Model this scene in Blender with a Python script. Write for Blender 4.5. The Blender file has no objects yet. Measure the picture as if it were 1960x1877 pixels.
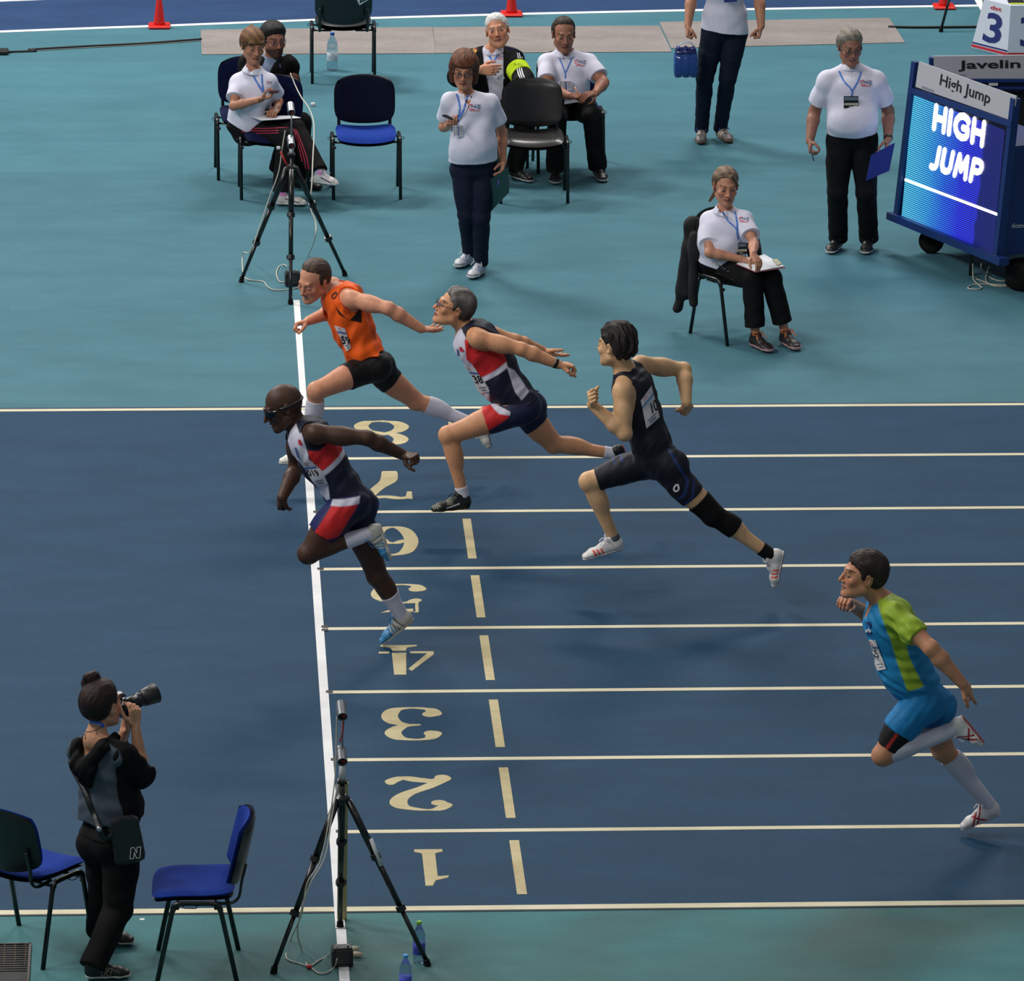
import bpy, math, random
import numpy as np
from mathutils import Matrix, Vector
from mathutils.bvhtree import BVHTree
from mathutils.geometry import tessellate_polygon
SC=bpy.context.scene
COL=SC.collection
random.seed(3)
# ---------------------------------------------------------------- camera
F_PX=12167.77
CAM=np.array([-0.8157,-32.5708,12.3612])
_p,_y,_r=.29671,.05342,.00910
_cy,_sy,_cp,_sp,_cr,_sr=np.cos(_y),np.sin(_y),np.cos(_p),np.sin(_p),np.cos(_r),np.sin(_r)
CF=np.array([_sy*_cp,_cy*_cp,-_sp]); _r0=np.array([_cy,-_sy,0.]); _u0=np.cross(_r0,CF)
CX=_cr*_r0+_sr*_u0; CU=-_sr*_r0+_cr*_u0
cam_data=bpy.data.cameras.new('view_camera'); cam=bpy.data.objects.new('view_camera',cam_data); COL.objects.link(cam)
cam_data.sensor_fit='HORIZONTAL'; cam_data.sensor_width=36.0; cam_data.lens=F_PX/1960*36
cam_data.clip_start=1; cam_data.clip_end=400
cam.matrix_world=Matrix(((CX[0],CU[0],-CF[0],CAM[0]),(CX[1],CU[1],-CF[1],CAM[1]),(CX[2],CU[2],-CF[2],CAM[2]),(0,0,0,1)))
SC.camera=cam
# ---------------------------------------------------------------- light
world=bpy.data.worlds.new('hall'); SC.world=world; world.use_nodes=True
world.node_tree.nodes['Background'].inputs[0].default_value=(.82,.9,1,1)
world.node_tree.nodes['Background'].inputs[1].default_value=.17
def area(name,loc,target,size,power,col=(1,1,1)):
    d=bpy.data.lights.new(name,'AREA'); d.shape='RECTANGLE'; d.size=size[0]; d.size_y=size[1]; d.energy=power; d.color=col
    o=bpy.data.objects.new(name,d); COL.objects.link(o); o.location=loc
    o.rotation_euler=(Vector(target)-Vector(loc)).to_track_quat('-Z','Y').to_euler()
    return o
# rows of hall lamps under the roof, above and behind the field
for loc,tg,pw in (((-11,26,15),(-2,18,0),1650),((-6,24,15),(-1,17,0),1500),((5,25,15),(1,16,0),1150),((9,24,15),(2,15,0),520),
                  ((-13,7,15),(0,6,0),900),((-12,2,15),(0,5,0),950),((-10,-4,15),(0,4,0),800),((1,9,17),(1,8,0),260),((4,-10,16),(1,6,0),170)):
    area('hall_lamp',loc,tg,(4,1.6),pw,(1,.975,.94))
SC.view_settings.view_transform='Standard'; SC.view_settings.look='None'
SC.view_settings.exposure=0.0; SC.view_settings.gamma=1.0; SC.view_settings.use_curve_mapping=False
# ---------------------------------------------------------------- pixel <-> world
def ray(px,py): return CF+CX*(px-980)/F_PX-CU*(py-938.5)/F_PX
def P(px,py,Y): d=ray(px,py); return CAM+d*((Y-CAM[1])/d[1])
def G(px,py,z=0.): d=ray(px,py); return CAM+d*((z-CAM[2])/d[2])
def proj(p):
    d=np.asarray(p)-CAM; z=d@CF; return np.stack([980+F_PX*(d@CX)/z,938.5-F_PX*(d@CU)/z],-1)
def V(*a): return np.array(a,float)
def nrm(v): v=np.asarray(v,float); return v/(np.linalg.norm(v)+1e-12)
def lin(c):
    c=np.asarray(c,float)/255.; return np.where(c<=.04045,c/12.92,((c+.055)/1.055)**2.4)
def C4(c): l=lin(c); return (float(l[0]),float(l[1]),float(l[2]),1.)
# ---------------------------------------------------------------- materials
_mats={}
def mat(name,rgb,rough=.6,metal=0.,bump=0.,bscale=60.,spec=.5,vary=0.,emit=None,es=1.,trans=0.,alpha=1.,sheen=0.,attr=False,sss=0.,vscale=8.,coat=0.):
    if name in _mats: return _mats[name]
    m=bpy.data.materials.new(name); m.use_nodes=True; nt=m.node_tree; b=nt.nodes['Principled BSDF']
    b.inputs['Base Color'].default_value=C4(rgb); b.inputs['Roughness'].default_value=rough
    b.inputs['Metallic'].default_value=metal; b.inputs['Specular IOR Level'].default_value=spec
    b.inputs['Transmission Weight'].default_value=trans; b.inputs['Alpha'].default_value=alpha
    b.inputs['Sheen Weight'].default_value=sheen; b.inputs['Coat Weight'].default_value=coat
    if emit is not None: b.inputs['Emission Color'].default_value=C4(emit); b.inputs['Emission Strength'].default_value=es
    src=None
    if attr:
        a=nt.nodes.new('ShaderNodeAttribute'); a.attribute_name='Col'; src=a.outputs['Color']
    tc=nt.nodes.new('ShaderNodeTexCoord')
    if vary>0:
        n=nt.nodes.new('ShaderNodeTexNoise'); n.inputs['Scale'].default_value=vscale; n.inputs['Detail'].default_value=5
        nt.links.new(tc.outputs['Object'],n.inputs['Vector'])
        mr=nt.nodes.new('ShaderNodeMapRange'); mr.inputs[1].default_value=.3; mr.inputs[2].default_value=.7
        mr.inputs[3].default_value=1-vary; mr.inputs[4].default_value=1+vary
        nt.links.new(n.outputs[0],mr.inputs[0])
        mx=nt.nodes.new('ShaderNodeVectorMath'); mx.operation='SCALE'
        if src is not None: nt.links.new(src,mx.inputs[0])
        else: mx.inputs[0].default_value=C4(rgb)[:3]
        nt.links.new(mr.outputs[0],mx.inputs['Scale']); src=mx.outputs[0]
    if src is not None: nt.links.new(src,b.inputs['Base Color'])
    if bump>0:
        n=nt.nodes.new('ShaderNodeTexNoise'); n.inputs['Scale'].default_value=bscale; n.inputs['Detail'].default_value=4
        nt.links.new(tc.outputs['Object'],n.inputs['Vector'])
        bp=nt.nodes.new('ShaderNodeBump'); bp.inputs['Strength'].default_value=bump; bp.inputs['Distance'].default_value=.01
        nt.links.new(n.outputs[0],bp.inputs['Height']); nt.links.new(bp.outputs[0],b.inputs['Normal'])
    _mats[name]=m; return m
SKIN=mat('skin',(190,140,115),rough=.5,attr=True,vary=.10,vscale=16,bump=.25,bscale=45,spec=.32)
HAIRM=mat('hair',(40,30,25),rough=.55,attr=True,vary=.22,vscale=55,bump=.5,bscale=140,spec=.3)
CLOTH=mat('cloth',(200,200,200),rough=.85,attr=True,bump=.6,bscale=11,spec=.2,vary=.02)
KIT=mat('sport_kit',(200,200,200),rough=.6,attr=True,bump=.3,bscale=22,spec=.35,vary=.02)
SHOEM=mat('shoe_upper',(200,200,200),rough=.45,attr=True,spec=.5,bump=.1,bscale=90)
BLACKMETAL=mat('black_metal',(10,10,11),rough=.3,spec=.6)
BLACKPLASTIC=mat('black_plastic',(11,11,12),rough=.38,spec=.6)
RUBBER=mat('rubber',(14,14,14),rough=.8,spec=.2)
STEEL=mat('steel',(170,172,176),rough=.3,metal=.9)
WHITEPL=mat('white_plastic',(205,205,205),rough=.5)
CABLEW=mat('cable_white',(190,186,172),rough=.6)
PAPER=mat('paper',(222,224,230),rough=.8)
# ---------------------------------------------------------------- objects
def tag(o,label=None,cat=None,group=None,kind=None):
    if label: o['label']=label
    if cat: o['category']=cat
    if group: o['group']=group
    if kind: o['kind']=kind
    return o
def empty(name,loc,label,cat,rz=0,group=None):
    o=bpy.data.objects.new(name,None); COL.objects.link(o); o.location=tuple(loc); o.rotation_euler=(0,0,rz)
    o.empty_display_size=.1
    return tag(o,label,cat,group)
def mesh_obj(name,verts,faces,m,parent=None,smooth=True,world=True,cols=None,label=None):
    """verts world coords (if world) or parent local; faces = list or (n,4)/(n,3) array"""
    me=bpy.data.meshes.new(name)
    verts=np.asarray(verts,np.float32).reshape(-1,3)
    if world and parent is not None:
        root=parent; M=Matrix.Identity(4)
        chain=[]
        while root is not None: chain.append(root); root=root.parent
        for c in reversed(chain): M=M@(Matrix.LocRotScale(c.location,c.rotation_euler,c.scale))
        Mi=np.array(M.inverted(),np.float64); verts=(verts@Mi[:3,:3].T+Mi[:3,3]).astype(np.float32)
        off=None
    elif world:
        c=verts.mean(0) if len(verts) else np.zeros(3); c=c.copy(); c[2]=verts[:,2].min() if len(verts) else 0
        verts=verts-c; off=c
    else: off=None
    if isinstance(faces,np.ndarray):
        n,k=faces.shape
        me.vertices.add(len(verts)); me.vertices.foreach_set('co',verts.ravel())
        me.loops.add(n*k); me.loops.foreach_set('vertex_index',faces.astype(np.int32).ravel())
        me.polygons.add(n); me.polygons.foreach_set('loop_start',np.arange(0,n*k,k,dtype=np.int32))
        me.update(calc_edges=True)
    else:
        me.from_pydata([tuple(map(float,v)) for v in verts],[],[tuple(int(i) for i in f) for f in faces]); me.update()
    me.validate()
    if smooth: me.polygons.foreach_set('use_smooth',np.ones(len(me.polygons),bool))
    if cols is not None and len(me.vertices)==len(verts):
        a=me.color_attributes.new('Col','FLOAT_COLOR','POINT')
        c4=np.ones((len(verts),4),np.float32); c4[:,:3]=cols; a.data.foreach_set('color',c4.ravel())
    if m is not None: me.materials.append(m)
    o=bpy.data.objects.new(name,me); COL.objects.link(o)
    if parent is not None: o.parent=parent
    if off is not None: o.location=tuple(float(x) for x in off)
    if label: o['label']=label
    return o
class MB:
    def __init__(s): s.v=[]; s.f=[]
    def add(s,v,f):
        b=len(s.v); s.v+= [tuple(map(float,x)) for x in v]; s.f+=[tuple(i+b for i in q) for q in f]; return s
    def box(s,c,d,R=None,bev=0.):
        x,y,z=[a/2 for a in d]
        if bev<=0:
            v=[(i*x,j*y,k*z) for i in(-1,1) for j in(-1,1) for k in(-1,1)]
            f=[(0,1,3,2),(4,6,7,5),(0,4,5,1),(2,3,7,6),(0,2,6,4),(1,5,7,3)]
        else:
            b=min(bev,x*.9,y*.9,z*.9); v=[];
            for k,zz,ins in((0,-z,b),(1,-z+b,0),(2,z-b,0),(3,z,b)):
                X,Y=x-ins,y-ins; q=b*.5 if ins==0 else b*.3
                v+=[(X-q,-Y,zz),(X,-Y+q,zz),(X,Y-q,zz),(X-q,Y,zz),(-X+q,Y,zz),(-X,Y-q,zz),(-X,-Y+q,zz),(-X+q,-Y,zz)]
            f=[tuple(range(7,-1,-1)),tuple(range(24,32))]
            for r in range(3):
                for i in range(8): j=(i+1)%8; f.append((r*8+i,r*8+j,r*8+8+j,r*8+8+i))
        v=np.array(v)
        if R is not None: v=v@np.asarray(R).T
        return s.add(v+np.asarray(c),f)
    def tube(s,pts,r,n=8,closed=False,flat=None):
        pts=[np.asarray(p,float) for p in pts]; m=len(pts)
        rs=r if hasattr(r,'__len__') else [r]*m
        T=[]
        for i in range(m):
            a=pts[(i-1)%m] if (closed or i>0) else pts[i]; b=pts[(i+1)%m] if (closed or i<m-1) else pts[i]
            T.append(nrm(b-a))
        up=V(0,0,1) if abs(T[0][2])<.9 else V(1,0,0)
        N=nrm(np.cross(T[0],up)); v=[]
        for i in range(m):
            N=nrm(N-T[i]*(N@T[i])); B=np.cross(T[i],N)
            for j in range(n):
                a=2*math.pi*j/n; v.append(pts[i]+rs[i]*(N*math.cos(a)+B*math.sin(a)*(flat or 1)))
        f=[]
        for i in range(m if closed else m-1):
            k=(i+1)%m
            for j in range(n): l=(j+1)%n; f.append((i*n+j,i*n+l,k*n+l,k*n+j))
        if not closed: f.append(tuple(range(n-1,-1,-1))); f.append(tuple((m-1)*n+j for j in range(n)))
        return s.add(v,f)
    def lathe(s,prof,c=(0,0,0),axis=(0,0,1),n=16):
        ax=nrm(axis); up=V(1,0,0) if abs(ax[0])<.9 else V(0,1,0); N=nrm(np.cross(ax,up)); B=np.cross(ax,N); v=[];f=[]
        for (r,z) in prof:
            for j in range(n): a=2*math.pi*j/n; v.append(np.asarray(c)+ax*z+r*(N*math.cos(a)+B*math.sin(a)))
        for i in range(len(prof)-1):
            for j in range(n): l=(j+1)%n; f.append((i*n+j,i*n+l,(i+1)*n+l,(i+1)*n+j))
        f.append(tuple(range(n-1,-1,-1))); f.append(tuple((len(prof)-1)*n+j for j in range(n)))
        return s.add(v,f)
    def quadslab(s,q,t):
        q=[np.asarray(a,float) for a in q]; n=nrm(np.cross(q[1]-q[0],q[3]-q[0])); 
        return s.add(q+[a+n*t for a in q],[(3,2,1,0),(4,5,6,7),(0,1,5,4),(1,2,6,5),(2,3,7,6),(3,0,4,7)])
    def prism(s,pts,t):
        """flat polygon (world pts, planar) extruded by vector t"""
        pts=[np.asarray(p,float) for p in pts]; n=len(pts)
        tris=tessellate_polygon([[Vector(p) for p in pts]])
        v=pts+[p+np.asarray(t) for p in pts]
        f=[tuple(x) for x in tris]+[tuple(i+n for i in reversed(x)) for x in tris]
        for i in range(n): j=(i+1)%n; f.append((i,j,j+n,i+n))
        return s.add(v,f)
    def obj(s,name,m,parent=None,smooth=False,world=False,label=None,cols=None):
        return mesh_obj(name,s.v,s.f,m,parent,smooth,world,cols,label)
def smooth_path(pts,n=8,closed=False):
    pts=[np.asarray(p,float) for p in pts]; m=len(pts); out=[]
    for i in range(m if closed else m-1):
        if closed: p0,p1,p2,p3=pts[(i-1)%m],pts[i],pts[(i+1)%m],pts[(i+2)%m]
        else: p0,p1,p2,p3=pts[max(i-1,0)],pts[i],pts[i+1],pts[min(i+2,m-1)]
        for k in range(n):
            t=k/n; out.append(.5*((2*p1)+(-p0+p2)*t+(2*p0-5*p1+4*p2-p3)*t*t+(-p0+3*p1-3*p2+p3)*t**3))
    if not closed: out.append(pts[-1])
    return out
def soften(o,w=.004,seg=2):
    b=o.modifiers.new('bevel','BEVEL'); b.width=w; b.segments=seg; b.limit_method='ANGLE'; return o
# ---------------------------------------------------------------- implicit surfaces
def cone(a,b,ra,rb,lat=None,k=.02,g='',fine=False,sub=False):
    ra=ra if hasattr(ra,'__len__') else (ra,ra); rb=rb if hasattr(rb,'__len__') else (rb,rb)
    return dict(t='c',a=np.asarray(a,float),b=np.asarray(b,float),ra=ra,rb=rb,lat=lat,k=k,g=g,fine=fine,sub=sub)
def ell(c,r,R=None,k=.02,g='',fine=False,sub=False):
    r=r if hasattr(r,'__len__') else (r,r,r)
    return dict(t='e',a=np.asarray(c,float),r=r,R=np.eye(3) if R is None else np.asarray(R,float),k=k,g=g,fine=fine,sub=sub)
def pbox(p,off=0.):
    if p['t']=='c':
        r=max(max(p['ra']),max(p['rb']))+off; return np.minimum(p['a'],p['b'])-r,np.maximum(p['a'],p['b'])+r
    r=max(p['r'])+off; return p['a']-r,p['a']+r
def psdf(p,x,y,z):
    if p['t']=='c':
        a=p['a'];ab=p['b']-a;L=np.linalg.norm(ab)+1e-9;n=ab/L
        lat=p['lat'] if p['lat'] is not None else (V(0,0,1) if abs(n[2])<.9 else V(1,0,0))
        lat=nrm(lat-n*(lat@n)); dp=np.cross(n,lat)
        X,Y,Z=x-a[0],y-a[1],z-a[2]
        w=X*n[0]+Y*n[1]+Z*n[2]; l=X*lat[0]+Y*lat[1]+Z*lat[2]; m=X*dp[0]+Y*dp[1]+Z*dp[2]
        t=np.clip(w/L,0,1); wn=w-t*L
        u=p['ra'][0]+(p['rb'][0]-p['ra'][0])*t; v=p['ra'][1]+(p['rb'][1]-p['ra'][1])*t; mn=np.minimum(u,v)
        q=np.sqrt((l/u)**2+(m/v)**2+(wn/mn)**2); d=np.sqrt(l*l+m*m+wn*wn)
        return np.where(q<1,(q-1)*mn,d*(1-1/np.maximum(q,1e-4)))
    R=p['R'];X,Y,Z=x-p['a'][0],y-p['a'][1],z-p['a'][2];r=p['r']
    l=X*R[0,0]+Y*R[0,1]+Z*R[0,2];m=X*R[1,0]+Y*R[1,1]+Z*R[1,2];n=X*R[2,0]+Y*R[2,1]+Z*R[2,2]
    q=np.sqrt((l/r[0])**2+(m/r[1])**2+(n/r[2])**2); d=np.sqrt(l*l+m*m+n*n)
    return np.where(q<1,(q-1)*min(r),d*(1-1/np.maximum(q,1e-4)))
class Grid:
    def __init__(s,lo,hi,h):
        s.h=h; s.lo=np.floor(np.asarray(lo)/h)*h; s.n=np.ceil((np.asarray(hi)-s.lo)/h).astype(int)+1
        s.ax=[(s.lo[i]+np.arange(s.n[i])*h).astype(np.float32) for i in range(3)]
    def full(s,v): return np.full(tuple(s.n),v,np.float32)
    def sub(s,lo,hi):
        i0=np.clip(np.floor((lo-s.lo)/s.h).astype(int),0,s.n); i1=np.clip(np.ceil((hi-s.lo)/s.h).astype(int)+1,0,s.n)
        if (i1<=i0).any(): return None,None
        sl=tuple(slice(i0[i],i1[i]) for i in range(3))
        return sl,(s.ax[0][sl[0]][:,None,None],s.ax[1][sl[1]][None,:,None],s.ax[2][sl[2]][None,None,:])
    def xyz(s): return s.ax[0][:,None,None],s.ax[1][None,:,None],s.ax[2][None,None,:]
def smin(a,b,k):
    h=np.maximum(k-np.abs(a-b),0)/k; return np.minimum(a,b)-h*h*k*.25
def field(g,prims,off=0.,fine=True):
    D=g.full(.09)
    for p in prims:
        if p['fine'] and not fine: continue
        m=.06 if p['t']=='c' or not p['fine'] else .03
        lo,hi=pbox(p,m+off); sl,c=g.sub(lo,hi)
        if sl is None: continue
        d=psdf(p,*c).astype(np.float32)-np.float32(0 if p['sub'] else off)
        if p['sub']: D[sl]=-smin(-D[sl],d,p['k'])
        else: D[sl]=smin(D[sl],d,p['k'])
    return D
def plane(g,pt,n):
    """negative on the kept side (against n)"""
    x,y,z=g.xyz(); n=nrm(n); return ((x-pt[0])*n[0]+(y-pt[1])*n[1]+(z-pt[2])*n[2]).astype(np.float32)
def polysd(poly,y,z):
    """signed distance to 2D polygon, negative inside; y,z broadcastable"""
    y,z=np.broadcast_arrays(y,z); d=np.full(y.shape,1e9,np.float32); ins=np.zeros(y.shape,bool); n=len(poly)
    for i in range(n):
        ax_,ay_=poly[i]; bx,by=poly[(i+1)%n]; ex,ey=bx-ax_,by-ay_
        wx,wy=y-ax_,z-ay_; t=np.clip((wx*ex+wy*ey)/(ex*ex+ey*ey+1e-12),0,1)
        d=np.minimum(d,(wx-ex*t)**2+(wy-ey*t)**2)
        c=((ay_<=z)&(by>z))|((by<=z)&(ay_>z))
        xi=ax_+(z-ay_)*ex/(ey if abs(ey)>1e-12 else 1e-12)
        ins^=c&(y<xi)
    return np.where(ins,-np.sqrt(d),np.sqrt(d))
def inpoly(poly,x,y): return polysd(poly,x,y)<0
_ED=[(0,1),(2,3),(4,5),(6,7),(0,2),(1,3),(4,6),(5,7),(0,4),(1,5),(2,6),(3,7)]
def nets(D,g,skip=None):
    ins=D<0; nx,ny,nz=D.shape
    c=np.zeros((nx-1,ny-1,nz-1),np.int8)
    for i in(0,1):
        for j in(0,1):
            for k in(0,1): c+=ins[i:nx-1+i,j:ny-1+j,k:nz-1+k]
    act=(c>0)&(c<8); ijk=np.argwhere(act)
    if len(ijk)==0: return np.zeros((0,3)),np.zeros((0,4),int)
    idx=np.full(act.shape,-1,np.int32); idx[act]=np.arange(len(ijk))
    off=np.array([(i,j,k) for i in(0,1) for j in(0,1) for k in(0,1)])
    cv=np.stack([D[ijk[:,0]+o[0],ijk[:,1]+o[1],ijk[:,2]+o[2]] for o in off],1)
    acc=np.zeros((len(ijk),3)); cnt=np.zeros(len(ijk))
    for a,b in _ED:
        va,vb=cv[:,a],cv[:,b]; m=(va<0)!=(vb<0); t=np.where(m,va/np.where(m,va-vb,1),0)
        acc+=m[:,None]*(off[a]+(off[b]-off[a])*t[:,None]); cnt+=m
    vert=g.lo+(ijk+acc/cnt[:,None])*g.h
    quads=[]
    for ax in range(3):
        s0=[slice(None)]*3; s1=[slice(None)]*3; s0[ax]=slice(0,-1); s1[ax]=slice(1,None)
        a=ins[tuple(s0)]; b=ins[tuple(s1)]; e=np.argwhere(a!=b); o1,o2=(ax+1)%3,(ax+2)%3
        lim=np.array(act.shape)
        e=e[(e[:,o1]>=1)&(e[:,o2]>=1)&(e[:,o1]<lim[o1])&(e[:,o2]<lim[o2])]
        if len(e)==0: continue
        fl=a[e[:,0],e[:,1],e[:,2]]
        d1=np.zeros(3,int); d1[o1]=1; d2=np.zeros(3,int); d2[o2]=1
        q=[idx[tuple((e-s).T)] for s in (d1+d2,d2,0*d1,d1)]
        q=np.stack(q,1); q[~fl]=q[~fl][:,::-1]; quads.append(q)
    q=np.concatenate(quads); q=q[(q>=0).all(1)]
    if skip:
        cen=vert[q].mean(1); drop=np.zeros(len(q),bool)
        for lo,hi in skip: drop|=((cen>lo+g.h*.9)&(cen<hi-g.h*.9)).all(1)
        q=q[~drop]; used=np.unique(q); mp=np.full(len(vert),-1); mp[used]=np.arange(len(used)); vert=vert[used]; q=mp[q]
    return vert,q
def bbox(prims,off=.02):
    bs=[pbox(p,off) for p in prims if not p['sub']]
    return np.min([b[0] for b in bs],0),np.max([b[1] for b in bs],0)
def folds(P,seed,amp,wl,dirs=None):
    r=np.random.RandomState(seed); x,y,z=P; s=0
    for i in range(5):
        d=r.randn(3) if dirs is None else dirs+r.randn(3)*.35
        d=d/np.linalg.norm(d)*2*math.pi/(wl*(.7+.7*r.rand())); s=s+np.sin(x*d[0]+y*d[1]+z*d[2]+r.rand()*6+1.3*np.sin((x*d[1]-y*d[2]+z*d[0])*.4+r.rand()*6))
    return (s*(amp/2.2)).astype(np.float32)
# ---------------------------------------------------------------- people
def basis(F,U):
    F=nrm(F); U=nrm(U-F*(np.asarray(U)@F)); S=np.cross(F,U); return np.stack([S,F,U])   # rows: side(right), fwd, up
def reach(par,px,py,L,sg):
    """point on the pixel's ray at distance L from par; sg>0 the farther one"""
    d=nrm(ray(px,py)); o=CAM-par; b=o@d; c=o@o-L*L; q=b*b-c
    t=-b+(math.sqrt(q)*sg if q>0 else 0); return CAM+d*t
def head_prims(c,B,s,o):
    """c eye-level centre of the head, B rows side/forward/up"""
    def W(x,y,z): return c+s*(B[0]*x+B[1]*y+B[2]*z)
    R=B; f=o.get('face',1.); jw=o.get('jaw',1.); nz=o.get('nose',1.)
    pr=[ell(W(0,-.015,.032),(.073*s,.095*s,.083*s),R,k=.02,g='head'),
        ell(W(0,-.045,.01),(.068*s,.062*s,.07*s),R,k=.03,g='head'),
        ell(W(0,.033,-.034),(.057*s*f,.057*s,.084*s),R,k=.03,g='head'),
        cone(W(-.045*jw,.0,-.06),W(-.014*jw,.066,-.099),.024*s,.019*s,k=.022*s,g='head',fine=True),
        cone(W(.045*jw,.0,-.06),W(.014*jw,.066,-.099),.024*s,.019*s,k=.022*s,g='head',fine=True),
        ell(W(0,.076,-.103),(.017*s,.014*s,.014*s),R,k=.02*s,g='head',fine=True),
        ell(W(0,.03,-.085),(.035*s,.05*s,.02*s),R,k=.02*s,g='head',fine=True),
        cone(W(-.030,.080,.020),W(.030,.080,.020),.010*s,.010*s,k=.018*s,g='head',fine=True),
        ell(W(-.042,.062,-.026),(.02*s,.017*s,.018*s),R,k=.02*s,g='head',fine=True),
        ell(W(.042,.062,-.026),(.02*s,.017*s,.018*s),R,k=.02*s,g='head',fine=True),
        ell(W(-.031,.098,-.001),(.016*s,.013*s,.012*s),R,k=.012*s,g='head',fine=True,sub=True),
        ell(W(.031,.098,-.001),(.016*s,.013*s,.012*s),R,k=.012*s,g='head',fine=True,sub=True),
        ell(W(-.031,.077,-.002),(.0145*s,.0125*s,.0115*s),R,k=.004*s,g='head',fine=True),
        ell(W(.031,.077,-.002),(.0145*s,.0125*s,.0115*s),R,k=.004*s,g='head',fine=True),
        cone(W(0,.086,.012),W(0,.090+.018*nz,-.034),.0075*s,.0105*s,k=.010*s,g='head',fine=True),
        ell(W(-.012,.092,-.038),(.008*s,.011*s,.008*s),R,k=.006*s,g='head',fine=True),
        ell(W(.012,.092,-.038),(.008*s,.011*s,.008*s),R,k=.006*s,g='head',fine=True),
        cone(W(-.02,.080,-.0625),W(0,.0915,-.0605),.0055*s,.0065*s,k=.006*s,g='head',fine=True),
        cone(W(.02,.080,-.0625),W(0,.0915,-.0605),.0055*s,.0065*s,k=.006*s,g='head',fine=True),
        cone(W(-.018,.078,-.0735),W(0,.0885,-.0745),.0055*s,.007*s,k=.006*s,g='head',fine=True),
        cone(W(.018,.078,-.0735),W(0,.0885,-.0745),.0055*s,.007*s,k=.006*s,g='head',fine=True)]
    if o.get('open'): pr.append(ell(W(0,.094,-.068),(.019*s,.012*s,.0065*s*o['open']),R,k=.003*s,g='head',fine=True,sub=True))
    for sx in (-1,1):
        Re=np.stack([nrm(B[0]*sx+B[1]*-.35),nrm(B[1]+B[0]*sx*.35),B[2]])
        pr+=[ell(W(sx*.077,-.010,-.004),(.008*s,.019*s,.031*s),Re,k=.008*s,g='head',fine=True),
             ell(W(sx*.084,-.004,-.002),(.006*s,.010*s,.017*s),Re,k=.005*s,g='head',fine=True,sub=True)]
    return pr
def hand_prims(w,D,N,T,s,curl,thumb=.5,spread=.1,g='hand'):
    """w wrist, D wrist->knuckles, N palm faces, T thumb side"""
    D=nrm(D);N=nrm(N-D*(N@D));T=nrm(np.cross(N,D))*(1 if np.cross(N,D)@T>0 else -1)
    pr=[]; curl=curl if hasattr(curl,'__len__') else [curl]*4
    K=[.031,.010,-.011,-.030]; L=[.072,.080,.074,.058]; ky=[.088,.092,.087,.078]
    for i in range(4):
        kn=w+s*(D*ky[i]+T*K[i]-N*.002); base=w+s*(D*.012+T*K[i]*.55)
        pr.append(cone(base,kn,(.015*s,.014*s),(.0115*s,.0115*s),k=.010*s,g=g,fine=True))
        d=nrm(D+T*(K[i]*spread*12)); a=kn; ang=0
        r=[.0102,.0093,.0085,.0072]; r=[q*s*(1 if i<3 else .88) for q in r]
        for j,fr in enumerate((.44,.31,.25)):
            ang+=curl[i]*(.9,1.1,.7)[j]; dd=d*math.cos(ang)+N*math.sin(ang); b=a+dd*L[i]*fr*s
            pr.append(cone(a,b,r[j],r[j+1],k=.003*s,g=g,fine=True)); a=b
    # thumb leaves the side of the palm near its base
    a=w+s*(D*.022+T*.020+N*.006); th=thumb
    d1=nrm(T*(.95-.5*th)+D*.75+N*(.25+.6*th)); b=a+d1*.046*s; pr.append(cone(a,b,.015*s,.0125*s,k=.010*s,g=g,fine=True))
    d2=nrm(T*(.45-.6*th)+D*.95+N*(.2+.7*th)); c=b+d2*.034*s; pr.append(cone(b,c,.0122*s,.0105*s,k=.004*s,g=g,fine=True))
    d3=nrm(T*(.2-.7*th)+D*.9+N*(.2+.5*th)); e=c+d3*.027*s; pr.append(cone(c,e,.0105*s,.0085*s,k=.003*s,g=g,fine=True))
    pr.append(cone(w+s*(D*.02+T*.004),w+s*(D*.07),(.030*s,.013*s),(.036*s,.012*s),T,k=.012*s,g=g,fine=True))
    return pr
HAIR_SHAPES={ # polygons in (forward, up) head coordinates
 'short':[(.075,.078),(.086,.10),(.09,.16),(-.2,.16),(-.2,-.06),(-.062,-.085),(-.028,-.052),(-.028,.012),(.004,.018),(.010,-.012),(.026,-.012),(.030,.034),(.050,.044),(.058,.066)],
 'receding':[(.058,.092),(.07,.12),(.07,.16),(-.2,.16),(-.2,-.06),(-.062,-.085),(-.028,-.052),(-.028,.012),(.0,.018),(.006,-.02),(.022,-.02),(.026,.04),(.018,.066),(.034,.084)],
 'full':[(.082,.062),(.10,.07),(.12,.16),(-.2,.16),(-.2,-.08),(-.06,-.10),(-.03,-.06),(-.03,.012),(.002,.018),(.008,-.022),(.026,-.022),(.034,.03),(.056,.046)],
 'fringe':[(.088,.026),(.13,.03),(.13,.18),(-.2,.18),(-.2,-.06),(-.055,-.08),(-.024,-.04),(-.024,.0),(.0,.0),(.008,-.05),(.030,-.05),(.040,.0),(.06,.02)],
 'bob':[(.080,.036),(.12,.03),(.12,.18),(-.2,.18),(-.2,-.13),(.03,-.12),(.046,-.07),(.044,.0),(.058,.034)],
 'tied':[(.070,.085),(.085,.10),(.09,.18),(-.2,.18),(-.2,-.05),(-.06,-.09),(-.022,-.05),(-.024,.015),(.004,.022),(.020,.0),(.030,.03),(.045,.055)],
}
def pt_seg_mask(P,a,b,r):
    ab=b-a;t=np.clip(((P-a)@ab)/(ab@ab),0,1); return np.linalg.norm(P-a-t[:,None]*ab,axis=1)<r
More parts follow.
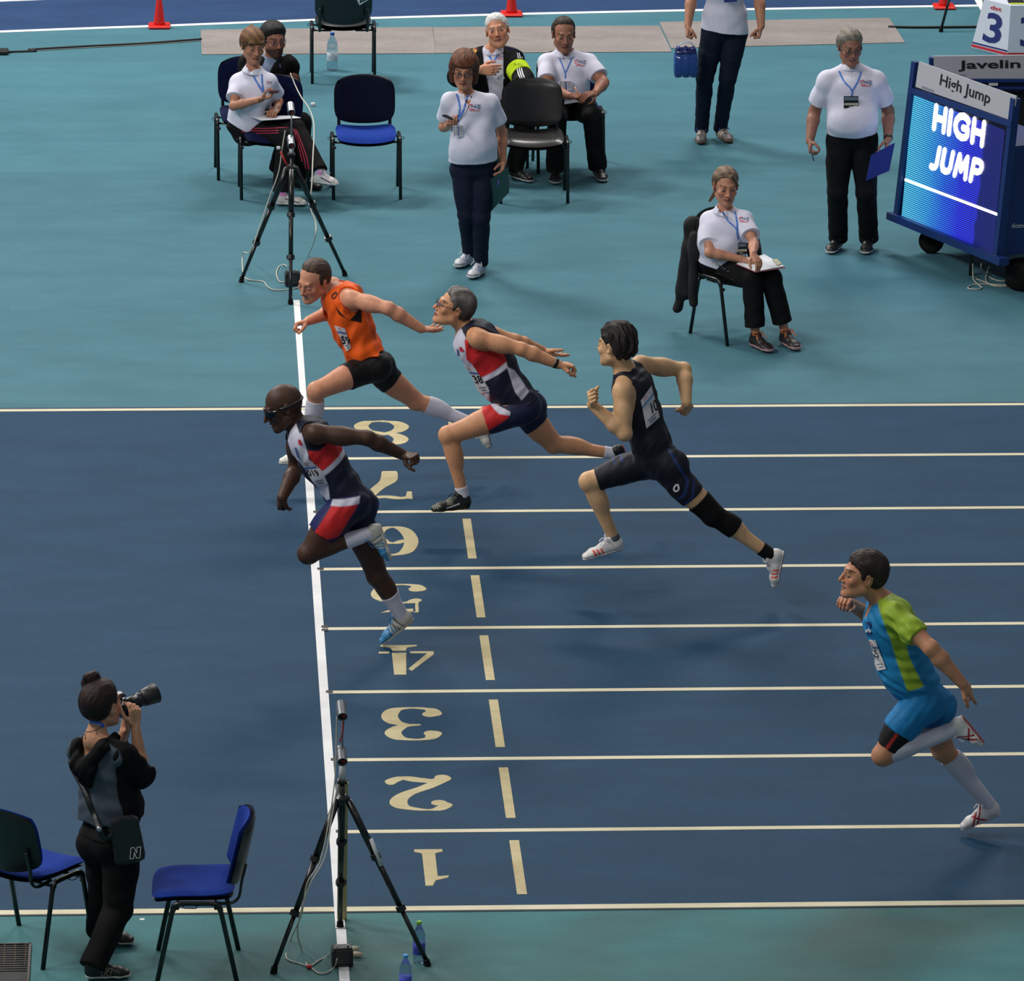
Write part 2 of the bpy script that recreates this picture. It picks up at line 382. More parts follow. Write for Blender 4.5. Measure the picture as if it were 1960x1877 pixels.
class Fig:
    def __init__(s,label,Y0,**o):
        s.o=o; s.Y0=Y0; s.J={}; s.prims=[]; s.boxes=[]; s.label=label; s.m=o.get('m',1.); s.root=None; s.res=o.get('res',.0065)
        s.skin=lin(o.get('skin',(205,150,122)))
    def pt(s,n,px,py,dy=0.): s.J[n]=P(px,py,s.Y0+dy); return s
    def pts(s,**k):
        for n,v in k.items():
            if len(v)==3: s.J[n]=P(v[0],v[1],s.Y0+v[2])
            else: # (px,py,parent,L,sign)
                s.J[n]=reach(s.J[v[2]],v[0],v[1],v[3],v[4])
        return s
    def report(s):
        J=s.J; out=[]
        for a,b in [('shL','elL'),('elL','wrL'),('shR','elR'),('elR','wrR'),('hpL','knL'),('knL','anL'),('hpR','knR'),('knR','anR'),('shL','shR'),('pel','neck'),('neck','head')]:
            if a in J and b in J: out.append('%s-%s %.2f'%(a,b,np.linalg.norm(J[a]-J[b])))
        for n in ('toeL','toeR','heelL','heelR'):
            if n in J: out.append('%s z%.2f'%(n,J[n][2]))
        print('FIG',s.label[:28],' '.join(out))
    def build(s):
        J,m,o=s.J,s.m,s.o; fat=o.get('fat',0.); fem=o.get('fem',False)
        s.report()
        pel,neck=J['pel'],J['neck']; sh=(J['shL']+J['shR'])/2; lat=nrm(J['shR']-J['shL'])
        hl=o.get('hiplat'); hl=nrm(hl) if hl is not None else lat
        if 'hpL' not in J: J['hpL']=pel-hl*.088; J['hpR']=pel+hl*.088
        axis=nrm(sh-pel); s.axis=axis; s.lat=lat; fwd=nrm(np.cross(axis,lat)); fwd=fwd if fwd@np.asarray(o['F'],float)>0 else -fwd; s.fwd=fwd
        bw=o.get('bw',1.); pr=[]
        hf=nrm(np.cross(axis,hl)); hf=hf if hf@fwd>0 else -hf; s.hf=hf; s.hl=hl
        c1=sh-axis*.07*1+fwd*.012; c2=sh+(pel-sh)*.48+fwd*.012; c3=pel+(sh-pel)*.22
        l2=nrm(lat+hl)
        cd=o.get('cd',1.); cw=.150*bw*m; ww=(.128 if not fem else .118)*bw*m
        pr+=[cone(c1,c2,(cw,.106*m*cd),(ww*1.06,.104*m*cd),lat,k=.03,g='torso'),
             cone(c2,c3,(ww,.097*m),(ww*1.05,.095*m),l2,k=.04,g='torso'),
             cone(c3-axis*.02,pel+axis*.01,(ww*1.08,.096*m),((.150 if not fem else .160)*bw*m,.105*m),hl,k=.05,g='torso hips')]
        pr+=[ell(J['hpL']-hf*.045+hl*.015+axis*-.01,.092*m*(1.06 if fem else 1),k=.04,g='torso hips'),
             ell(J['hpR']-hf*.045-hl*.015+axis*-.01,.092*m*(1.06 if fem else 1),k=.04,g='torso hips')]
        for q in(-1,1): pr.append(ell(sh-axis*.13+lat*q*.068+fwd*.062,(.070*m,.04*m,.06*m),np.stack([lat,fwd,axis]),k=.035,g='torso'))
        if fem:
            for q in(-1,1): pr.append(ell(sh-axis*.17+lat*q*.075+fwd*.088,.058*fem,k=.03,g='torso'))
        if fat>0: pr.append(ell(pel+(sh-pel)*.36+fwd*(.045+.03*fat),((.14+.02*fat)*bw,.10+.045*fat,.15),np.stack([lat,fwd,axis]),k=.06,g='torso'))
        # neck, shoulders
        hb=o.get('head_s',1.06)
        if 'head' in J:
            B=basis(o['HF'],o['HU']); s.B=B; hc=J['head']; nr=.052*m*(1 if not fem else .86)
            nt=hc-B[1]*.030*hb-B[2]*.055*hb
            pr.append(cone(neck-axis*.02-fwd*.01,nt,(nr*1.12,nr*1.1),(nr*.98,nr),lat,k=.035,g='neck'))
            pr+=head_prims(hc,B,hb,o)
            s.boxes.append((hc-.16*hb,hc+.16*hb,.003))
        for q,n in((-1,'L'),(1,'R')):
            S,E,Wr=J['sh'+n],J['el'+n],J['wr'+n]
            pr.append(cone(neck-axis*.030-fwd*.01,S-axis*.004,(.046*m,.042*m),(.040*m,.043*m),axis,k=.045,g='torso sh'+n))
            aR=.050*m*o.get('armm',1.)*(1 if not fem else .82)
            pr.append(ell(S-axis*.018,.053*m*(1 if not fem else .86),k=.03,g='torso arm'+n))
            pr.append(cone(S,E,aR,aR*.82,k=.03,g='arm%s up%s'%(n,n)))
            pr.append(ell(S+(E-S)*.5+nrm(fwd-nrm(E-S)*(fwd@nrm(E-S)))*.006,(aR*1.04,aR*1.04,.09),np.stack([nrm(np.cross(nrm(E-S),fwd)),nrm(np.cross(nrm(E-S),np.cross(nrm(E-S),fwd))),nrm(E-S)]),k=.03,g='arm%s up%s'%(n,n)))
            pr.append(cone(E,E+(Wr-E)*.3,aR*.82,aR*.88,k=.02,g='arm%s fa%s'%(n,n)))
            pr.append(cone(E+(Wr-E)*.3,Wr,aR*.88,aR*.58,k=.02,g='arm%s fa%s'%(n,n)))
            h=o.get('hand'+n)
            if h:
                tip=h.get('tip'); D=nrm(tip-Wr) if tip is not None else nrm(h.get('D',Wr-E)); hs=h.get('s',1.0)*(1 if not fem else .92)
                pr+=hand_prims(Wr,D,np.asarray(h['N'],float),np.asarray(h['T'],float),hs,h.get('curl',.4),h.get('thumb',.5),h.get('spread',.1))
                s.boxes.append((Wr+D*.07-.135*hs,Wr+D*.07+.135*hs,.0026))
        for n in 'LR':
            if 'toe'+n in J:
                he,to,A=J['heel'+n],J['toe'+n],J['an'+n]; f=nrm(to-he); u_=A-he; u_=nrm(u_-f*(u_@f)); Ai=he+f*np.linalg.norm(to-he)*.20+u_*.085; J['an'+n]=Ai*.8+A*.2
            if 'kn'+n not in J: continue
            H,K,A=J['hp'+n],J['kn'+n],J['an'+n]; q=1 if n=='R' else -1; tm=m*o.get('legm',1.)
            pr.append(cone(H+hl*q*.0,K,(.086*tm,.088*tm),(.055*tm,.057*tm),hl,k=.035,g='leg%s th%s'%(n,n)))
            u=nrm(K-H); bend=(A-K)-u*((A-K)@u); fl=nrm(bend) if np.linalg.norm(bend)>.05 else -hf
            qd=-fl
            pr.append(ell(H+(K-H)*.42+qd*.018,(.066*tm,.066*tm,.16),np.stack([nrm(np.cross(u,qd)),qd,u]),k=.04,g='leg%s th%s'%(n,n)))
            pr.append(ell(K+qd*.008,.050*tm,k=.02,g='leg%s th%s sk%s'%(n,n,n)))
            w=nrm(A-K); bk=H-K; bk=bk-w*(bk@w); bk=nrm(bk) if np.linalg.norm(bk)>.05 else -hf
            pr.append(cone(K,A,(.049*tm,.050*tm),(.031*tm,.033*tm),hl,k=.02,g='leg%s sk%s'%(n,n)))
            pr.append(ell(K+(A-K)*.30+bk*.016,(.052*tm,.050*tm,.115),np.stack([nrm(np.cross(w,bk)),bk,w]),k=.03,g='leg%s sk%s'%(n,n)))
            if 'toe'+n in J:
                he,to=J['heel'+n],J['toe'+n]; f=nrm(to-he); up=A-he; up=nrm(up-f*(up@f))
                pr.append(cone(A,he+f*.05+up*.045,.028,.024,k=.015,g='foot'+n))
                pr.append(cone(he+f*.05+up*.045,he+f*.14+up*.04,.024,.018,None,k=.015,g='foot'+n))
        s.prims=pr
        lo,hi=bbox(pr,.03); vs=[];qs=[];nb=0
        g=Grid(lo,hi,s.res); D=field(g,pr,0.,fine=False); v,q=nets(D,g,[(a,b) for a,b,_ in s.boxes]); vs.append(v);qs.append(q);nb+=len(v)
        for a,b,h in s.boxes:
            h=h*o.get('fr',1.); g=Grid(a,b,h); v,q=nets(field(g,pr),g); vs.append(v);qs.append(q+nb);nb+=len(v)
        v=np.concatenate(vs);q=np.concatenate(qs)
        c=s.skin_cols(v)
        base=o.get('base'); b=base if base is not None else V(pel[0],pel[1],0)
        s.root=empty('person',b,s.label,'person',group=o.get('group'))
        s.body=mesh_obj('body',v,q,SKIN,s.root,cols=c)
        for fn in o.get('extra',[]): fn(s)
        return s
    def skin_cols(s,v):
        o=s.o; c=np.tile(s.skin,(len(v),1))
        if 'head' not in s.J: return c
        hb=o.get('head_s',1.06); L=(v-s.J['head'])@s.B.T/hb; x,y,z=L.T; ax=np.abs(x)
        near=(np.abs(L)<.2).all(1); face=near&(y>.03)
        red=np.exp(-(((ax-.04)/.022)**2+((z+.03)/.022)**2))*face*o.get('flush',.25)
        red=np.maximum(red,face*np.exp(-((x/.014)**2+((z+.036)/.014)**2))*.35)
        c=c*(1-red[:,None]*np.array([.03,.4,.42]))
        dark=lin(o.get('brow',(60,45,38)))
        def mix(m,col):
            nonlocal c
            m=np.clip(m,0,1)[:,None]; c=c*(1-m)+np.asarray(col)*m
        # eye sockets slightly darker, lids, eyes
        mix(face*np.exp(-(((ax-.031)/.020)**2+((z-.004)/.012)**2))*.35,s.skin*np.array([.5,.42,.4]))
        if o.get('beard') is not None:
            bm=near&(y>-.01)&(z<-.045-.02*np.clip((.05-y)/.06,0,1))&(z>-.13)&(ax>0)
            bm=(near&(z<-.052)&(y>.02)&(z>-.125))|(near&(y>.05)&(z<-.046)&(z>-.058)&(ax<.03))
            mix(bm*o.get('beard_a',.85),lin(o['beard']))
        op=o.get('eye',1.)
        ex=((ax-.031)/.0145)**2
        lid=face&(y>.055)&((ex+((z+.002)/(.0075*op))**2)<1); eye=face&(y>.055)&((ex*1.25+((z+.002)/(.0052*op))**2)<1)
        iris=eye&(((ax-.031+o.get('gaze',0)*np.sign(x))/.006)**2<1)
        mix(lid*.8,dark*.6); mix(eye*.9,lin((175,165,160))); mix(iris*1.,lin((35,28,25)))
        br=face&(ax>.012)&(ax<.052)&(np.abs(z-(.021+.006*np.sin(np.clip((ax-.012)/.04,0,1)*3.1)-o.get('frown',0)*.006*(ax<.03)))<.0042)
        mix(br*o.get('brow_a',.8),dark)
        lp=lin(o.get('lip',(150,85,78)))
        lm=face&(y>.06)&(((x/.026)**2+((z+.067)/.0115)**2)<1); mix(lm*.7,lp)
        ml=face&(y>.06)&(ax<.025)&(np.abs(z+.0675+ax*.05*o.get('smile',0))<.0022); mix(ml*.9,lp*.25)
        if o.get('open'):
            mm=face&(y>.05)&(((x/.020)**2+((z+.068)/(.0068*o['open']))**2)<1); mix(mm*1.,lp*.12)
            tt=mm&(np.abs(z+.0635)<.0032*o['open']); mix(tt*.9,lin((205,195,180)))
            if o.get('teeth'): tt=mm&(np.abs(np.abs(z+.068)-.0035*o['open'])<.0027*o['open']); mix(tt*.9,lin((190,170,150)))
        nl=face&(np.abs(ax-.007)<.004)&(np.abs(z+.044)<.003)&(y>.075); mix(nl*.8,s.skin*.2)
        if o.get('stubble'): mix((near&(z<-.05)&(y>-.0)&(z>-.13)&~lm)*o['stubble'],lin((95,80,72)))
        return c
    def W(s,x,y,z):
        hb=s.o.get('head_s',1.06); return s.J['head']+hb*(s.B[0]*x+s.B[1]*y+s.B[2]*z)
    def hair(s,shape,col,thick=.010,extra=(),noise=.002,col2=None,h=.0032,wl=.02,poly=None):
        hb=s.o.get('head_s',1.06); B=s.B; hc=s.J['head']; t=thick
        t0=.0015
        pr=[ell(s.W(0,-.015,.032),((.073+t0)*hb,(.095+t0)*hb,(.083+t0)*hb),B,k=.02),ell(s.W(0,-.045,.01),((.068+t0)*hb,(.062+t0)*hb,(.07+t0)*hb),B,k=.03)]
        ex=[e(s) if callable(e) else e for e in extra]
        lo,hi=bbox(pr+[e for e in ex],.03); g=Grid(lo,hi,h)
        D=field(g,pr); x,y,z=g.xyz(); X,Y,Z=x-hc[0],y-hc[1],z-hc[2]
        ly=(X*B[1][0]+Y*B[1][1]+Z*B[1][2])/hb; lz=(X*B[2][0]+Y*B[2][1]+Z*B[2][2])/hb; lx=(X*B[0][0]+Y*B[0][1]+Z*B[0][2])/hb
        pd=polysd(poly or HAIR_SHAPES[shape],(ly+np.abs(lx)*.05).astype(np.float32),lz.astype(np.float32))
        pd=pd+folds((lx,ly,lz),11,.0022,.016)
        # hair thins out towards its edge and is thicker on the crown
        D=D-(t*hb*np.clip(-pd/.03,.0,1)**.7*(.75+.5*np.clip(lz/.1,0,1))).astype(np.float32)
        D=np.maximum(D,pd*hb)
        if ex:
            D2=field(g,ex); D=smin(D,D2,.012)
        D=D+folds((lx,ly*.35,lz*.6),7,noise*.45,wl).astype(np.float32)
        v,q=nets(D,g); c=np.tile(lin(col),(len(v),1))
        if col2 is not None:
            L=(v-hc)@B.T/hb; t_=.5+.35*np.sin(L[:,0]*120+L[:,1]*30+np.sin(L[:,2]*40)*2); t_=t_*np.clip((L[:,2]-.0)/.09,0,1); c=c*(1-t_[:,None])+lin(col2)*t_[:,None]
        s.hairo=mesh_obj('hair',v,q,HAIRM,s.root,cols=c); return s
    def sel(s,*gs): return [p for p in s.prims if any(g in p['g'].split() for g in gs) and not p['sub']]
    def garment(s,name,pieces,col,m=None,h=.0055,holes=(),fold=(.0,.1),colfn=None,label=None,parent=None,seed=1,k=.012,bvh=False,fdir=None,ret=False):
        """pieces: list of (prims, off, [(point,normal),...])"""
        allp=[p for pc in pieces for p in pc[0]]; mo=max(pc[1] for pc in pieces)
        lo,hi=bbox(allp,mo+.02)
        # crop the grid along the clip planes when only one piece is given
        g=Grid(lo,hi,h); D=g.full(.09)
        for pc in pieces:
            d=field(g,pc[0],pc[1],fine=False)
            for pt,n in pc[2]: d=np.maximum(d,plane(g,pt,n))
            D=smin(D,d,k)
        if fold[0]>0: D=D+folds(g.xyz(),seed,fold[0],fold[1],fdir)*(D<.05)
        for p in holes:
            lo2,hi2=pbox(p,.02); sl,c=g.sub(lo2,hi2)
            if sl is None: continue
            D[sl]=np.maximum(D[sl],-psdf(p,*c).astype(np.float32))
        v,q=nets(D,g); c=np.tile(lin(col),(len(v),1)) if colfn is None else colfn(v)
        ob=mesh_obj(name,v,q,m or CLOTH,parent or s.root,cols=c,label=label)
        if bvh: s.bvh=BVH(v,q); ob_b=s.bvh
        return ob
    # -- ready made clothes
    def neckhole(s,r=.078,up=.0,front=.0,depth=.0):
        n=s.J['neck']; a=s.axis
        hs=[cone(n-a*.03,n+a*.2,r,r*1.3,s.lat)]
        if front>0: hs.append(cone(n+s.fwd*.03-a*.0,n+s.fwd*(.10)-a*depth,r*.9,front,s.lat))
        return hs
    def shoe(s,n,style):
        he,to,A=s.J['heel'+n],s.J['toe'+n],s.J['an'+n]; f=nrm(to-he); up=A-he; up=nrm(up-f*(up@f)); l=np.cross(f,up); q=1 if n=='R' else -1
        L=np.linalg.norm(to-he); k=L/.29; out=l*q   # l is to the person's right when up
        O=he; 
        def W(a,b,c): return O+f*a*L+l*b+up*c
        th=style.get('thick',.022)
        up_pr=[cone(W(.14,0,.045),W(.45,0,.042),(.033,.045),(.036,.040),l,k=.02),
               cone(W(.45,0,.040),W(.72,.004*q,.032),(.037,.036),(.045,.028),l,k=.02),
               cone(W(.72,.004*q,.032),W(.885,0,.024),(.045,.026),(.036,.020),l,k=.02),
               cone(W(.19,0,.05),W(.23,0,style.get('collar',.095)),(.036,.044),(.038,.048),l,k=.02),
               cone(W(.33,0,.08),W(.52,0,.055),(.024,.016),(.026,.014),l,k=.02)]
        lo,hi=bbox(up_pr,.02); g=Grid(lo,hi,.0038); D=field(g,up_pr); D=np.maximum(D,plane(g,W(0,0,th*.6),-up))
        cn=cone(W(.20,0,style.get('collar',.095)-.012),W(.22,0,.16),(.030,.040),(.033,.045),l)
        x,y,z=g.xyz(); D=np.maximum(D,-psdf(cn,x,y,z).astype(np.float32))
        v,qd=nets(D,g); R=v-O; a=(R@f)/L; b=(R@l)*q; c=R@up   # b>0 = outer side
        col=np.tile(lin(style['col']),(len(v),1))
        for fn,cc in style.get('pat',[]):
            mk=fn(a,b,c); col[mk]=lin(cc)
        so=mesh_obj('shoe',v,qd,SHOEM,s.root,cols=col,label=style.get('label'))
        g=Grid(lo-.006,hi+.006,.0042); D=field(g,up_pr[:3],.005); tp=th; D=np.maximum(np.maximum(D,plane(g,W(0,0,tp),up)),plane(g,W(0,0,0.),-up+f*0))
        if style.get('arch'): D=np.maximum(D,plane(g,W(.9,0,.0),nrm(-up-f*0.)))
        v,qd=nets(D,g); a=((v-O)@f)/L; c=(v-O)@up
        col=np.tile(lin(style.get('sole',(225,225,225))),(len(v),1)); 
        if style.get('tread') is not None: col[c<th*.35]=lin(style['tread'])
        mesh_obj('sole',v,qd,SHOEM,so,cols=col)
        if style.get('lace') is not None:
            mb=MB()
            for i,t in enumerate(np.linspace(.36,.60,5)):
                hz=.098-(t-.33)*.17; w=.022
                mb.tube([W(t,-w,hz-.012),W(t+.01,-w*.4,hz+.002),W(t+.02,w*.4,hz+.002),W(t+.03,w,hz-.012)],.0032,6)
                mb.tube([W(t,w,hz-.012),W(t+.01,w*.4,hz+.003),W(t+.02,-w*.4,hz+.003),W(t+.03,-w,hz-.012)],.0032,6)
            t=W(.36,0,.100)
            for sx in(-1,1):
                mb.tube(smooth_path([t,t+l*sx*.02+up*.022,t+l*sx*.05+up*.008-f*.01,t+l*sx*.03-up*.002,t],4),.003,6)
                mb.tube(smooth_path([t,t+l*sx*.03+f*.02,t+l*sx*.045+f*.045-up*.02],4),.003,6)
            mb.obj('laces',mat('lace_%d_%d_%d'%style['lace'],style['lace'],rough=.8),so,True,True)
        for i in range(style.get('spikes',0)):
            pass
        return so
def BVH(v,q):
    return BVHTree.FromPolygons([Vector(map(float,x)) for x in v],[tuple(int(i) for i in f) for f in q])
def bvh_of(*obs):
    v=[];f=[]
    for o in obs:
        M=Matrix.Identity(4); r=o; ch=[]
        while r is not None: ch.append(r); r=r.parent
        for c in reversed(ch): M=M@Matrix.LocRotScale(c.location,c.rotation_euler,c.scale)
        b=len(v); n=len(o.data.vertices); co=np.empty(n*3,np.float32); o.data.vertices.foreach_get('co',co)
        Mn=np.array(M); co=co.reshape(-1,3)@Mn[:3,:3].T+Mn[:3,3]; v+=[tuple(map(float,x)) for x in co]
        f+=[tuple(i+b for i in p.vertices) for p in o.data.polygons]
    return BVHTree.FromPolygons(v,f)
def hit(bv,px,py,off=.003):
    d=nrm(ray(px,py)); r=bv.ray_cast(Vector(CAM),Vector(d))
    if r[0] is None: return None
    n=np.array(r[1]); p=np.array(r[0]); 
    if n@d>0: n=-n
    return p+nrm(n*.5-d*.5)*off
def drape(name,bv,verts2,faces,m,parent,off=.003,smooth=True,label=None,thick=0):
    """verts2: list of pixel positions; laid on the surface below them"""
    pts=[hit(bv,x,y,off) for x,y in verts2]
    ok=[p for p in pts if p is not None]
    if not ok: return None
    if not all(p is not None for p in pts):
        keep=[f for f in faces if all(pts[i] is not None for i in f)]
        if keep: faces=keep
        else: return None
    pts=[p if p is not None else ok[0] for p in pts]
    # tame outliers
    ys=sorted(p[1] for p in pts); med=ys[len(ys)//2]
    pts=[p if abs(p[1]-med)<.16 else P(*verts2[i],med) for i,p in enumerate(pts)]
    return mesh_obj(name,pts,faces,m,parent,smooth,label=label)
def quadgrid(q,nu,nv,u0=0,u1=1,v0=0,v1=1):
    q=[np.asarray(a,float) for a in q]; vs=[]
    for j in range(nv+1):
        for i in range(nu+1):
            u=u0+(u1-u0)*i/nu; w=v0+(v1-v0)*j/nv
            vs.append(tuple((q[0]*(1-u)+q[1]*u)*(1-w)+(q[3]*(1-u)+q[2]*u)*w))
    f=[(j*(nu+1)+i,j*(nu+1)+i+1,(j+1)*(nu+1)+i+1,(j+1)*(nu+1)+i) for j in range(nv) for i in range(nu)]
    return vs,f
def ribbon2(pts,w,n=None,closed=False):
    """2D ribbon along a pixel polyline"""
    pts=[np.asarray(p,float) for p in pts]
    pts=[np.array(p) for p in smooth_path([V(p[0],p[1],0) for p in pts],n or 5,closed)] if n!=0 else [V(p[0],p[1],0) for p in pts]
    vs=[];f=[];m=len(pts); W=w if hasattr(w,'__len__') else [w,w]
    for i,p in enumerate(pts):
        t=nrm(pts[min(i+1,m-1)]-pts[max(i-1,0)]); nn=V(-t[1],t[0],0); ww=W[0]+(W[1]-W[0])*i/(m-1)
        vs+=[tuple((p+nn*ww/2)[:2]),tuple((p-nn*ww/2)[:2])]
    for i in range(m-1): f.append((2*i,2*i+1,2*i+3,2*i+2))
    return vs,f
_txc={}
def text2(body,bold=0.,xs=1.,shear=0.,space=1.):
    """flat glyph mesh: verts normalised to 0..1 in x and y (y up)"""
    k=(body,bold,xs,shear,space)
    if k in _txc: return _txc[k]
    cu=bpy.data.curves.new('t','FONT'); cu.body=body; cu.offset=bold; cu.resolution_u=3; cu.shear=shear; cu.space_character=space
    o=bpy.data.objects.new('t',cu); COL.objects.link(o)
    bpy.context.view_layer.update(); me=bpy.data.meshes.new_from_object(o.evaluated_get(bpy.context.evaluated_depsgraph_get()))
    v=np.array([tuple(x.co) for x in me.vertices]); f=[tuple(p.vertices) for p in me.polygons]
    bpy.data.objects.remove(o); bpy.data.curves.remove(cu)
    lo=v.min(0);hi=v.max(0); v2=(v[:,:2]-lo[:2])/(hi[:2]-lo[:2]); _txc[k]=(v2,f); return _txc[k]
def text_on(name,bv,body,q,m,parent,off=.004,bold=.0,**k):
    """q: pixel quad TL,TR,BR,BL"""
    v,f=text2(body,bold,**k); q=[np.asarray(a,float) for a in q]
    vs=[tuple((q[0]*(1-u)+q[1]*u)*w+(q[3]*(1-u)+q[2]*u)*(1-w)) for u,w in v]
    return drape(name,bv,vs,f,m,parent,off,smooth=False)
def text_flat(name,body,O,X,Yv,m,parent,bold=0.,thick=0.,**k):
    """glyphs on a plane: O lower-left, X full width vector, Yv full height vector"""
    v,f=text2(body,bold,**k); pts=[O+X*u+Yv*w for u,w in v]
    return mesh_obj(name,pts,f,m,parent,False)
def xzpoly(pts,Y): return [(P(x,y,Y)[0],P(x,y,Y)[2]) for x,y in pts]
def panels(base,plist,Y):
    """colour function from side-view panels (pixel polygons placed in the plane at depth Y)"""
    pol=[(xzpoly(p,Y),lin(c)) for p,c in plist]
    def fn(v):
        c=np.tile(lin(base),(len(v),1))
        for p,cc in pol:
            d=polysd(p,v[:,0],v[:,2]); a=np.clip(.5-d/.007,0,1)[:,None]; c=c*(1-a)+cc*a
        return c
    return fn
# ---------------------------------------------------------------- floor and track
def floor_mat(name,rgb,rgb2,dirt=.0,seams=False,gr=.28):
    m=bpy.data.materials.new(name); m.use_nodes=True; nt=m.node_tree; b=nt.nodes['Principled BSDF']; L=nt.links
    tc=nt.nodes.new('ShaderNodeTexCoord'); mp=nt.nodes.new('ShaderNodeMapping'); mp.inputs['Scale'].default_value=(1,2.2,1); L.new(tc.outputs['Object'],mp.inputs['Vector'])
    n1=nt.nodes.new('ShaderNodeTexNoise'); n1.inputs['Scale'].default_value=1.3; n1.inputs['Detail'].default_value=8; n1.inputs['Roughness'].default_value=.65; L.new(mp.outputs[0],n1.inputs['Vector'])
    n2=nt.nodes.new('ShaderNodeTexNoise'); n2.inputs['Scale'].default_value=95; n2.inputs['Detail'].default_value=3; L.new(mp.outputs[0],n2.inputs['Vector'])
    n3=nt.nodes.new('ShaderNodeTexNoise'); n3.inputs['Scale'].default_value=.5; n3.inputs['Detail'].default_value=3; L.new(tc.outputs['Object'],n3.inputs['Vector'])
    r1=nt.nodes.new('ShaderNodeValToRGB'); r1.color_ramp.elements[0].position=.36; r1.color_ramp.elements[1].position=.64
    r1.color_ramp.elements[0].color=C4(rgb2); r1.color_ramp.elements[1].color=C4(rgb); L.new(n1.outputs[0],r1.inputs[0])
    a=nt.nodes.new('ShaderNodeMapRange'); a.inputs[1].default_value=.25;a.inputs[2].default_value=.75;a.inputs[3].default_value=1-gr;a.inputs[4].default_value=1+gr; L.new(n2.outputs[0],a.inputs[0])
    s=nt.nodes.new('ShaderNodeVectorMath'); s.operation='SCALE'; L.new(r1.outputs[0],s.inputs[0]); L.new(a.outputs[0],s.inputs['Scale'])
    src=s.outputs[0]
    if seams: # faint joins of the laid strips every 1.22 m, offset per strip
        sp=nt.nodes.new('ShaderNodeSeparateXYZ'); L.new(tc.outputs['Object'],sp.inputs[0])
        q=nt.nodes.new('ShaderNodeMath'); q.operation='MULTIPLY'; q.inputs[1].default_value=1/1.27; L.new(sp.outputs[1],q.inputs[0])
        fl=nt.nodes.new('ShaderNodeMath'); fl.operation='FLOOR'; L.new(q.outputs[0],fl.inputs[0])
        wn=nt.nodes.new('ShaderNodeTexWhiteNoise'); wn.noise_dimensions='1D'; L.new(fl.outputs[0],wn.inputs['W'])
        mr=nt.nodes.new('ShaderNodeMapRange'); mr.inputs[3].default_value=.94; mr.inputs[4].default_value=1.06; L.new(wn.outputs[0],mr.inputs[0])
        s2=nt.nodes.new('ShaderNodeVectorMath'); s2.operation='SCALE'; L.new(src,s2.inputs[0]); L.new(mr.outputs[0],s2.inputs['Scale']); src=s2.outputs[0]
    if dirt>0:
        r=nt.nodes.new('ShaderNodeValToRGB'); r.color_ramp.elements[0].position=.48; r.color_ramp.elements[1].position=.70
        r.color_ramp.elements[0].color=(0,0,0,1); r.color_ramp.elements[1].color=(dirt,)*3+(1,); L.new(n3.outputs[0],r.inputs[0])
        mx=nt.nodes.new('ShaderNodeMix'); mx.data_type='RGBA'; L.new(r.outputs[0],mx.inputs[0]); L.new(src,mx.inputs[6]); mx.inputs[7].default_value=C4((80,78,70)); src=mx.outputs[2]
    L.new(src,b.inputs['Base Color']); b.inputs['Roughness'].default_value=.72; b.inputs['Specular IOR Level'].default_value=.15
    bp=nt.nodes.new('ShaderNodeBump'); bp.inputs['Strength'].default_value=.25; bp.inputs['Distance'].default_value=.004; L.new(n2.outputs[0],bp.inputs['Height']); L.new(bp.outputs[0],b.inputs['Normal'])
    return m
TEAL=floor_mat('teal_floor',(72,117,129),(65,109,121),seams=True)
TEALN=floor_mat('teal_floor_front',(70,124,126),(62,112,116),dirt=.5)
BLUE=floor_mat('blue_track',(31,66,93),(27,60,86),seams=False)
BLUE2=floor_mat('blue_curve',(44,70,108),(39,62,98))
LINEM=floor_mat('cream_line',(226,218,190),(205,196,166),gr=.07)
TAPE=floor_mat('white_tape',(236,236,236),(222,222,222),gr=.02)
MARKM=floor_mat('cream_number',(205,192,152),(180,166,126),gr=.1)
def slab(name,x0,x1,y0,y1,z0,z1,m,parent=None,kind=None,label=None):
    mb=MB(); v=[(x,y,z) for z in(z0,z1) for y in(y0,y1) for x in(x0,x1)]
    mb.add(v,[(4,5,7,6),(0,2,3,1),(0,1,5,4),(2,6,7,3),(0,4,6,2),(1,3,7,5)])
    o=mb.obj(name,m,parent,world=parent is not None,label=label)
    if kind: o['kind']=kind
    return o
floor=slab('floor',-30,34,-.001,60,-.05,0,TEAL,kind='structure')
floor.name='floor'
ffront=slab('front_apron',-30,34,-16,-.001,-.05,0,TEALN,floor,label='worn teal apron in front of the blue track')
slab('straight_track',-30,34,-.005,9.82,.0005,.003,BLUE,floor,label='dark blue running straight')
# black edging beside the outer lines
slab('track_edging',-30,34,-.055,-.028,.0005,.0032,mat('edge_dark',(48,56,64),rough=.8),floor)
slab('track_edging',-30,34,9.79,9.825,.0005,.0034,mat('edge_blue',(40,62,82),rough=.8),floor)
lineY=[.0,1.228,2.447,3.673,4.89,6.105,7.333,8.555,9.765]
for k,y in enumerate(lineY):
    x0=-30 if k in(0,8) else .03
    # each lane line drifts a hair across the straight, like the painted ones
    mb=MB(); dr=.0009; w=.026 if k else .034
    v=[(x0,y-w+dr*(x0-3),.003),(34,y-w+dr*31,.003),(34,y+w+dr*31,.003),(x0,y+w+dr*(x0-3),.003)]; v=v+[(a,b,.0045) for a,b,_ in v]
    mb.add(v,[(4,5,6,7),(0,1,5,4),(1,2,6,5),(2,3,7,6),(3,0,4,7)]); mb.obj('lane_line',LINEM,floor,world=True)
slab('finish_line',-.027,.027,-.3,9.72,.0048,.0062,TAPE,floor,label='white finish line tape')
slab('finish_line',-.024,.022,9.72,12.62,.0004,.0020,TAPE,floor,label='white tape end of the finish line')
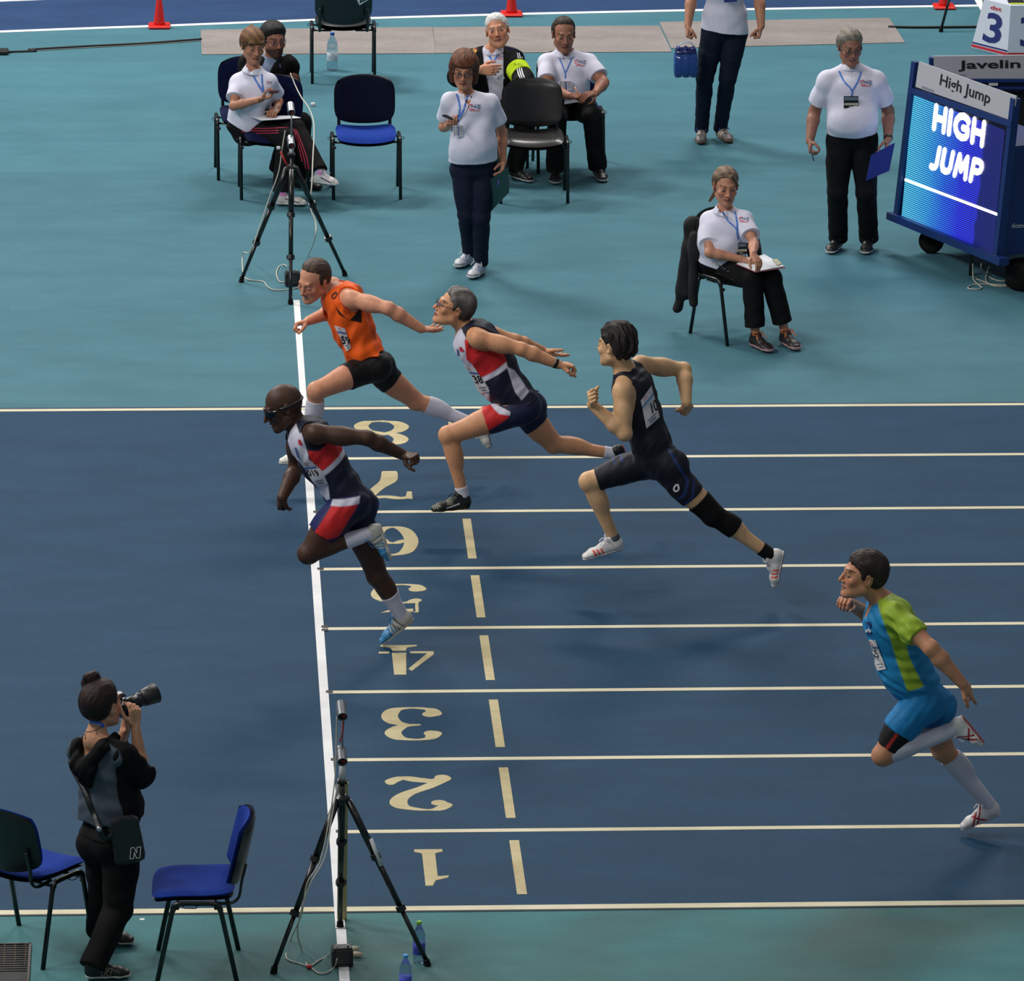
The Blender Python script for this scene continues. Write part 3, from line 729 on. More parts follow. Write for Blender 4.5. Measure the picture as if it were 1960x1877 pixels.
slab('finish_line',-.024,.030,-3,-.3,.0006,.0022,TAPE,floor,label='white tape under the battery')
for k in range(1,9):
    for dy in ((-.0,) if k!=4 else (.035,-.03)):
        slab('black_tab',.012,.052,lineY[k]+dy-.022,lineY[k]+dy+.022,.0063,.0073,mat('tab_black',(20,20,20)),floor)
for k in range(8):
    y0=lineY[k]; slab('dash_mark',.985,1.04,y0+.20,y0+1.06,.003,.0044,MARKM,floor)
# lane digits, stencilled, read from the far side (turned by 180 degrees)
def stroke(pts,tn,tk,n=8,pw=1.3):
    """pen with thin horizontals and thick verticals; pts (x,y[,factor]) -> list of discs"""
    p=smooth_path([V(a[0],a[1],a[2] if len(a)>2 else 1.) for a in pts],n); m=len(p); out=[]
    for i,a in enumerate(p):
        t=nrm((p[min(i+1,m-1)]-p[max(i-1,0)])*V(.6,1,0)); w=(tn+(tk-tn)*abs(t[1])**pw)*a[2]; out.append((a[0],a[1],w/2,abs(t[1])))
    return ('s',out)
def poly(pts): return ('p',pts)
def dot(x,y,rx,ry,n=18): return poly([(x+rx*math.cos(i*2*math.pi/n),y+ry*math.sin(i*2*math.pi/n)) for i in range(n)])
TN,TK=.075,.30
DIG={ # unit box: x 0..1 (left..right), y 0..1 (bottom..top), upright
1:[poly([(.15,0),(.85,0),(.85,.07),(.68,.11),(.66,.16),(.66,1),(.48,1),(.40,.86),(.08,.78),(.08,.72),(.34,.74),(.34,.16),(.32,.11),(.15,.07)])],
2:[stroke([(.16,.80),(.10,.86,.8),(.24,.965),(.50,.975),(.80,.88),(.86,.72),(.72,.52),(.36,.30),(.10,.10,.9),(.10,.03,.9)],TN,TK),dot(.20,.78,.135,.085),
   stroke([(.06,.06,1.6),(.25,.13,2.3),(.5,.10,2.5),(.75,.04,2.),(.93,.12,1.8),(.96,.20,1.)],TN,.14)],
3:[stroke([(.14,.80),(.22,.93,.8),(.46,.975),(.74,.92),(.84,.76),(.70,.60),(.48,.54,.9),(.38,.535,.9)],TN,TK),stroke([(.38,.535,.9),(.56,.54,.9),(.80,.44),(.87,.26),(.76,.08),(.46,.025),(.16,.08,.8),(.10,.20)],TN,TK),dot(.19,.79,.13,.08),dot(.17,.22,.14,.085)],
4:[poly([(.50,.26),(.76,.26),(.76,1),(.54,1)]),poly([(.30,0),(.95,0),(.95,.05),(.78,.09),(.75,.16),(.75,.20),(.50,.20),(.50,.16),(.47,.09),(.30,.05)]),poly([(.80,.22),(.99,.22),(.99,.29),(.80,.29)]),poly([(.02,.22),(.44,.22),(.44,.29),(.14,.29),(.50,.80),(.44,.88),(.02,.33)])],
5:[poly([(.15,.97),(.20,.95),(.55,.93),(.88,.97),(.93,1),(.70,.86),(.26,.84),(.28,.97)]),poly([(.15,.56),(.22,.56),(.24,.97),(.17,.97)]),stroke([(.19,.56,1.),(.34,.63,1.),(.60,.63,1.),(.84,.48),(.87,.28),(.72,.08),(.44,.025),(.18,.07,.8),(.12,.18)],TN,TK),dot(.18,.19,.14,.085)],
6:[stroke([(.86,.80),(.80,.93,.8),(.58,.975),(.30,.86),(.17,.50),(.28,.14),(.52,.025),(.78,.12),(.86,.32),(.74,.52),(.52,.58),(.34,.50,.8)],TN,TK),dot(.79,.79,.13,.085)],
7:[stroke([(.12,.93,1.6),(.30,.965,2.),(.60,.91,2.2),(.90,.955,1.8)],TN,.14),poly([(.05,.72),(.15,.72),(.19,.90),(.13,1.),(.05,1.)]),stroke([(.93,.93,.7),(.74,.60,.9),(.50,.30,1.2),(.46,.0,1.1)],TN,TK)],
8:[stroke([(.46,.975),(.22,.90),(.14,.74),(.26,.58),(.46,.52)],TN,TK),stroke([(.54,.975),(.78,.90),(.84,.76),(.74,.60),(.54,.54)],TN,TK),stroke([(.46,.54),(.20,.42),(.10,.24),(.22,.08),(.46,.02)],TN,TK),stroke([(.54,.50),(.80,.40),(.90,.22),(.78,.06),(.54,.02)],TN,TK)]}
DPX={1:(775,872,1696,1626),2:(737,870,1552,1487),3:(725,852,1418,1354),4:(717,842,1292,1235),5:(706,824,1175,1118),6:(702,811,1064,1008),7:(690,799,956,905),8:(676,787,853,806)}
for d,parts in DIG.items():
    xa,xb,yb,yt=DPX[d]; A=G((xa+xb)/2,yb); B=G((xa+xb)/2,yt); cx=(A[0]+B[0])/2; s=309 if d==4 else 1
    wdt=np.linalg.norm(G(xb,(yb+yt)/2)-G(xa,(yb+yt)/2))-.05; hgt=B[1]-A[1]
    # the digits lean a little in x because the far side is narrower: they are square to the lane
    x0,y1=cx+wdt/2,B[1]; g=Grid((x0-wdt-.03,y1-hgt-.03,-.0025),(x0+.03,y1+.03,.0115),.0035); X,Y,Z=g.xyz(); X=X[:,:,:1]; Y=Y[:,:,:1]
    D=np.full((len(g.ax[0]),len(g.ax[1]),1),.1,np.float32)
    for kd,pt in parts:
        if kd=='p': D=np.minimum(D,polysd([(x0-p[0]*wdt,y1-p[1]*hgt) for p in pt],X,Y))
        else:
            for (u,w_,r,ty) in pt:
                rx=r*wdt; ry=max(rx*.35,min(rx,r*wdt))*(1 if ty>.5 else 1); D=np.minimum(D,np.sqrt((X-(x0-u*wdt))**2+(Y-(y1-w_*hgt))**2)-rx)
    D=np.maximum(D,np.abs(Z-.0030)-.0017).astype(np.float32); v,q=nets(D,g)
    mesh_obj('lane_number',v,q,MARKM,floor,False,label='painted lane number %d'%d)
# curved far track with its white line
def far_line(px): return np.interp(px,[-200,0,170,305,640,1000,1300,1640,1960,2300],[70,61,54.5,50,37,27,20.5,14.5,10,6])
n=40; L=[G(x,far_line(x)) for x in np.linspace(-180,2300,n)]
L=[L[0]+V(-28,-2.5,0)]+L+[L[-1]+V(20,.2,0)]
mb=MB(); v=[]; f=[]
for i,p in enumerate(L): v+=[(p[0],p[1],.0006),(p[0],60,.0006)]
for i in range(len(L)-1): f.append((2*i,2*i+2,2*i+3,2*i+1))
mb.add(v,f).obj('curved_track',BLUE2,floor,world=True,label='blue oval track beyond the field')
mb=MB(); v=[]; f=[]
for i,p in enumerate(L): v+=[(p[0],p[1]-.03,.0016),(p[0],p[1]+.045,.0016)]
for i in range(len(L)-1): f.append((2*i,2*i+2,2*i+3,2*i+1))
mb.add(v,f).obj('lane_line',TAPE,floor,world=True,label='white inner line of the oval track')
mb=MB(); v=[]; f=[]
for i,p in enumerate(L): v+=[(p[0],p[1]+1.2,.0016),(p[0],p[1]+1.26,.0016)]
for i in range(len(L)-1): f.append((2*i,2*i+2,2*i+3,2*i+1))
mb.add(v,f).obj('lane_line',TAPE,floor,world=True)
A,B,C_,D_=G(1858,-12),G(1872,-12),G(1913,61),G(1901,61)
mb=MB(); mb.add([p+V(0,0,.0022) for p in (D_,C_,B,A)],[(0,1,2,3)]); mb.obj('cross_line',TAPE,floor,world=True,label='white cross line at the far right')
# scraps and dark spots on the floor
for (x,y,w) in ((272,1759,9),(1424,1370//1,0),):
    if w: 
        g=G(x,y); slab('tape_scrap',g[0]-.013,g[0]+.013,g[1]-.012,g[1]+.012,.0004,.0014,TAPE,floor)
# carpet runners
CARP=floor_mat('grey_carpet',(146,138,135),(130,123,120))
def carpet(q,label):
    p=[G(*a) for a in q]; mb=MB(); t=.006
    mb.add([a+V(0,0,.0005) for a in p]+[a+V(0,0,t) for a in p],[(7,6,5,4),(0,1,5,4),(1,2,6,5),(2,3,7,6),(3,0,4,7),(0,3,2,1)])
    o=mb.obj('carpet_runner',CARP,world=True); tag(o,label,'carpet','grey carpet runners')
carpet([(384,58),(828,52.5),(833,103),(386,105)],'grey carpet runner behind the bearded man, leftmost of three')
carpet([(829,53),(1262,50),(1286,100),(833,102.5)],'grey carpet runner behind the white-haired seated man, middle one')
carpet([(1262,43),(1702,35),(1732,82),(1285,93)],'grey carpet runner behind the man with jeans, rightmost one')
# ---------------------------------------------------------------- chairs
def pad_mesh(w,h,t,N,fn,r=.10):
    """cushion: (u,v) in -1..1 -> fn(x,y,off) gives world; returns front and back shell"""
    mb=MB(); v=[];f=[]
    def P2(u,v_): return w/2*u*(1-r*v_**4), h/2*v_*(1-r*u**4)
    for side in (1,-1):
        for j in range(N+1):
            for i in range(N+1):
                u=-1+2*i/N; q=-1+2*j/N; x,y=P2(u,q); e=max(abs(u),abs(q)); th=t/2*max(0,1-e**5)**.5
                v.append(fn(x,y,side*th,u,q))
    M=(N+1)*(N+1)
    for j in range(N):
        for i in range(N):
            a=j*(N+1)+i; f.append((a,a+1,a+N+2,a+N+1)); f.append((M+a,M+a+N+1,M+a+N+2,M+a+1))
    return mb.add(v,f)
FAB_BLUE=mat('blue_fabric',(18,52,140),rough=.95,spec=.2,bump=.15,bscale=300,vary=.05,vscale=40)
FAB_DARK=mat('dark_blue_fabric',(9,18,56),rough=.95,spec=.2,bump=.15,bscale=300)
FAB_SHADED=mat('navy_fabric',(6,12,34),rough=.95,spec=.2)  # darkened copy of the blue fabric, backrest shade put into the colour
VINYL=mat('black_vinyl',(15,14,14),rough=.33,spec=.6,bump=.05,bscale=60)
def chair(loc,rz,label,fabric,group=None,backf=None):
    t=empty('conference_chair',(loc[0],loc[1],0),label,'chair',rz,group)
    seat=lambda x,y,o,u,q:(x,y-.02,.475+o+.022*(u*u)-.020*max(0,-q-.3)**2*2+.010*max(0,q)**2)
    s=pad_mesh(.47,.44,.052,14,seat).obj('seat',fabric,t,True)
    pad_mesh(.455,.425,.02,8,lambda x,y,o,u,q:(x,y-.02,.448+o+.022*u*u-.018*max(0,-q-.3)**2*2),).obj('seat_shell',BLACKPLASTIC,t,True)
    back=lambda x,y,o,u,q:(x,.255+(y)*.24-o-.055*u*u+.0,.70+y-.028*(1-u*u)*(q<0)*(-q)+.02*(1-u*u)*(q>0)*q)
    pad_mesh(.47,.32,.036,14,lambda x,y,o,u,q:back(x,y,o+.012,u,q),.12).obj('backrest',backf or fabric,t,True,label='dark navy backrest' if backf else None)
    pad_mesh(.48,.33,.030,10,lambda x,y,o,u,q:back(x,y,o-.012,u,q),.12).obj('back_shell',BLACKPLASTIC,t,True)
    for q in(-1,1):
        X=q*.262
        mb=MB(); mb.tube([(X,-.215,0),(X,-.13,.41),(X,-.118,.437)],[.0135]*3,10); mb.obj('leg',BLACKMETAL,t,True)
        mb=MB(); mb.tube([(X,.215,0),(X,.13,.41),(X,.118,.437)],[.0135]*3,10); mb.obj('leg',BLACKMETAL,t,True)
        mb=MB(); mb.tube(smooth_path([V(X,-.127,.42),V(X,-.118,.448),V(X,-.085,.463),V(X,0,.464),V(X,.085,.463),V(X,.118,.448),V(X,.127,.42)],4),.0150,10); mb.obj('side_rail',BLACKMETAL,t,True)
        mb=MB(); mb.tube([(X,-.10,.435),(q*.17,-.10,.432),(q*.1,-.1,.432)],.009,6); mb.obj('cross_bar',BLACKMETAL,t,True); mb=MB(); mb.tube([(X,.10,.435),(q*.17,.10,.432),(q*.1,.1,.432)],.009,6); mb.obj('cross_bar',BLACKMETAL,t,True)
        mb=MB(); mb.tube(smooth_path([V(q*.195,.06,.445),V(q*.198,.17,.440),V(q*.200,.222,.475),V(q*.200,.238,.56),V(q*.195,.262,.66)],5),.013,8,flat=.6); mb.obj('back_support',BLACKMETAL,t,True)
        mb=MB(); mb.tube(smooth_path([V(X,-.07,.45),V(X+q*.03,-.07,.45),V(X+q*.034,-.04,.45),V(X+q*.034,.0,.45),V(X,.0,.45)],3),.0028,6); mb.obj('linking_hook',STEEL if 0 else BLACKMETAL,t,True)
        mb=MB(); mb.lathe([(.011,-.01),(.013,0),(.011,.012)],(X-q*.012,-.137,.40),(0,-1,.2),8); mb.obj('bolt',BLACKMETAL,t,True)
    return t
chair((.600,15.80),0.02,'empty blue conference chair facing the camera, between the tripod and the standing woman',FAB_BLUE,backf=FAB_SHADED)
chair((1.905,15.66),0.0,'empty black vinyl conference chair in front of the two seated men',VINYL)
tc=chair((.520,19.72),math.pi,'black conference chair seen from behind on the grey carpet, with a white sticker',VINYL)
chair((-.12,15.82),0.03,'dark blue chair under the young woman in striped track pants',FAB_DARK)
chair((-.30,16.45),0.05,'dark blue chair under the bearded man in a black suit',FAB_DARK)
chair((2.24,16.62),.05,'dark chair under the seated man writing in a white polo',FAB_DARK)
chair((1.66,16.80),-.05,'dark chair under the white-haired man in a tracksuit jacket',FAB_DARK)
wc=chair((3.17,11.64),math.radians(34),'dark chair with a black jacket over its back, under the seated woman at right',VINYL)
chair((-1.67,-.52),math.radians(141.5),'blue conference chair cut by the left frame edge, behind the photographer',FAB_BLUE)
chair((-.775,-.85),math.radians(-91),'blue conference chair facing left beside the near tripod',FAB_BLUE)
# sticker on the far chair
def wl(o,p): M=Matrix.LocRotScale(o.location,o.rotation_euler,o.scale); return np.array(M@Vector(p))
bv=bvh_of(*[c for c in tc.children if c.name.startswith(('back_shell','backrest'))])
v,f=quadgrid([(680,-6),(700,-14),(708,-2),(688,10)],4,3); drape('sticker',bv,v,f,mat('sticker',(205,210,215)),tc,.004)
text_on('sticker_text',bv,'ZS',[(683,-6),(701,-12),(706,-2),(688,6)],mat('ink',(16,16,18)),tc,.006,bold=.03)
# ---------------------------------------------------------------- traffic cones
CONE=mat('cone_red',(215,28,20),rough=.45)
def tcone(x,y,label):
    g=G(x,y); t=empty('traffic_cone',(g[0],g[1],0),label,'cone')
    MB().box((0,0,.014),(.19,.19,.026),bev=.012).obj('base',CONE,t)
    MB().lathe([(.052,.026),(.048,.05),(.0125,.335),(.010,.34)],n=20).obj('body',CONE,t,True)
tcone(305,52,'red plastic cone at the far left by the curved line')
tcone(979,29,'red plastic cone behind the white-haired seated man')
tcone(1807,15,'red plastic cone at the top right near the black stand')
# ---------------------------------------------------------------- far cables
def cable(name,pts,r,m,label,cat='cable',group=None,n=8,parent=None,closed=False):
    mb=MB(); mb.tube(smooth_path([np.asarray(p,float) for p in pts],n),r,6); o=mb.obj(name,m,parent,True,True)
    if parent is None: tag(o,label,cat,group)
    return o
cb=mat('cable_black',(16,16,17),rough=.6)
gp=lambda x,y,z=.006: G(x,y)+V(0,0,z)
c1=cable('floor_cable',[G(-60,105)+V(-3,-.2,.012),gp(0,102,.012),gp(60,97,.012),gp(170,90.5,.012),gp(280,85,.012),gp(386,77,.012)],.009,cb,'thin black cable on the floor running left from the grey carpet')
cable('strand',[gp(-40,104,.006),gp(60,98.5,.006),gp(120,95,.006),gp(240,88.5,.006),gp(330,83,.006),gp(386,79,.006)],.004,mat('cable_grey',(120,115,105)),None,parent=c1)
MB().box(G(6,103)+V(0,0,.02),(.09,.12,.04),bev=.01).obj('connector',cb,c1,world=True)
cable('floor_cable',[gp(1700,53.5,.012),gp(1760,54.5,.012),gp(1830,54,.012),gp(1925,53,.012),G(1990,53)+V(0,0,.012),G(2300,50)+V(0,0,.012)],.011,cb,'black cable on the floor right of the grey carpets')
# ---------------------------------------------------------------- bottles
def bottle(x,y,h,label,cap,tint,lab,name='water_bottle',loc=None,parent=None,k=1.,fill=.0,labz=(.30,.52)):
    g=G(x,y) if loc is None else loc; t=empty(name,(g[0],g[1],g[2] if loc is not None else 0),label,'bottle')
    r=.043*k*h/.30
    pr=[(r*.55,.0),(r*.92,.004),(r,.02),(r,.10*h),(r*.95,.12*h),(r,.14*h),(r,.30*h),(r*.9,.40*h),(r,.50*h),(r,.60*h),(r*.93,.63*h),(r,.66*h),(r*.93,.72*h),(r*.62,.82*h),(r*.36,.90*h),(r*.34,.945*h)]
    MB().lathe(pr,n=20).obj('body',mat('pet_%d_%d_%d'%tint,tint,rough=.06,trans=.92,alpha=.8,spec=.6,),t,True)
    MB().lathe([(r*.40,.935*h),(r*.42,.94*h),(r*.42,.995*h),(r*.36,h)],n=16).obj('cap',mat('cap_%d_%d_%d'%cap,cap,rough=.4),t,True)
    if lab: 
        lb=MB().lathe([(r*1.015,labz[0]*h),(r*1.02,labz[0]*h+.002),(r*.97 if labz[0]<.4<labz[1] else r*1.02,(labz[0]+labz[1])/2*h),(r*1.02,labz[1]*h)],n=20).obj('label',mat('lab_%d_%d_%d'%lab,lab,rough=.5),t,True)
    return t
bottle(802,1841,.235,'small water bottle with a green cap beside the right tripod foot',(120,190,30),(150,196,226),(56,66,170),labz=(.22,.48))
bottle(776,1906,.235,'small water bottle with a light blue cap cut by the bottom edge',(60,150,215),(165,200,226),(66,78,196),labz=(.22,.50))
bottle(636,134,.325,'clear water bottle with a blue cap standing under the far black chair',(30,90,180),(185,222,236),(190,200,210),labz=(.26,.48))
# ---------------------------------------------------------------- tripods with photocells
def cyl_sensor(mb,c,d,L,r,n=18):
    c=np.asarray(c); mb.lathe([(r*.9,-L/2),(r,-L/2+.004),(r,L/2-.01),(r*1.03,L/2-.008),(r*1.03,L/2),(r*.86,L/2),(r*.84,L/2-.02)],c,d,n); return mb
ALU=mat('grey_aluminium',(128,130,134),rough=.35,metal=.6)
def tripod(feet,apx,apy,ztop,label,sens,slat=None,armz=.06,r0=.016,cut=(.34,.66)):
    feet=[np.asarray(f) for f in feet]; c=sum(feet)/3; Yc=c[1]; ap=P(apx,apy,Yc); ap=V(ap[0],ap[1],ap[2])
    t=empty('tripod',(c[0],c[1],0),label,'tripod')
    mb=MB(); mb.tube([ap-V(0,0,.22),ap+V(0,0,.10)],.0145,10); mb.obj('centre_column',BLACKMETAL,t,True,True)
    mb=MB(); mb.lathe([(.03,-.02),(.042,-.01),(.042,.015),(.024,.03)],ap,(0,0,1),12); mb.obj('crown',BLACKPLASTIC,t,False,True)
    for i,f in enumerate(feet):
        f=f+V(0,0,.018); d=nrm((f-ap)*V(1,1,0)); a=ap+d*.035-V(0,0,.0); L=f-a
        g=MB(); g.tube([a,a+L*cut[0]],r0*1.05,10); g.obj('leg',BLACKMETAL,t,True,True)
        lg=t.children[-1] if 0 else None
        leg=[o for o in bpy.data.objects if o.parent==t and o.name.startswith('leg')][-1]
        mb=MB(); mb.tube([a+L*(cut[0]-.01),a+L*cut[1]],r0*.85,10); mb.obj('leg_section',BLACKMETAL,leg,True,True)
        mb=MB(); mb.tube([a+L*(cut[1]-.01),f],r0*.68,10); mb.obj('leg_section',BLACKMETAL,leg,True,True)
        for k in cut:
            mb=MB(); mb.tube([a+L*(k-.012),a+L*(k+.02)],r0*1.45,8); mb.box(a+L*k+nrm(np.cross(L,V(0,0,1)))*.02,(.022,.014,.028),bev=.004); mb.obj('clamp',BLACKPLASTIC,leg,False,True)
        mb=MB(); mb.tube([f-nrm(L)*.02,f],[.018,.018],8); mb.lathe([(.016,-.018),(.021,-.012),(.019,-.002),(.01,.004)],f,(0,0,1),10); mb.obj('foot',RUBBER,leg,True,True)
    top=V(ap[0],ap[1],ztop)
    mb=MB(); mb.box(ap+V(0,0,.105),(.055,.055,.02),bev=.005); mb.obj('mount_plate',BLACKPLASTIC,t,False,True)
    mb=MB(); mb.tube([ap+V(0,0,.11),top],.006,8); mb.obj('mast',WHITEPL if 0 else ALU,t,True,True)
    for z in sens:
        d=nrm(V(.05,-.93,-.35)); cc=V(ap[0]-.004,ap[1]-.02,z)
        mb=cyl_sensor(MB(),cc,d,.115,.0275); so=mb.obj('photocell',ALU,t,False,True)
        mb=MB(); mb.lathe([(.022,0),(.022,.002)],cc+d*.038,d,16); mb.obj('lens_plate',BLACKPLASTIC,so,False,True)
        mb=MB(); mb.lathe([(.007,0),(.007,.014),(.004,.018)],cc+d*.040+V(.008,0,0),d,10); mb.obj('red_plug',mat('plug_red',(190,30,36)),so,True,True)
    if slat is not None:
        p0,p1=slat; mb=MB(); u=nrm(p1-p0); w=V(.026,0,0); n_=V(0,.012,0)
        v=[p0-w-n_,p0+w-n_,p0+w+n_,p0-w+n_,p1-w-n_,p1+w-n_,p1+w+n_,p1-w+n_]; mb.add(v,[(0,3,2,1),(4,5,6,7),(0,1,5,4),(1,2,6,5),(2,3,7,6),(3,0,4,7)])
        mb.obj('wooden_slat',mat('plywood',(196,174,122),rough=.7,vary=.08,vscale=20),t,False,True)
    return t,ap
nf=[G(524,1862),G(818,1848),G(651,1775)]
zt=P(653,1352,-.67)[2]; z2=P(655,1440,-.67)[2]
tn,apn=tripod(nf,655,1530,zt,'near black tripod with two photocells on the bottom of the finish line',[zt-.005,z2],slat=(G(655,1768)+V(.0,.07,.005),P(657,1497,-.55)),r0=.019)
ff=[G(462,540),G(556,582),G(660,528)]
Yf=sum(ff)[1]/3; zf=P(559,205,Yf)[2]; zf2=P(559,270,Yf)[2]
tf,apf=tripod(ff,558,322,zf,'far black tripod with two photocells beyond the end of the finish line',[zf-.005,zf2],r0=.020)
MB().tube([P(498,0,0)*0+apf+V(0,0,.11),apf+V(0,0,.16)],.016,8).obj('mount_neck',WHITEPL,tf,True,True)
MB().tube([apn+V(0,0,.11),apn+V(0,0,.20)],[.02,.014],8).obj('mount_neck',WHITEPL,tn,True,True)
# white stickers on the legs
MB().tube([P(710,1604,-.75)+V(.0,-.012,0),P(729,1655,-.77)+V(.0,-.012,0)],.012,6).obj('leg_sticker',WHITEPL,tn,True,True)
MB().tube([P(559,402,Yf-.1)+V(0,-.02,0),P(559,430,Yf-.12)+V(0,-.02,0)],.011,6).obj('leg_sticker',WHITEPL,tf,True,True)
fr=[G(1801,61),G(1884,21),G(1985,48)]; cR=sum(fr)/3
ts,aps=tripod(fr,1884,-235,2.0,'black stand with splayed legs cut by the top edge at right',[],slat=(G(1887,20)+V(0,.03,.005),P(1887,-160,cR[1]+.1)),r0=.018)
# batteries and cables
BAT=mat('battery_black',(24,23,24),rough=.45)
def battery(x,y,label,rz=0.1):
    g=G(x,y); t=empty('battery_box',(g[0],g[1]+.04,0),label,'battery',rz)
    MB().box((0,0,.05),(.112,.072,.098),bev=.006).obj('case',BAT,t)
    MB().box((0,0,.103),(.104,.066,.012),bev=.003).obj('lid',BLACKPLASTIC,t)
    for q in(-1,1): MB().box((q*.03,-.01,.113),(.012,.008,.014),bev=.002).obj('terminal',STEEL,t)
    mb=MB()
    for k in range(5): mb.box((0.004,-.037,.03+.012*k),(.07-.008*(k%3),.002,.004))
    mb.obj('case_print',mat('faint_print',(70,68,66)),t)
    return t
battery(655,1852,'black battery box on the tape below the near tripod'); battery(560,549,'black battery box behind the front leg of the far tripod')
W_=.0042
Q=lambda x,y,Y: P(x,y,Y)
cable('signal_cable',[Q(645,1372,-.68),Q(643,1440,-.69),Q(640,1500,-.74),Q(628,1580,-.8),Q(612,1650,-.84),Q(588,1690,-.88),Q(577,1750,-.9),gp(556,1800),gp(548,1834),gp(575,1846),gp(592,1852)],W_,CABLEW,'white cable winding down the left leg of the near tripod',group=None)
cable('signal_cable',[Q(648,1490,-.70),Q(634,1570,-.8),Q(622,1640,-.86),Q(590,1700,-.9),Q(570,1775,-.93),gp(578,1822),gp(590,1850),gp(610,1840),gp(628,1830),Q(645,1812,-.92)],W_,CABLEW,'white cable looping from the near tripod to its battery')
cable('signal_cable',[gp(594,1852),gp(610,1864),gp(628,1862),gp(640,1852),Q(645,1835,-.96)],W_,CABLEW,'short white cable curling left of the near battery box')
cable('signal_cable',[Q(658,1378,-.72),Q(656,1400,-.72),Q(650,1420,-.71)],.004,mat('cable_red',(150,26,30)),'red and black lead between the two photocells of the near tripod')
MB().lathe([(.012,0),(.016,.006),(.016,.014),(.01,.02)],G(592,1853),(0,0,1),10).obj('cable_joint',mat('plug_red',(190,30,36)),tn,True,True)
mb=MB(); mb.lathe([(.013,-.04),(.017,0),(.013,.03)],G(676,1822)+V(0,0,.018),(1,.3,0),8); mb.lathe([(.012,-.04),(.017,0),(.012,.03)],G(683,1832)+V(0,0,.018),(1,-.2,0),8); o=mb.obj('tape_roll',mat('beige_tape',(205,192,165)),None,True,True); tag(o,'two beige rolled tape ends lying beside the near battery box','tape')
cable('signal_cable',[Q(556,140,Yf+2.3),Q(566,165,Yf+2.2),Q(578,188,Yf+2.0),Q(591,206,Yf+1.8),Q(600,232,Yf+1.5),Q(601,262,Yf+1.2),Q(599,300,Yf+.9),Q(597,350,Yf+.6),Q(594,395,Yf+.5),Q(604,425,Yf+.4),Q(603,455,Yf+.3),gp(590,490)],.005,CABLEW,'white cable hanging right of the far tripod')
cable('signal_cable',[Q(546,250,Yf),Q(540,285,Yf),Q(533,330,Yf),Q(515,380,Yf),Q(500,425,Yf-.05),Q(480,480,Yf-.05),gp(465,510,.1),gp(466,528,.01),gp(478,537),gp(503,540),gp(512,550),gp(525,556),gp(545,556),gp(565,553),gp(575,548)],.005,CABLEW,'white cable winding down the left leg of the far tripod to the floor')
cable('signal_cable',[gp(548,541),gp(535,540),gp(529,525),gp(534,512),gp(543,508),Q(549,510,Yf+.1)],.005,CABLEW,'small white cable loop left of the far battery box')
MB().box(Q(533,283,Yf-.02),(.03,.02,.022),bev=.004).obj('cable_clip',WHITEPL,tf,False,True)
MB().tube([Q(537,290,Yf-.02),Q(545,308,Yf-.02),Q(553,320,Yf-.02)],.008,6).obj('red_tape',mat('tape_red',(170,40,30)),tf,True,True)
x_=MB().box(Q(599,202,16.2)+V(0,0,0),(.035,.03,.03),bev=.006).obj('white_plug',WHITEPL,None,False,True); x_.location.z=.0; x_.location=tuple(G(599,203)); tag(x_,'tiny white plug lying on the floor right of the bearded man','plug')
# ---------------------------------------------------------------- floor grate at the lower left
g0=G(60,1807); gx=g0[0]; gy=g0[1]; gr=empty('floor_grate',(gx-.3,gy-.3,0),'dark metal floor grate at the bottom left corner','grate')
def gb(name,x0,x1,y0,y1,z0,z1,m):
    return MB().box(((x0+x1)/2,(y0+y1)/2,(z0+z1)/2),(x1-x0,y1-y0,z1-z0)).obj(name,m,gr,False,True)
dk=mat('grate_dark',(10,10,10),rough=.7)
gb('pit_plate',gx-.5,gx,gy-.75,gy,.001,.003,dk)
gb('grate_frame',gx-.012,gx,gy-.75,gy,.003,.010,mat('grate_frame_m',(62,52,44),rough=.5,metal=.4)); gb('grate_frame',gx-.5,gx,gy-.010,gy,.003,.010,mat('grate_frame_m',(0,0,0)))
br=mat('grate_brass',(112,92,56),rough=.5,metal=.3)
for i in range(4):
    for j in range(10):
        x=gx-.030-.056*i; y=gy-.02-.0333*j; mb=MB(); mb.tube([(x-.010,y,.005),(x-.003,y-.006,.009),(x+.003,y+.006,.009),(x+.010,y,.005)],.0016,4); mb.obj('grate_tab',br,gr,True,True)
for j in range(12): gb('grate_bar',gx-.5,gx-.012,gy-.035-.0333*j,gy-.028-.0333*j,.003,.007,mat('grate_bar_m',(30,29,28),rough=.4,metal=.4))
# ---------------------------------------------------------------- LED display trailer
TB=mat('trailer_blue',(14,44,104),rough=.45,vary=.04)
TBD=mat('trailer_dark',(8,16,44),rough=.5)
SBL=G(1722,417,.26); SBR=G(1905,493,.26); e=nrm(SBR-SBL)
def onray(px,py,f):
    d=ray(px,py); return CAM+d*f(d)
d_=ray(1745,176); STL=CAM+d_*(((SBL-CAM)@e)/(d_@e))
upv=STL-SBL; pn=nrm(np.cross(e,upv)); pn=pn if pn@ray(1830,300)<0 else -pn     # faces the viewer side
def PL(px,py,off=0.): d=ray(px,py); return CAM+d*(((SBL+pn*off-CAM)@pn)/(d@pn))
print('LED width',np.linalg.norm(SBR-SBL),'height',np.linalg.norm(upv),'STL z',STL[2],'tr',proj(STL+SBR-SBL))
WV=SBR-SBL; UV=upv
tl=empty('led_display_trailer',(SBL+WV*.5)*V(1,1,0),'blue trailer with a glowing HIGH JUMP screen at the right edge','display')
mb=MB(); mb.quadslab([PL(1745,176,.0),PL(1937,240,.0),SBR,SBL],.04)
scr=mb.obj('screen_panel',TBD,tl,False,True)
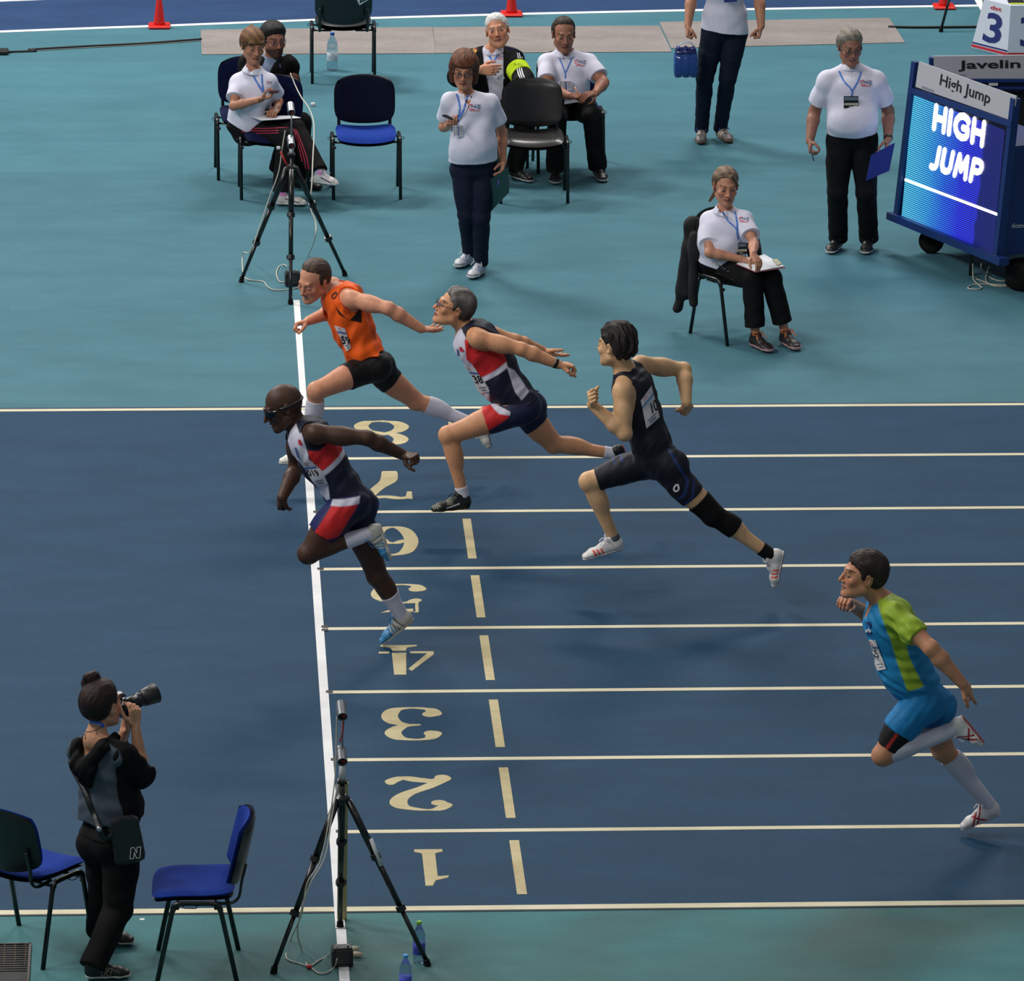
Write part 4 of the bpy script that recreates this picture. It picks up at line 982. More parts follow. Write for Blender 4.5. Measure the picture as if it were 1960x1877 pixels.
# led screen material: blue gradient in real screen coordinates with lit rows
m=bpy.data.materials.new('led_screen'); m.use_nodes=True; nt=m.node_tree; L_=nt.links; b=nt.nodes['Principled BSDF']
b.inputs['Base Color'].default_value=(.005,.005,.015,1); b.inputs['Roughness'].default_value=.4
uv=nt.nodes.new('ShaderNodeAttribute'); uv.attribute_name='Col'; sp=nt.nodes.new('ShaderNodeSeparateXYZ'); L_.new(uv.outputs['Color'],sp.inputs[0])
nz=nt.nodes.new('ShaderNodeTexNoise'); nz.inputs['Scale'].default_value=5; L_.new(uv.outputs['Color'],nz.inputs['Vector'])
ad=nt.nodes.new('ShaderNodeMath'); ad.operation='MULTIPLY_ADD'; ad.inputs[1].default_value=.12; L_.new(nz.outputs[0],ad.inputs[0]); L_.new(sp.outputs[0],ad.inputs[2])
cr=nt.nodes.new('ShaderNodeValToRGB'); L_.new(ad.outputs[0],cr.inputs[0]); el=cr.color_ramp.elements
el[0].position=.0; el[0].color=(.03,.03,.9,1); el[1].position=.06; el[1].color=(.10,.62,1,1)
for p,c in ((.30,(.05,.42,1,1)),(.48,(.03,.16,1,1)),(.66,(.03,.04,.95,1)),(.84,(.03,.035,.75,1)),(.855,(.012,.015,.22,1)),(1.,(.012,.015,.20,1))):
    q=el.new(p); q.color=c
mm=nt.nodes.new('ShaderNodeMath'); mm.operation='MULTIPLY'; mm.inputs[1].default_value=2*math.pi*62; L_.new(sp.outputs[1],mm.inputs[0])
sn=nt.nodes.new('ShaderNodeMath'); sn.operation='SINE'; L_.new(mm.outputs[0],sn.inputs[0])
mr=nt.nodes.new('ShaderNodeMapRange'); mr.inputs[1].default_value=-.5; mr.inputs[2].default_value=.7; mr.inputs[3].default_value=.15; mr.inputs[4].default_value=1.35; L_.new(sn.outputs[0],mr.inputs[0])
L_.new(cr.outputs[0],b.inputs['Emission Color']); L_.new(mr.outputs[0],b.inputs['Emission Strength'])
SP=lambda u,v,o=.003: SBL+WV*(.02+.955*u)+UV*(.012+.975*v)+pn*o
vs=[];cs=[];fs=[];N=8
for j in range(N+1):
    for i in range(N+1): vs.append(SP(i/N,j/N)); cs.append((i/N,j/N,0))
for j in range(N):
    for i in range(N): a=j*(N+1)+i; fs.append((a,a+1,a+N+2,a+N+1))
led=mesh_obj('led_screen',vs,fs,m,scr,False,cols=np.array(cs),label='lit blue screen reading HIGH JUMP')
WE=mat('led_white',(255,255,255),emit=(255,255,255),es=2.2)
def uvof(px,py):
    p=PL(px,py)-SBL; return p@nrm(WV)/np.linalg.norm(WV), p@nrm(UV)/np.linalg.norm(UV)
BL_={'H':([[(0,0),(0,1)],[(.62,0),(.62,1)],[(0,.5),(.62,.5)]],.62),'I':([[(0,0),(0,1)]],0.),
 'G':([[(.80,.80),(.70,.93),(.48,1.),(.22,.93),(.05,.72),(0,.5),(.05,.27),(.22,.07),(.48,0),(.72,.07),(.80,.20),(.80,.46),(.50,.46)]],.80),
 'J':([[(.34,1),(.34,.2),(.26,.04),(.10,0),(0,.03)]],.34),'U':([[(0,1),(0,.28),(.08,.07),(.28,0),(.48,.07),(.56,.28),(.56,1)]],.56),
 'M':([[(0,0),(.10,1),(.36,.30),(.62,1),(.72,0)]],.72),'P':([[(0,0),(0,1),(.34,1),(.52,.92),(.56,.74),(.50,.57),(.34,.48),(0,.48)]],.56)}
def led_text(body,tl_,br_,bl_,tr):
    O=PL(*bl_,.008); X=PL(*br_,.008)-O; Yv=PL(*tl_,.008)-O; wd=.25; gap=.10; W_=0
    for ch in body: W_+=BL_[ch][1]+wd+gap
    W_-=gap; x=0
    for ch in body:
        mb=MB(); F2=lambda a_,b_:O+X*((x+wd/2+a_)/W_)+Yv*(wd/2+b_*(1-wd)) 
        for st in BL_[ch][0]:
            for i,p in enumerate(st):
                mb.add([F2(p[0]+wd/2*math.cos(t),p[1]+wd/2/(1-wd)*math.sin(t)) for t in np.linspace(0,2*math.pi,12,endpoint=False)],[tuple(range(12))])
                if i<len(st)-1:
                    q=st[i+1]; dx,dy=q[0]-p[0],q[1]-p[1]; L3=math.hypot(dx,dy); nx,ny=-dy/L3*wd/2,dx/L3*wd/2/(1-wd)
                    mb.add([F2(p[0]+nx,p[1]+ny),F2(p[0]-nx,p[1]-ny),F2(q[0]-nx,q[1]-ny),F2(q[0]+nx,q[1]+ny)],[(0,1,2,3)])
        x+=BL_[ch][1]+wd+gap; mb.obj('led_letter',WE,led,False,True)
led_text('HIGH',(1789,196),(1882,285),(1783,250),None); led_text('JUMP',(1786,274),(1876,357),(1777,324),None)
mb=MB(); v=[PL(1732,341,.008),PL(1915,410,.008),PL(1914,415,.008),PL(1731,346,.008)]; mb.add(v,[(0,1,2,3)]); mb.obj('led_line',WE,led,False,True)
# frame members
def bar(a,b_,w,t,m,name,parent=tl,up=None):
    a=np.asarray(a);b_=np.asarray(b_); u=nrm(b_-a); up_=nrm(np.cross(pn,u)); 
    v=[]
    for p in(a,b_):
        for s1,s2 in((-1,-1),(1,-1),(1,1),(-1,1)): v.append(p+up_*w/2*s1+pn*t/2*s2)
    return MB().add(v,[(0,3,2,1),(4,5,6,7),(0,1,5,4),(1,2,6,5),(2,3,7,6),(3,0,4,7)]).obj(name,m,parent,False,True)
bar(PL(1706,412,.02),PL(1922,501,.02),.055,.09,TB,'base_rail')
bar(PL(1718,424,.0),PL(1754,118,.0),.05,.06,TB,'side_post'); bar(PL(1909,497,.0),PL(1944,188,.0),.05,.06,TB,'side_post')
bar(PL(1746,173,.015),PL(1939,238,.015),.045,.04,TB,'top_rail')
bar(PL(1748,166,.0),PL(1940,231,.0),.02,.02,TBD,'top_rail')
GREY=mat('sign_grey',(176,176,182),rough=.6)
sg=MB().quadslab([PL(1759,118,.02),PL(1945,184,.02),PL(1937,231,.02),PL(1752,166,.02)],.012).obj('sign_board',GREY,tl,False,True,label='light grey sign reading High Jump')
INK=mat('ink',(16,16,18))
O=PL(1797,169,.022); text_flat('sign_text','High Jump',O,PL(1893,206,.022)-O,PL(1801,141,.022)-O,INK,sg,bold=.018)
O=PL(1764,170,.022); text_flat('sign_print','domtel-sport.pl',O,PL(1787,178,.022)-O,PL(1765,163,.022)-O,mat('print_blue',(70,80,120)),sg)
O=PL(1767,175,.022); text_flat('sign_print','www.domtel',O,PL(1782,180,.022)-O,PL(1768,172,.022)-O,mat('print_blue',(70,80,120)),sg)
# cabinet body behind the screen
back=-nrm(pn*V(1,1,0)); dep=.75
b0,b1=SBL+back*.03,SBR+back*.03; t0,t1=STL+back*.05,STL+WV+back*.05
b2,b3=SBR+back*dep,SBL+back*dep; zt_=STL[2]-.12
t0=SBL+(STL-SBL)*.86-pn*.05; t1=t0+WV; t2=V(b2[0]-back[0]*.2,b2[1]-back[1]*.2,t1[2]); t3=V(b3[0]-back[0]*.2,b3[1]-back[1]*.2,t0[2])
MB().add([b0,b1,b2,b3,t0,t1,t2,t3],[(0,3,2,1),(4,5,6,7),(0,1,5,4),(1,2,6,5),(2,3,7,6),(3,0,4,7)]).obj('cabinet',TB,tl,False,True)
# lettering on the side of the cabinet
sn_=nrm(np.cross(b2-b1,t1-b1)); sn_=sn_ if sn_@ray(1940,400)<0 else -sn_
def PS(px,py,o=.004): d=ray(px,py); return CAM+d*(((b1+sn_*o-CAM)@sn_)/(d@sn_))
O=PS(1936,436); text_flat('side_text','domtel',O,(PS(1960,436)-O)*1.5,PS(1936,427)-O,WHITEPL,tl,bold=.02)
# second board: javelin sign
YJ=STL[1]+.55
def PJ(px,py,o=0.): return P(px,py,YJ-o)
MB().quadslab([PJ(1786,107),PJ(2100,103),PJ(2100,150),PJ(1850,151),PJ(1787,130)][:4],.0) if 0 else None
jb=MB(); q=[PJ(1786,107.5),PJ(2090,104),PJ(2090,152),PJ(1786,152)]; jb.quadslab(q,.015); js=jb.obj('sign_board',GREY,tl,False,True,label='light grey sign reading Javelin')
O=PJ(1834,137,.003); text_flat('sign_text','Javelin',O,PJ(1953,135,.003)-O,PJ(1834,116,.003)-O,INK,js,bold=.022)
O=PJ(1836,146,.003); text_flat('sign_print','sport.pl',O,PJ(1849,146,.003)-O,PJ(1836,142,.003)-O,mat('print_blue',(70,80,120)),js)
def jbar(x0,y0,x1,y1,m,o,t=.05,name='frame_bar'):
    a,b_,c,d=PJ(x0,y0,o),PJ(x1,y0,o),PJ(x1,y1,o),PJ(x0,y1,o); return MB().quadslab([a,b_,c,d],t).obj(name,m,tl,False,True)
jbar(1779,111,1787,190,TB,.0); jbar(1787,152,2090,158,TB,.03); jbar(1787,158,2090,175,TBD,.0); jbar(1787,166,2090,171,TB,.02,.02)
jbar(1893,159,1910,164,WHITEPL,.03,.02,'white_tag'); jbar(1800,172,2090,300,mat('void_black',(5,5,7),rough=.6),-.05,.08,'rear_panel')
# wheels, support legs and cables under the trailer
wg=G(1782,484); wc_=V(wg[0],wg[1],.095); ax_=nrm(-back*.9+V(.0,0,0)); ax_=nrm(V(-.35,-.93,0))
def wheel(c,r=.095):
    w=MB().lathe([(r*.62,-.03),(r*.95,-.032),(r,-.02),(r,.02),(r*.95,.032),(r*.62,.03)],c,ax_,24).obj('wheel',RUBBER,tl,True,True)
    MB().lathe([(r*.60,.0),(r*.60,.031),(r*.50,.024),(r*.46,.010),(r*.2,.010),(r*.2,.022),(r*.08,.024)],c,ax_,20).obj('hub',mat('hub_steel',(120,118,114),rough=.25,metal=.9),w,True,True)
wheel(wc_); wheel(wc_+V(1.05,.15,0)); wheel(SBR*V(1,1,0)+back*.55+V(0,0,.095)+V(-.1,0,0))
for p in (G(1858,527),): MB().box(p+V(0,0,.14),(.03,.03,.28),bev=.004).obj('prop_leg',BLACKMETAL,tl,False,True)
MB().lathe([(.14,0),(.155,.01),(.155,.17),(.13,.18)],SBR*V(1,1,0)+back*.22+V(.05,.0,.02),(0,0,1),20).obj('cable_drum',RUBBER,tl,True,True)
for i,(pts,lb) in enumerate([([G(1862,505,.12),G(1862,520,.05),gp(1864,537),gp(1875,548),gp(1879,552),gp(1870,555),gp(1853,553),gp(1860,547),gp(1880,545),gp(1908,546),gp(1935,549),gp(1975,560)],'leftmost white cable looping on the floor under the display trailer'),
  ([G(1878,505,.14),G(1879,515,.08),gp(1887,525),gp(1900,535),gp(1915,539),gp(1940,538),gp(1975,541)],'upper white cable curving right under the display trailer'),
  ([G(1893,510,.12),gp(1890,525,.03),gp(1887,535),gp(1893,545),gp(1910,549),gp(1930,545),gp(1970,546)],'white cable hanging from the middle of the trailer to the floor'),
  ([gp(1868,535),gp(1885,541),gp(1905,548),gp(1925,549),gp(1945,543),gp(1975,536)],'lowest flat white cable along the floor by the trailer')]):
    cable('trailer_cable',pts,.005,CABLEW,lb)
# ---------------------------------------------------------------- number box at the top right
BOXW=mat('box_white',(206,212,224),rough=.45)
A=G(1908,103); Bc=G(1928,108); zT=.435
def lo_(p): return V(p[0],p[1],0)
x1=Bc; x0=A; fx=V(.96,-.06,0); side=nrm(x0-x1); w_=.44; Rb=x1+nrm(V(.99,.02,0))*w_; Lb=Rb+(side*w_); x0b=x1+side*w_
cen=(x1+Rb+Lb+x0b)/4
def tp(p,k=.74): q=cen+(p-cen)*k; return V(q[0],q[1],zT)
qs=[x1,Rb,Lb,x0b]; bx=empty('number_box',cen*V(1,1,0),'white tapered box with blue number 3 behind the trailer','box')
sh_=MB().add([lo_(p) for p in qs]+[tp(p) for p in qs],[(0,3,2,1),(4,5,6,7),(0,1,5,4),(1,2,6,5),(2,3,7,6),(3,0,4,7)]).obj('shell',BOXW,bx,False,True)
NB=mat('number_navy',(32,44,110),rough=.5)
def face3(p0,p1,name,txt,u0,u1,v0,v1,m_=NB):
    a,b_=lo_(p0),lo_(p1); c,d=tp(p1),tp(p0); n_=nrm(np.cross(b_-a,d-a)); n_=n_ if n_@ray(1930,60)<0 else -n_
    f=lambda u,v:(a*(1-u)+b_*u)*(1-v)+(d*(1-u)+c*u)*v+n_*.004
    if txt:
        v2,fc=text2(txt,.02); return mesh_obj(name,[f(u0+(u1-u0)*x,v0+(v1-v0)*y) for x,y in v2],fc,m_,sh_,False)
    return mesh_obj(name,[f(*p) for p in ((u0,v0),(u1,v0),(u1,v1),(u0,v1))],[(0,1,2,3)],m_,sh_,False)
face3(x0b,x1,'number','3',.25,.78,.18,.78); face3(x1,Rb,'number','3',.25,.75,.18,.78)
face3(x0b,x1,'red_stripe',None,.0,1.,.02,.07,mat('stripe_red',(190,30,50))); face3(x1,Rb,'red_stripe',None,.0,1.,.02,.07,mat('stripe_red',(190,30,50)))
face3(x0b,x1,'navy_stripe',None,.0,1.,.09,.12)
face3(x0b,x1,'print','dst',.3,.7,.84,.92,mat('stripe_red',(190,30,50)))
c0=(tp(x1)+tp(Rb)+tp(Lb)+tp(x0b))/4
MB().box(c0+V(.0,.0,.006),(.14,.10,.012),bev=.004).obj('handle_recess',BLACKPLASTIC,bx,False,True)
MB().box(c0+V(.02,-.07,.004),(.16,.03,.006)).obj('lime_mark',mat('lime',(196,210,40)),bx,False,True)
# ---------------------------------------------------------------- sprinters
NAVY=(22,26,48); WHT=(214,212,226); RED=(208,38,40)
def sprinter_vest(s,col,hem,cols,off=.006,nr=.072,front=(.055,.16),arm=.072,name='vest',fold=(.003,.07),label=None):
    J=s.J; a=s.axis
    holes=s.neckhole(nr,front=front[0],depth=front[1])
    for n,q in(('L',-1),('R',1)):
        S=J['sh'+n]; u=nrm(J['el'+n]-S)
        holes.append(cone(S+s.lat*q*-.005+a*.03,S+s.lat*q*.16-a*.01,(arm+.01,arm+.012),(.12,.12),s.fwd))
        holes.append(cone(S+s.lat*q*.02,S+s.lat*q*.02-a*.07,(arm*.75,arm*.6),(.045,.045),s.fwd))
        holes.append(cone(S+u*.02,J['el'+n],.085,.07))
    return s.garment(name,[(s.sel('torso'),off,[(hem[0],hem[1])])],col,KIT,holes=holes,colfn=cols,fold=fold,bvh=True,h=.005,label=label)
def shorts(s,col,tL,tR,top,off=.006,cols=None,name='shorts',m=None,fold=(.0015,.06),label=None):
    J=s.J; pcs=[(s.sel('hips'),off,[(s.J['pel']+s.axis*top,s.axis),(s.J['pel']-s.axis*.20,-s.axis)])]
    for n,t in(('L',tL),('R',tR)):
        H,K=J['hp'+n],J['kn'+n]; u=nrm(K-H); pcs.append((s.sel('th'+n),off,[(H+(K-H)*t,u),(s.J['pel']+s.axis*top,s.axis)]))
    return s.garment(name,pcs,col,m or KIT,colfn=cols,fold=fold,h=.005,k=.03,label=label)
def sock(s,n,t0,t1,col,off=.004,name='sock',cols=None,thin=False):
    J=s.J; K,A=J['kn'+n],J['an'+n]; u=nrm(A-K)
    return s.garment(name,[(s.sel('sk'+n,'foot'+n),off,[(K+(A-K)*t0,-u),(A+u*t1,u)])],col,CLOTH,h=.0045,colfn=cols,k=.01)
def bib(s,q,txt,tq,stripe=(60,100,170),bv=None,extra=None,name='race_bib'):
    bv=bv or s.bvh; v,f=quadgrid(q,10,12); b=drape(name,bv,v,f,mat('bib_paper',(214,212,214),rough=.6),s.root,.006)
    v,f=quadgrid(q,10,1,0,1,.22,.29); drape('bib_stripe',bv,v,f,mat('bib_blue%d%d'%stripe[:2],stripe),b,.008)
    if txt: text_on('bib_number',bv,txt,tq,mat('ink',(16,16,18)),b,.009,bold=.02)
    for t in (.06,.14): 
        v,f=quadgrid(q,4,1,.25,.55,t,t+.03); drape('bib_print',bv,v,f,mat('bib_red',(190,120,120)),b,.008)
    v,f=quadgrid(q,6,1,.2,.85,.80,.83); drape('bib_print',bv,v,f,mat('bib_gray',(90,90,95)),b,.008)
    v,f=quadgrid(q,6,1,.3,.75,.88,.94); drape('bib_print',bv,v,f,mat('bib_gray2',(130,140,160)),b,.008)
    return b
# --- orange vest, second lane from the field
r=Fig('sprinter in orange vest and black shorts leaning over the finish line',8.0,F=(-1,-.3,0),HF=(-.64,-.70,-.30),HU=(.12,-.05,1),m=1.06,cd=1.12,head_s=1.15,
  skin=(214,150,118),brow=(75,50,35),eye=.35,frown=1,flush=.7,brow_a=.5,open=1.0,teeth=1,lip=(150,80,75),hiplat=(.1,1,0))
r.pts(pel=(703,694,0),neck=(646,556,.02),head=(600,536,-.03),shL=(672,571,-.155),shR=(637,546,.16),
  elL=(744,590,'shL',.285,-1),wrL=(806,629,'elL',.262,1))
r.pts(elR=(640,594,'shR',.27,1),wrR=(590,614,'elR',.25,-1),hpL=(708,704,-.09),hpR=(715,700,.09))
r.pts(knL=(605,748,'hpL',.43,-1),anL=(591,861,-.16),heelL=(602,884,-.16),toeL=(532,889,-.18),knR=(797,768,.12),anR=(902,795,.12),heelR=(927,797,.12),toeR=(943,858,.10))
r.o['handL']=dict(tip=P(854,631,7.85),N=(0,-.2,1),T=(.2,-1,0),curl=[.12,.2,.25,.3],thumb=.1,spread=.05)
r.o['handR']=dict(tip=P(556,624,8.1),N=(.3,-.3,-1),T=(-.2,-1,0),curl=[.9,1.,1.1,1.1],thumb=.6)
r.build()
r.hair('receding',(62,48,40),thick=.009,col2=(90,72,58))
O=(250,98,18)
cf=panels(O,[([(631,561),(641,585),(668,612),(692,587),(693,617),(672,612),(648,600)],(14,12,12)),([(686,556),(692,556),(722,655),(716,655)],(222,88,20))],7.86)
sprinter_vest(r,O,(P(712,672,8.0),nrm(r.J['pel']-r.J['neck'])+V(-.0,0,-.25)),cf,fold=(.006,.09),off=.017,arm=.066)
bib(r,[(640,622),(660,628),(672,665),(664,672)],'59',[(652,642),(668,644),(672,658),(656,658)])
v,f=ribbon2([(638,563),(643,559),(645,562),(641,570),(636,570),(637,564),(643,560)],1.6,4); drape('chest_logo',r.bvh,v,f,mat('ink',(16,16,18)),r.root,.006)
shorts(r,(13,12,13),.44,.44,.16)
sock(r,'L',.14,.03,(214,212,222)); sock(r,'R',.18,.02,(214,212,226))
SH_WHITE=dict(col=(214,210,200),sole=(200,195,185),tread=(25,25,25),pat=[(lambda a,b,c:(np.abs(a-.45-c*1.5)<.02)&(b>.015),(190,150,50)),(lambda a,b,c:(np.abs(a-.58-c*1.5)<.02)&(b>.015),(190,150,50))],thick=.016,lace=(220,220,220))
r.shoe('L',SH_WHITE); r.shoe('R',SH_WHITE)

# --- union-jack style vest with bib 538, third lane from the field
def gb_side(Y): return panels(NAVY,[
  ([(868,596),(893,640),(897,700),(917,740),(935,748),(925,800),(880,740),(868,680)],WHT)],Y)
r=Fig('grey-haired sprinter with glasses in white, red and navy vest with bib 538',6.85,F=(-1,-.25,0),HF=(-.93,-.12,.34),HU=(.30,0,.95),m=1.06,cd=1.28,fat=.25,head_s=1.12,
  skin=(212,152,112),brow=(60,52,48),flush=.35,hiplat=(0,1,0),lip=(160,95,85))
r.pts(pel=(1000,775,0),neck=(890,628,.02),head=(869,588,0),shL=(914,646,-.17),shR=(895,626,.16),
  elL=(998,668,'shL',.29,-1),wrL=(1068,697,'elL',.26,1),hpL=(992,786,-.085),hpR=(1004,782,.085))
r.pts(elR=(985,652,'shR',.28,1),wrR=(1040,672,'elR',.25,1),knL=(857,833,-.10),anL=(886,938,-.10),heelL=(904,972,-.10),toeL=(822,980,-.13),
  knR=(1060,850,.10),anR=(1170,863,.10),heelR=(1192,851,.10),toeR=(1206,884,.28))
r.o['handL']=dict(tip=P(1099,700,6.7),N=(.4,.2,-1),T=(0,-1,-.3),curl=[.9,.9,.7,.8],thumb=.4,s=1.05)
r.o['handR']=dict(tip=P(1074,681,7.1),N=(0,.3,1),T=(0,-1,.3),curl=[.15,.15,.2,.25],thumb=.1,spread=.04)
r.build()
r.hair('short',(62,58,55),thick=.012,col2=(140,134,128),noise=.003)
Yn=6.70
cf=panels(NAVY,[([(860,600),(884,624),(897,640),(893,668),(905,700),(935,742),(940,790),(905,760),(860,700)],WHT),
 ([(862,590),(893,606),(897,640),(888,642)],NAVY),
 ([(889,650),(893,690),(905,700),(918,726),(970,696),(968,688),(955,660)],RED),
 ([(870,700),(918,726),(970,694),(972,704),(921,734),(935,760),(938,795),(925,792),(915,760)],WHT),
 ([(970,702),(985,712),(1013,752),(998,765),(985,748)],WHT),
 ([(860,590),(905,620),(930,600),(960,625),(945,640),(920,625),(900,650),(893,650)],NAVY)],Yn)
sprinter_vest(r,NAVY,(P(985,775,6.85),nrm(r.J['pel']-r.J['neck'])+V(-.1,0,-.2)),cf,fold=(.003,.07),off=.009,arm=.064)
bib(r,[(886,698),(909,703),(938,748),(921,752)],'538',[(894,717),(920,718),(927,733),(903,733)])
v,f=ribbon2([(882,664),(883,670),(888,670)],5,2); drape('chest_badge',r.bvh,v,f,mat('badge_red',(190,40,60)),r.root,.006)
v,f=ribbon2([(876,668),(880,690)],3,2); drape('chest_print',r.bvh,v,f,mat('badge_blue',(90,100,150)),r.root,.006)
cf=panels((24,30,62),[([(880,782),(896,783),(938,775),(975,788),(972,796),(945,815),(917,830)],RED),([(935,773),(943,772),(976,784),(975,791),(955,789)],WHT)],6.72)
shorts(r,(24,30,62),.46,.42,.15,cols=cf)
sock(r,'L',.86,.02,(215,213,222)); sock(r,'R',.86,.02,(215,213,222))
SH_BLACK=dict(col=(20,20,19),sole=(22,22,20),tread=(215,40,50),pat=[(lambda a,b,c:(np.abs(c-.018-(1-a)*.07+.02)<.005)&(a>.3)&(a<.62)&(b>.01),(215,215,215)),(lambda a,b,c:(a>.78)&(np.sin(a*160+b*200)>.6),(160,155,130)),(lambda a,b,c:(a>.45)&(a<.6)&(c>.045)&(b>.0),(95,98,78))],thick=.013,lace=(30,30,30))
r.shoe('L',SH_BLACK); r.shoe('R',SH_BLACK)
# glasses and watch
def glasses(s,col=(15,15,16),lens=(120,130,180),rw=.022,rh=.016,la=.25,metal=False,arm=True,tint=None):
    mb=MB()
    for q in(-1,1):
        pts=[s.W(q*.032+rw*math.cos(t)*(1 if abs(math.cos(t))<.8 else .95),.103-.25*abs(q*.032+rw*math.cos(t))**1.0*.8+.004,-.002+rh*math.sin(t)) for t in np.linspace(0,2*math.pi,14,endpoint=False)]
        mb.tube(pts,.0022,5,closed=True)
        mb.tube([s.W(q*(.030+rw),.086,.003),s.W(q*.067,.07,.005),s.W(q*.077,.03,.007),s.W(q*.080,.0,.007),s.W(q*.080,-.02,-.004)],.0022,5)
    mb.tube([s.W(-.011,.104,.002),s.W(0,.108,.004),s.W(.011,.104,.002)],.002,5)
    g=mb.obj('glasses',mat('frame_%d_%d_%d'%col,col,rough=.35),s.root,True,True)
    ml=MB()
    for q in(-1,1):
        pts=[s.W(q*.032+rw*.97*math.cos(t),.104-.2*abs(q*.032+rw*math.cos(t))+.003,-.002+rh*.97*math.sin(t)) for t in np.linspace(0,2*math.pi,14,endpoint=False)]
        ml.add(pts,[tuple(range(14))])
    ml.obj('lens',mat('lens_%d_%d_%d'%lens,lens,rough=.05,alpha=la,spec=.8),g,True,True); return g
glasses(r)
def band(s,name,a,b,t,w,rad,m,off=0):
    mb=MB(); d=nrm(b-a); c=a+(b-a)*t; mb.lathe([(rad*.92,-w/2),(rad,-w/2),(rad,w/2),(rad*.92,w/2)],c,d,16); return mb.obj(name,m,s.root,True,True)
w=band(r,'wristwatch',r.J['elL'],r.J['wrL'],.93,.022,.034,BLACKPLASTIC)
# --- dark-skinned sprinter, bib 19
r=Fig('bald sprinter with dark sunglasses in white, red and navy vest in lane four',4.42,F=(-1,-.25,-.3),HF=(-.92,-.20,-.36),HU=(-.30,0,.95),m=1.10,cd=1.15,head_s=1.16,
  skin=(74,50,38),brow=(20,15,12),flush=.0,hiplat=(0,1,0),lip=(80,50,45),open=.7,legm=1.04,nose=1.25)
r.pts(pel=(668,958,0),neck=(566,818,.02),head=(541,778,0),shL=(602,828,-.18),shR=(568,810,.17),
  elL=(703,838,'shL',.32,-1),wrL=(773,871,'elL',.27,1),hpL=(661,970,-.09),hpR=(676,970,.09))
r.pts(elR=(566,897,'shR',.31,1),wrR=(540,952,'elR',.25,-1),knL=(590,1060,-.12),anL=(703,1023,-.10),heelL=(727,998,-.10),toeL=(752,1073,-.12),
  knR=(722,1102,.06),anR=(772,1183,.12),heelR=(797,1184,.12),toeR=(729,1237,.12))
r.o['handL']=dict(tip=P(802,876,4.2),N=(-.1,.3,-.9),T=(-.2,-1,.4),curl=[1.3,1.4,1.4,1.4],thumb=.8,s=1.05)
r.o['handR']=dict(tip=P(527,976,4.6),N=(.5,-.2,.2),T=(-.3,-1,0),curl=[1.2,1.3,1.3,1.3],thumb=.8,s=1.05)
r.build()
cf=panels(NAVY,[([(545,835),(568,800),(590,870),(592,900),(626,930),(630,958),(600,915),(560,880)],WHT),
 ([(560,806),(592,790),(588,818),(574,832)],NAVY),
 ([(590,862),(594,880),(617,902),(664,868),(660,852),(640,838),(612,862)],RED),
 ([(560,860),(590,878),(617,902),(664,866),(672,872),(621,911),(628,930),(634,975),(612,955),(600,930)],WHT),
 ([(672,868),(682,872),(716,910),(706,922),(688,895)],WHT)],4.25)
sprinter_vest(r,NAVY,(P(655,955,4.42),nrm(r.J['pel']-r.J['neck'])+V(.0,0,-.3)),cf,fold=(.003,.07),off=.009,arm=.064)
bib(r,[(575,884),(598,883),(628,924),(606,930)],'019',[(585,897),(607,899),(613,911),(592,910)])
v,f=ribbon2([(574,841),(574,849),(579,849)],4.5,2); drape('chest_badge',r.bvh,v,f,mat('badge_red',(190,40,60)),r.root,.006)
v,f=ribbon2([(566,856),(572,876)],4,2); drape('chest_print',r.bvh,v,f,mat('badge_blue',(90,100,150)),r.root,.006)
cf=panels((26,32,88),[([(636,967),(686,963),(668,993),(648,1028),(622,1031),(601,1018)],RED),([(637,957),(690,950),(687,963),(633,969)],WHT),([(690,930),(730,940),(715,1030),(648,1030),(672,990),(690,960)],(20,25,52))],4.25)
shorts(r,(26,32,88),.60,.42,.13,cols=cf,off=.010,fold=(.003,.07))
sock(r,'L',.62,.05,(214,212,226),.006); sock(r,'R',.48,.02,(214,212,226),.006)
SH_BLUE=dict(col=(190,188,178),sole=(195,192,182),pat=[(lambda a,b,c:a>.60,(38,120,172)),(lambda a,b,c:(a>.42)&(a<=.60)&(np.sin(a*90+c*60)>.1),(60,135,180)),(lambda a,b,c:(a>.66)&(np.sin(a*120-b*150)>.75),(120,185,215)),(lambda a,b,c:(np.abs(a-.38-c*1.2)<.025)|(np.abs(a-.27-c*1.2)<.02),(120,120,118))],thick=.015,lace=(40,110,165))
r.shoe('L',SH_BLUE); r.shoe('R',SH_BLUE)
mb=MB(); v=[];f=[]; nn=18
for i in range(nn+1):
    t=-1.25+2.5*i/nn; hh=.017*(1-.45*abs(t/1.25)**3)*(1-.35*math.exp(-(t/.12)**2)); 
    for rr in (0,.004):
        for z in (-hh-.002,hh+.002): v.append(r.W((.074+rr)*math.sin(t)*1.05,.016+(.078+rr)*math.cos(t)+.006,z+.004-.0*abs(t)))
for i in range(nn):
    a=i*4; b=a+4; f+=[(a,b,b+1,a+1),(a+2,a+3,b+3,b+2),(a,a+2,b+2,b),(a+1,b+1,b+3,a+3)]
mb.add(v,f).obj('sunglasses',mat('dark_lens',(8,8,9),rough=.12,spec=.7),r.root,True,True)
mb=MB(); mb.tube([r.W(.0805*math.sin(t)*1.06,-.018+.088*math.cos(t)*1.12,.012+.004*math.cos(t)) for t in np.linspace(1.0,2*math.pi-1.0,20)],.0045,6,flat=1.8); mb.obj('sunglasses_strap',BLACKPLASTIC,r.root,True,True)
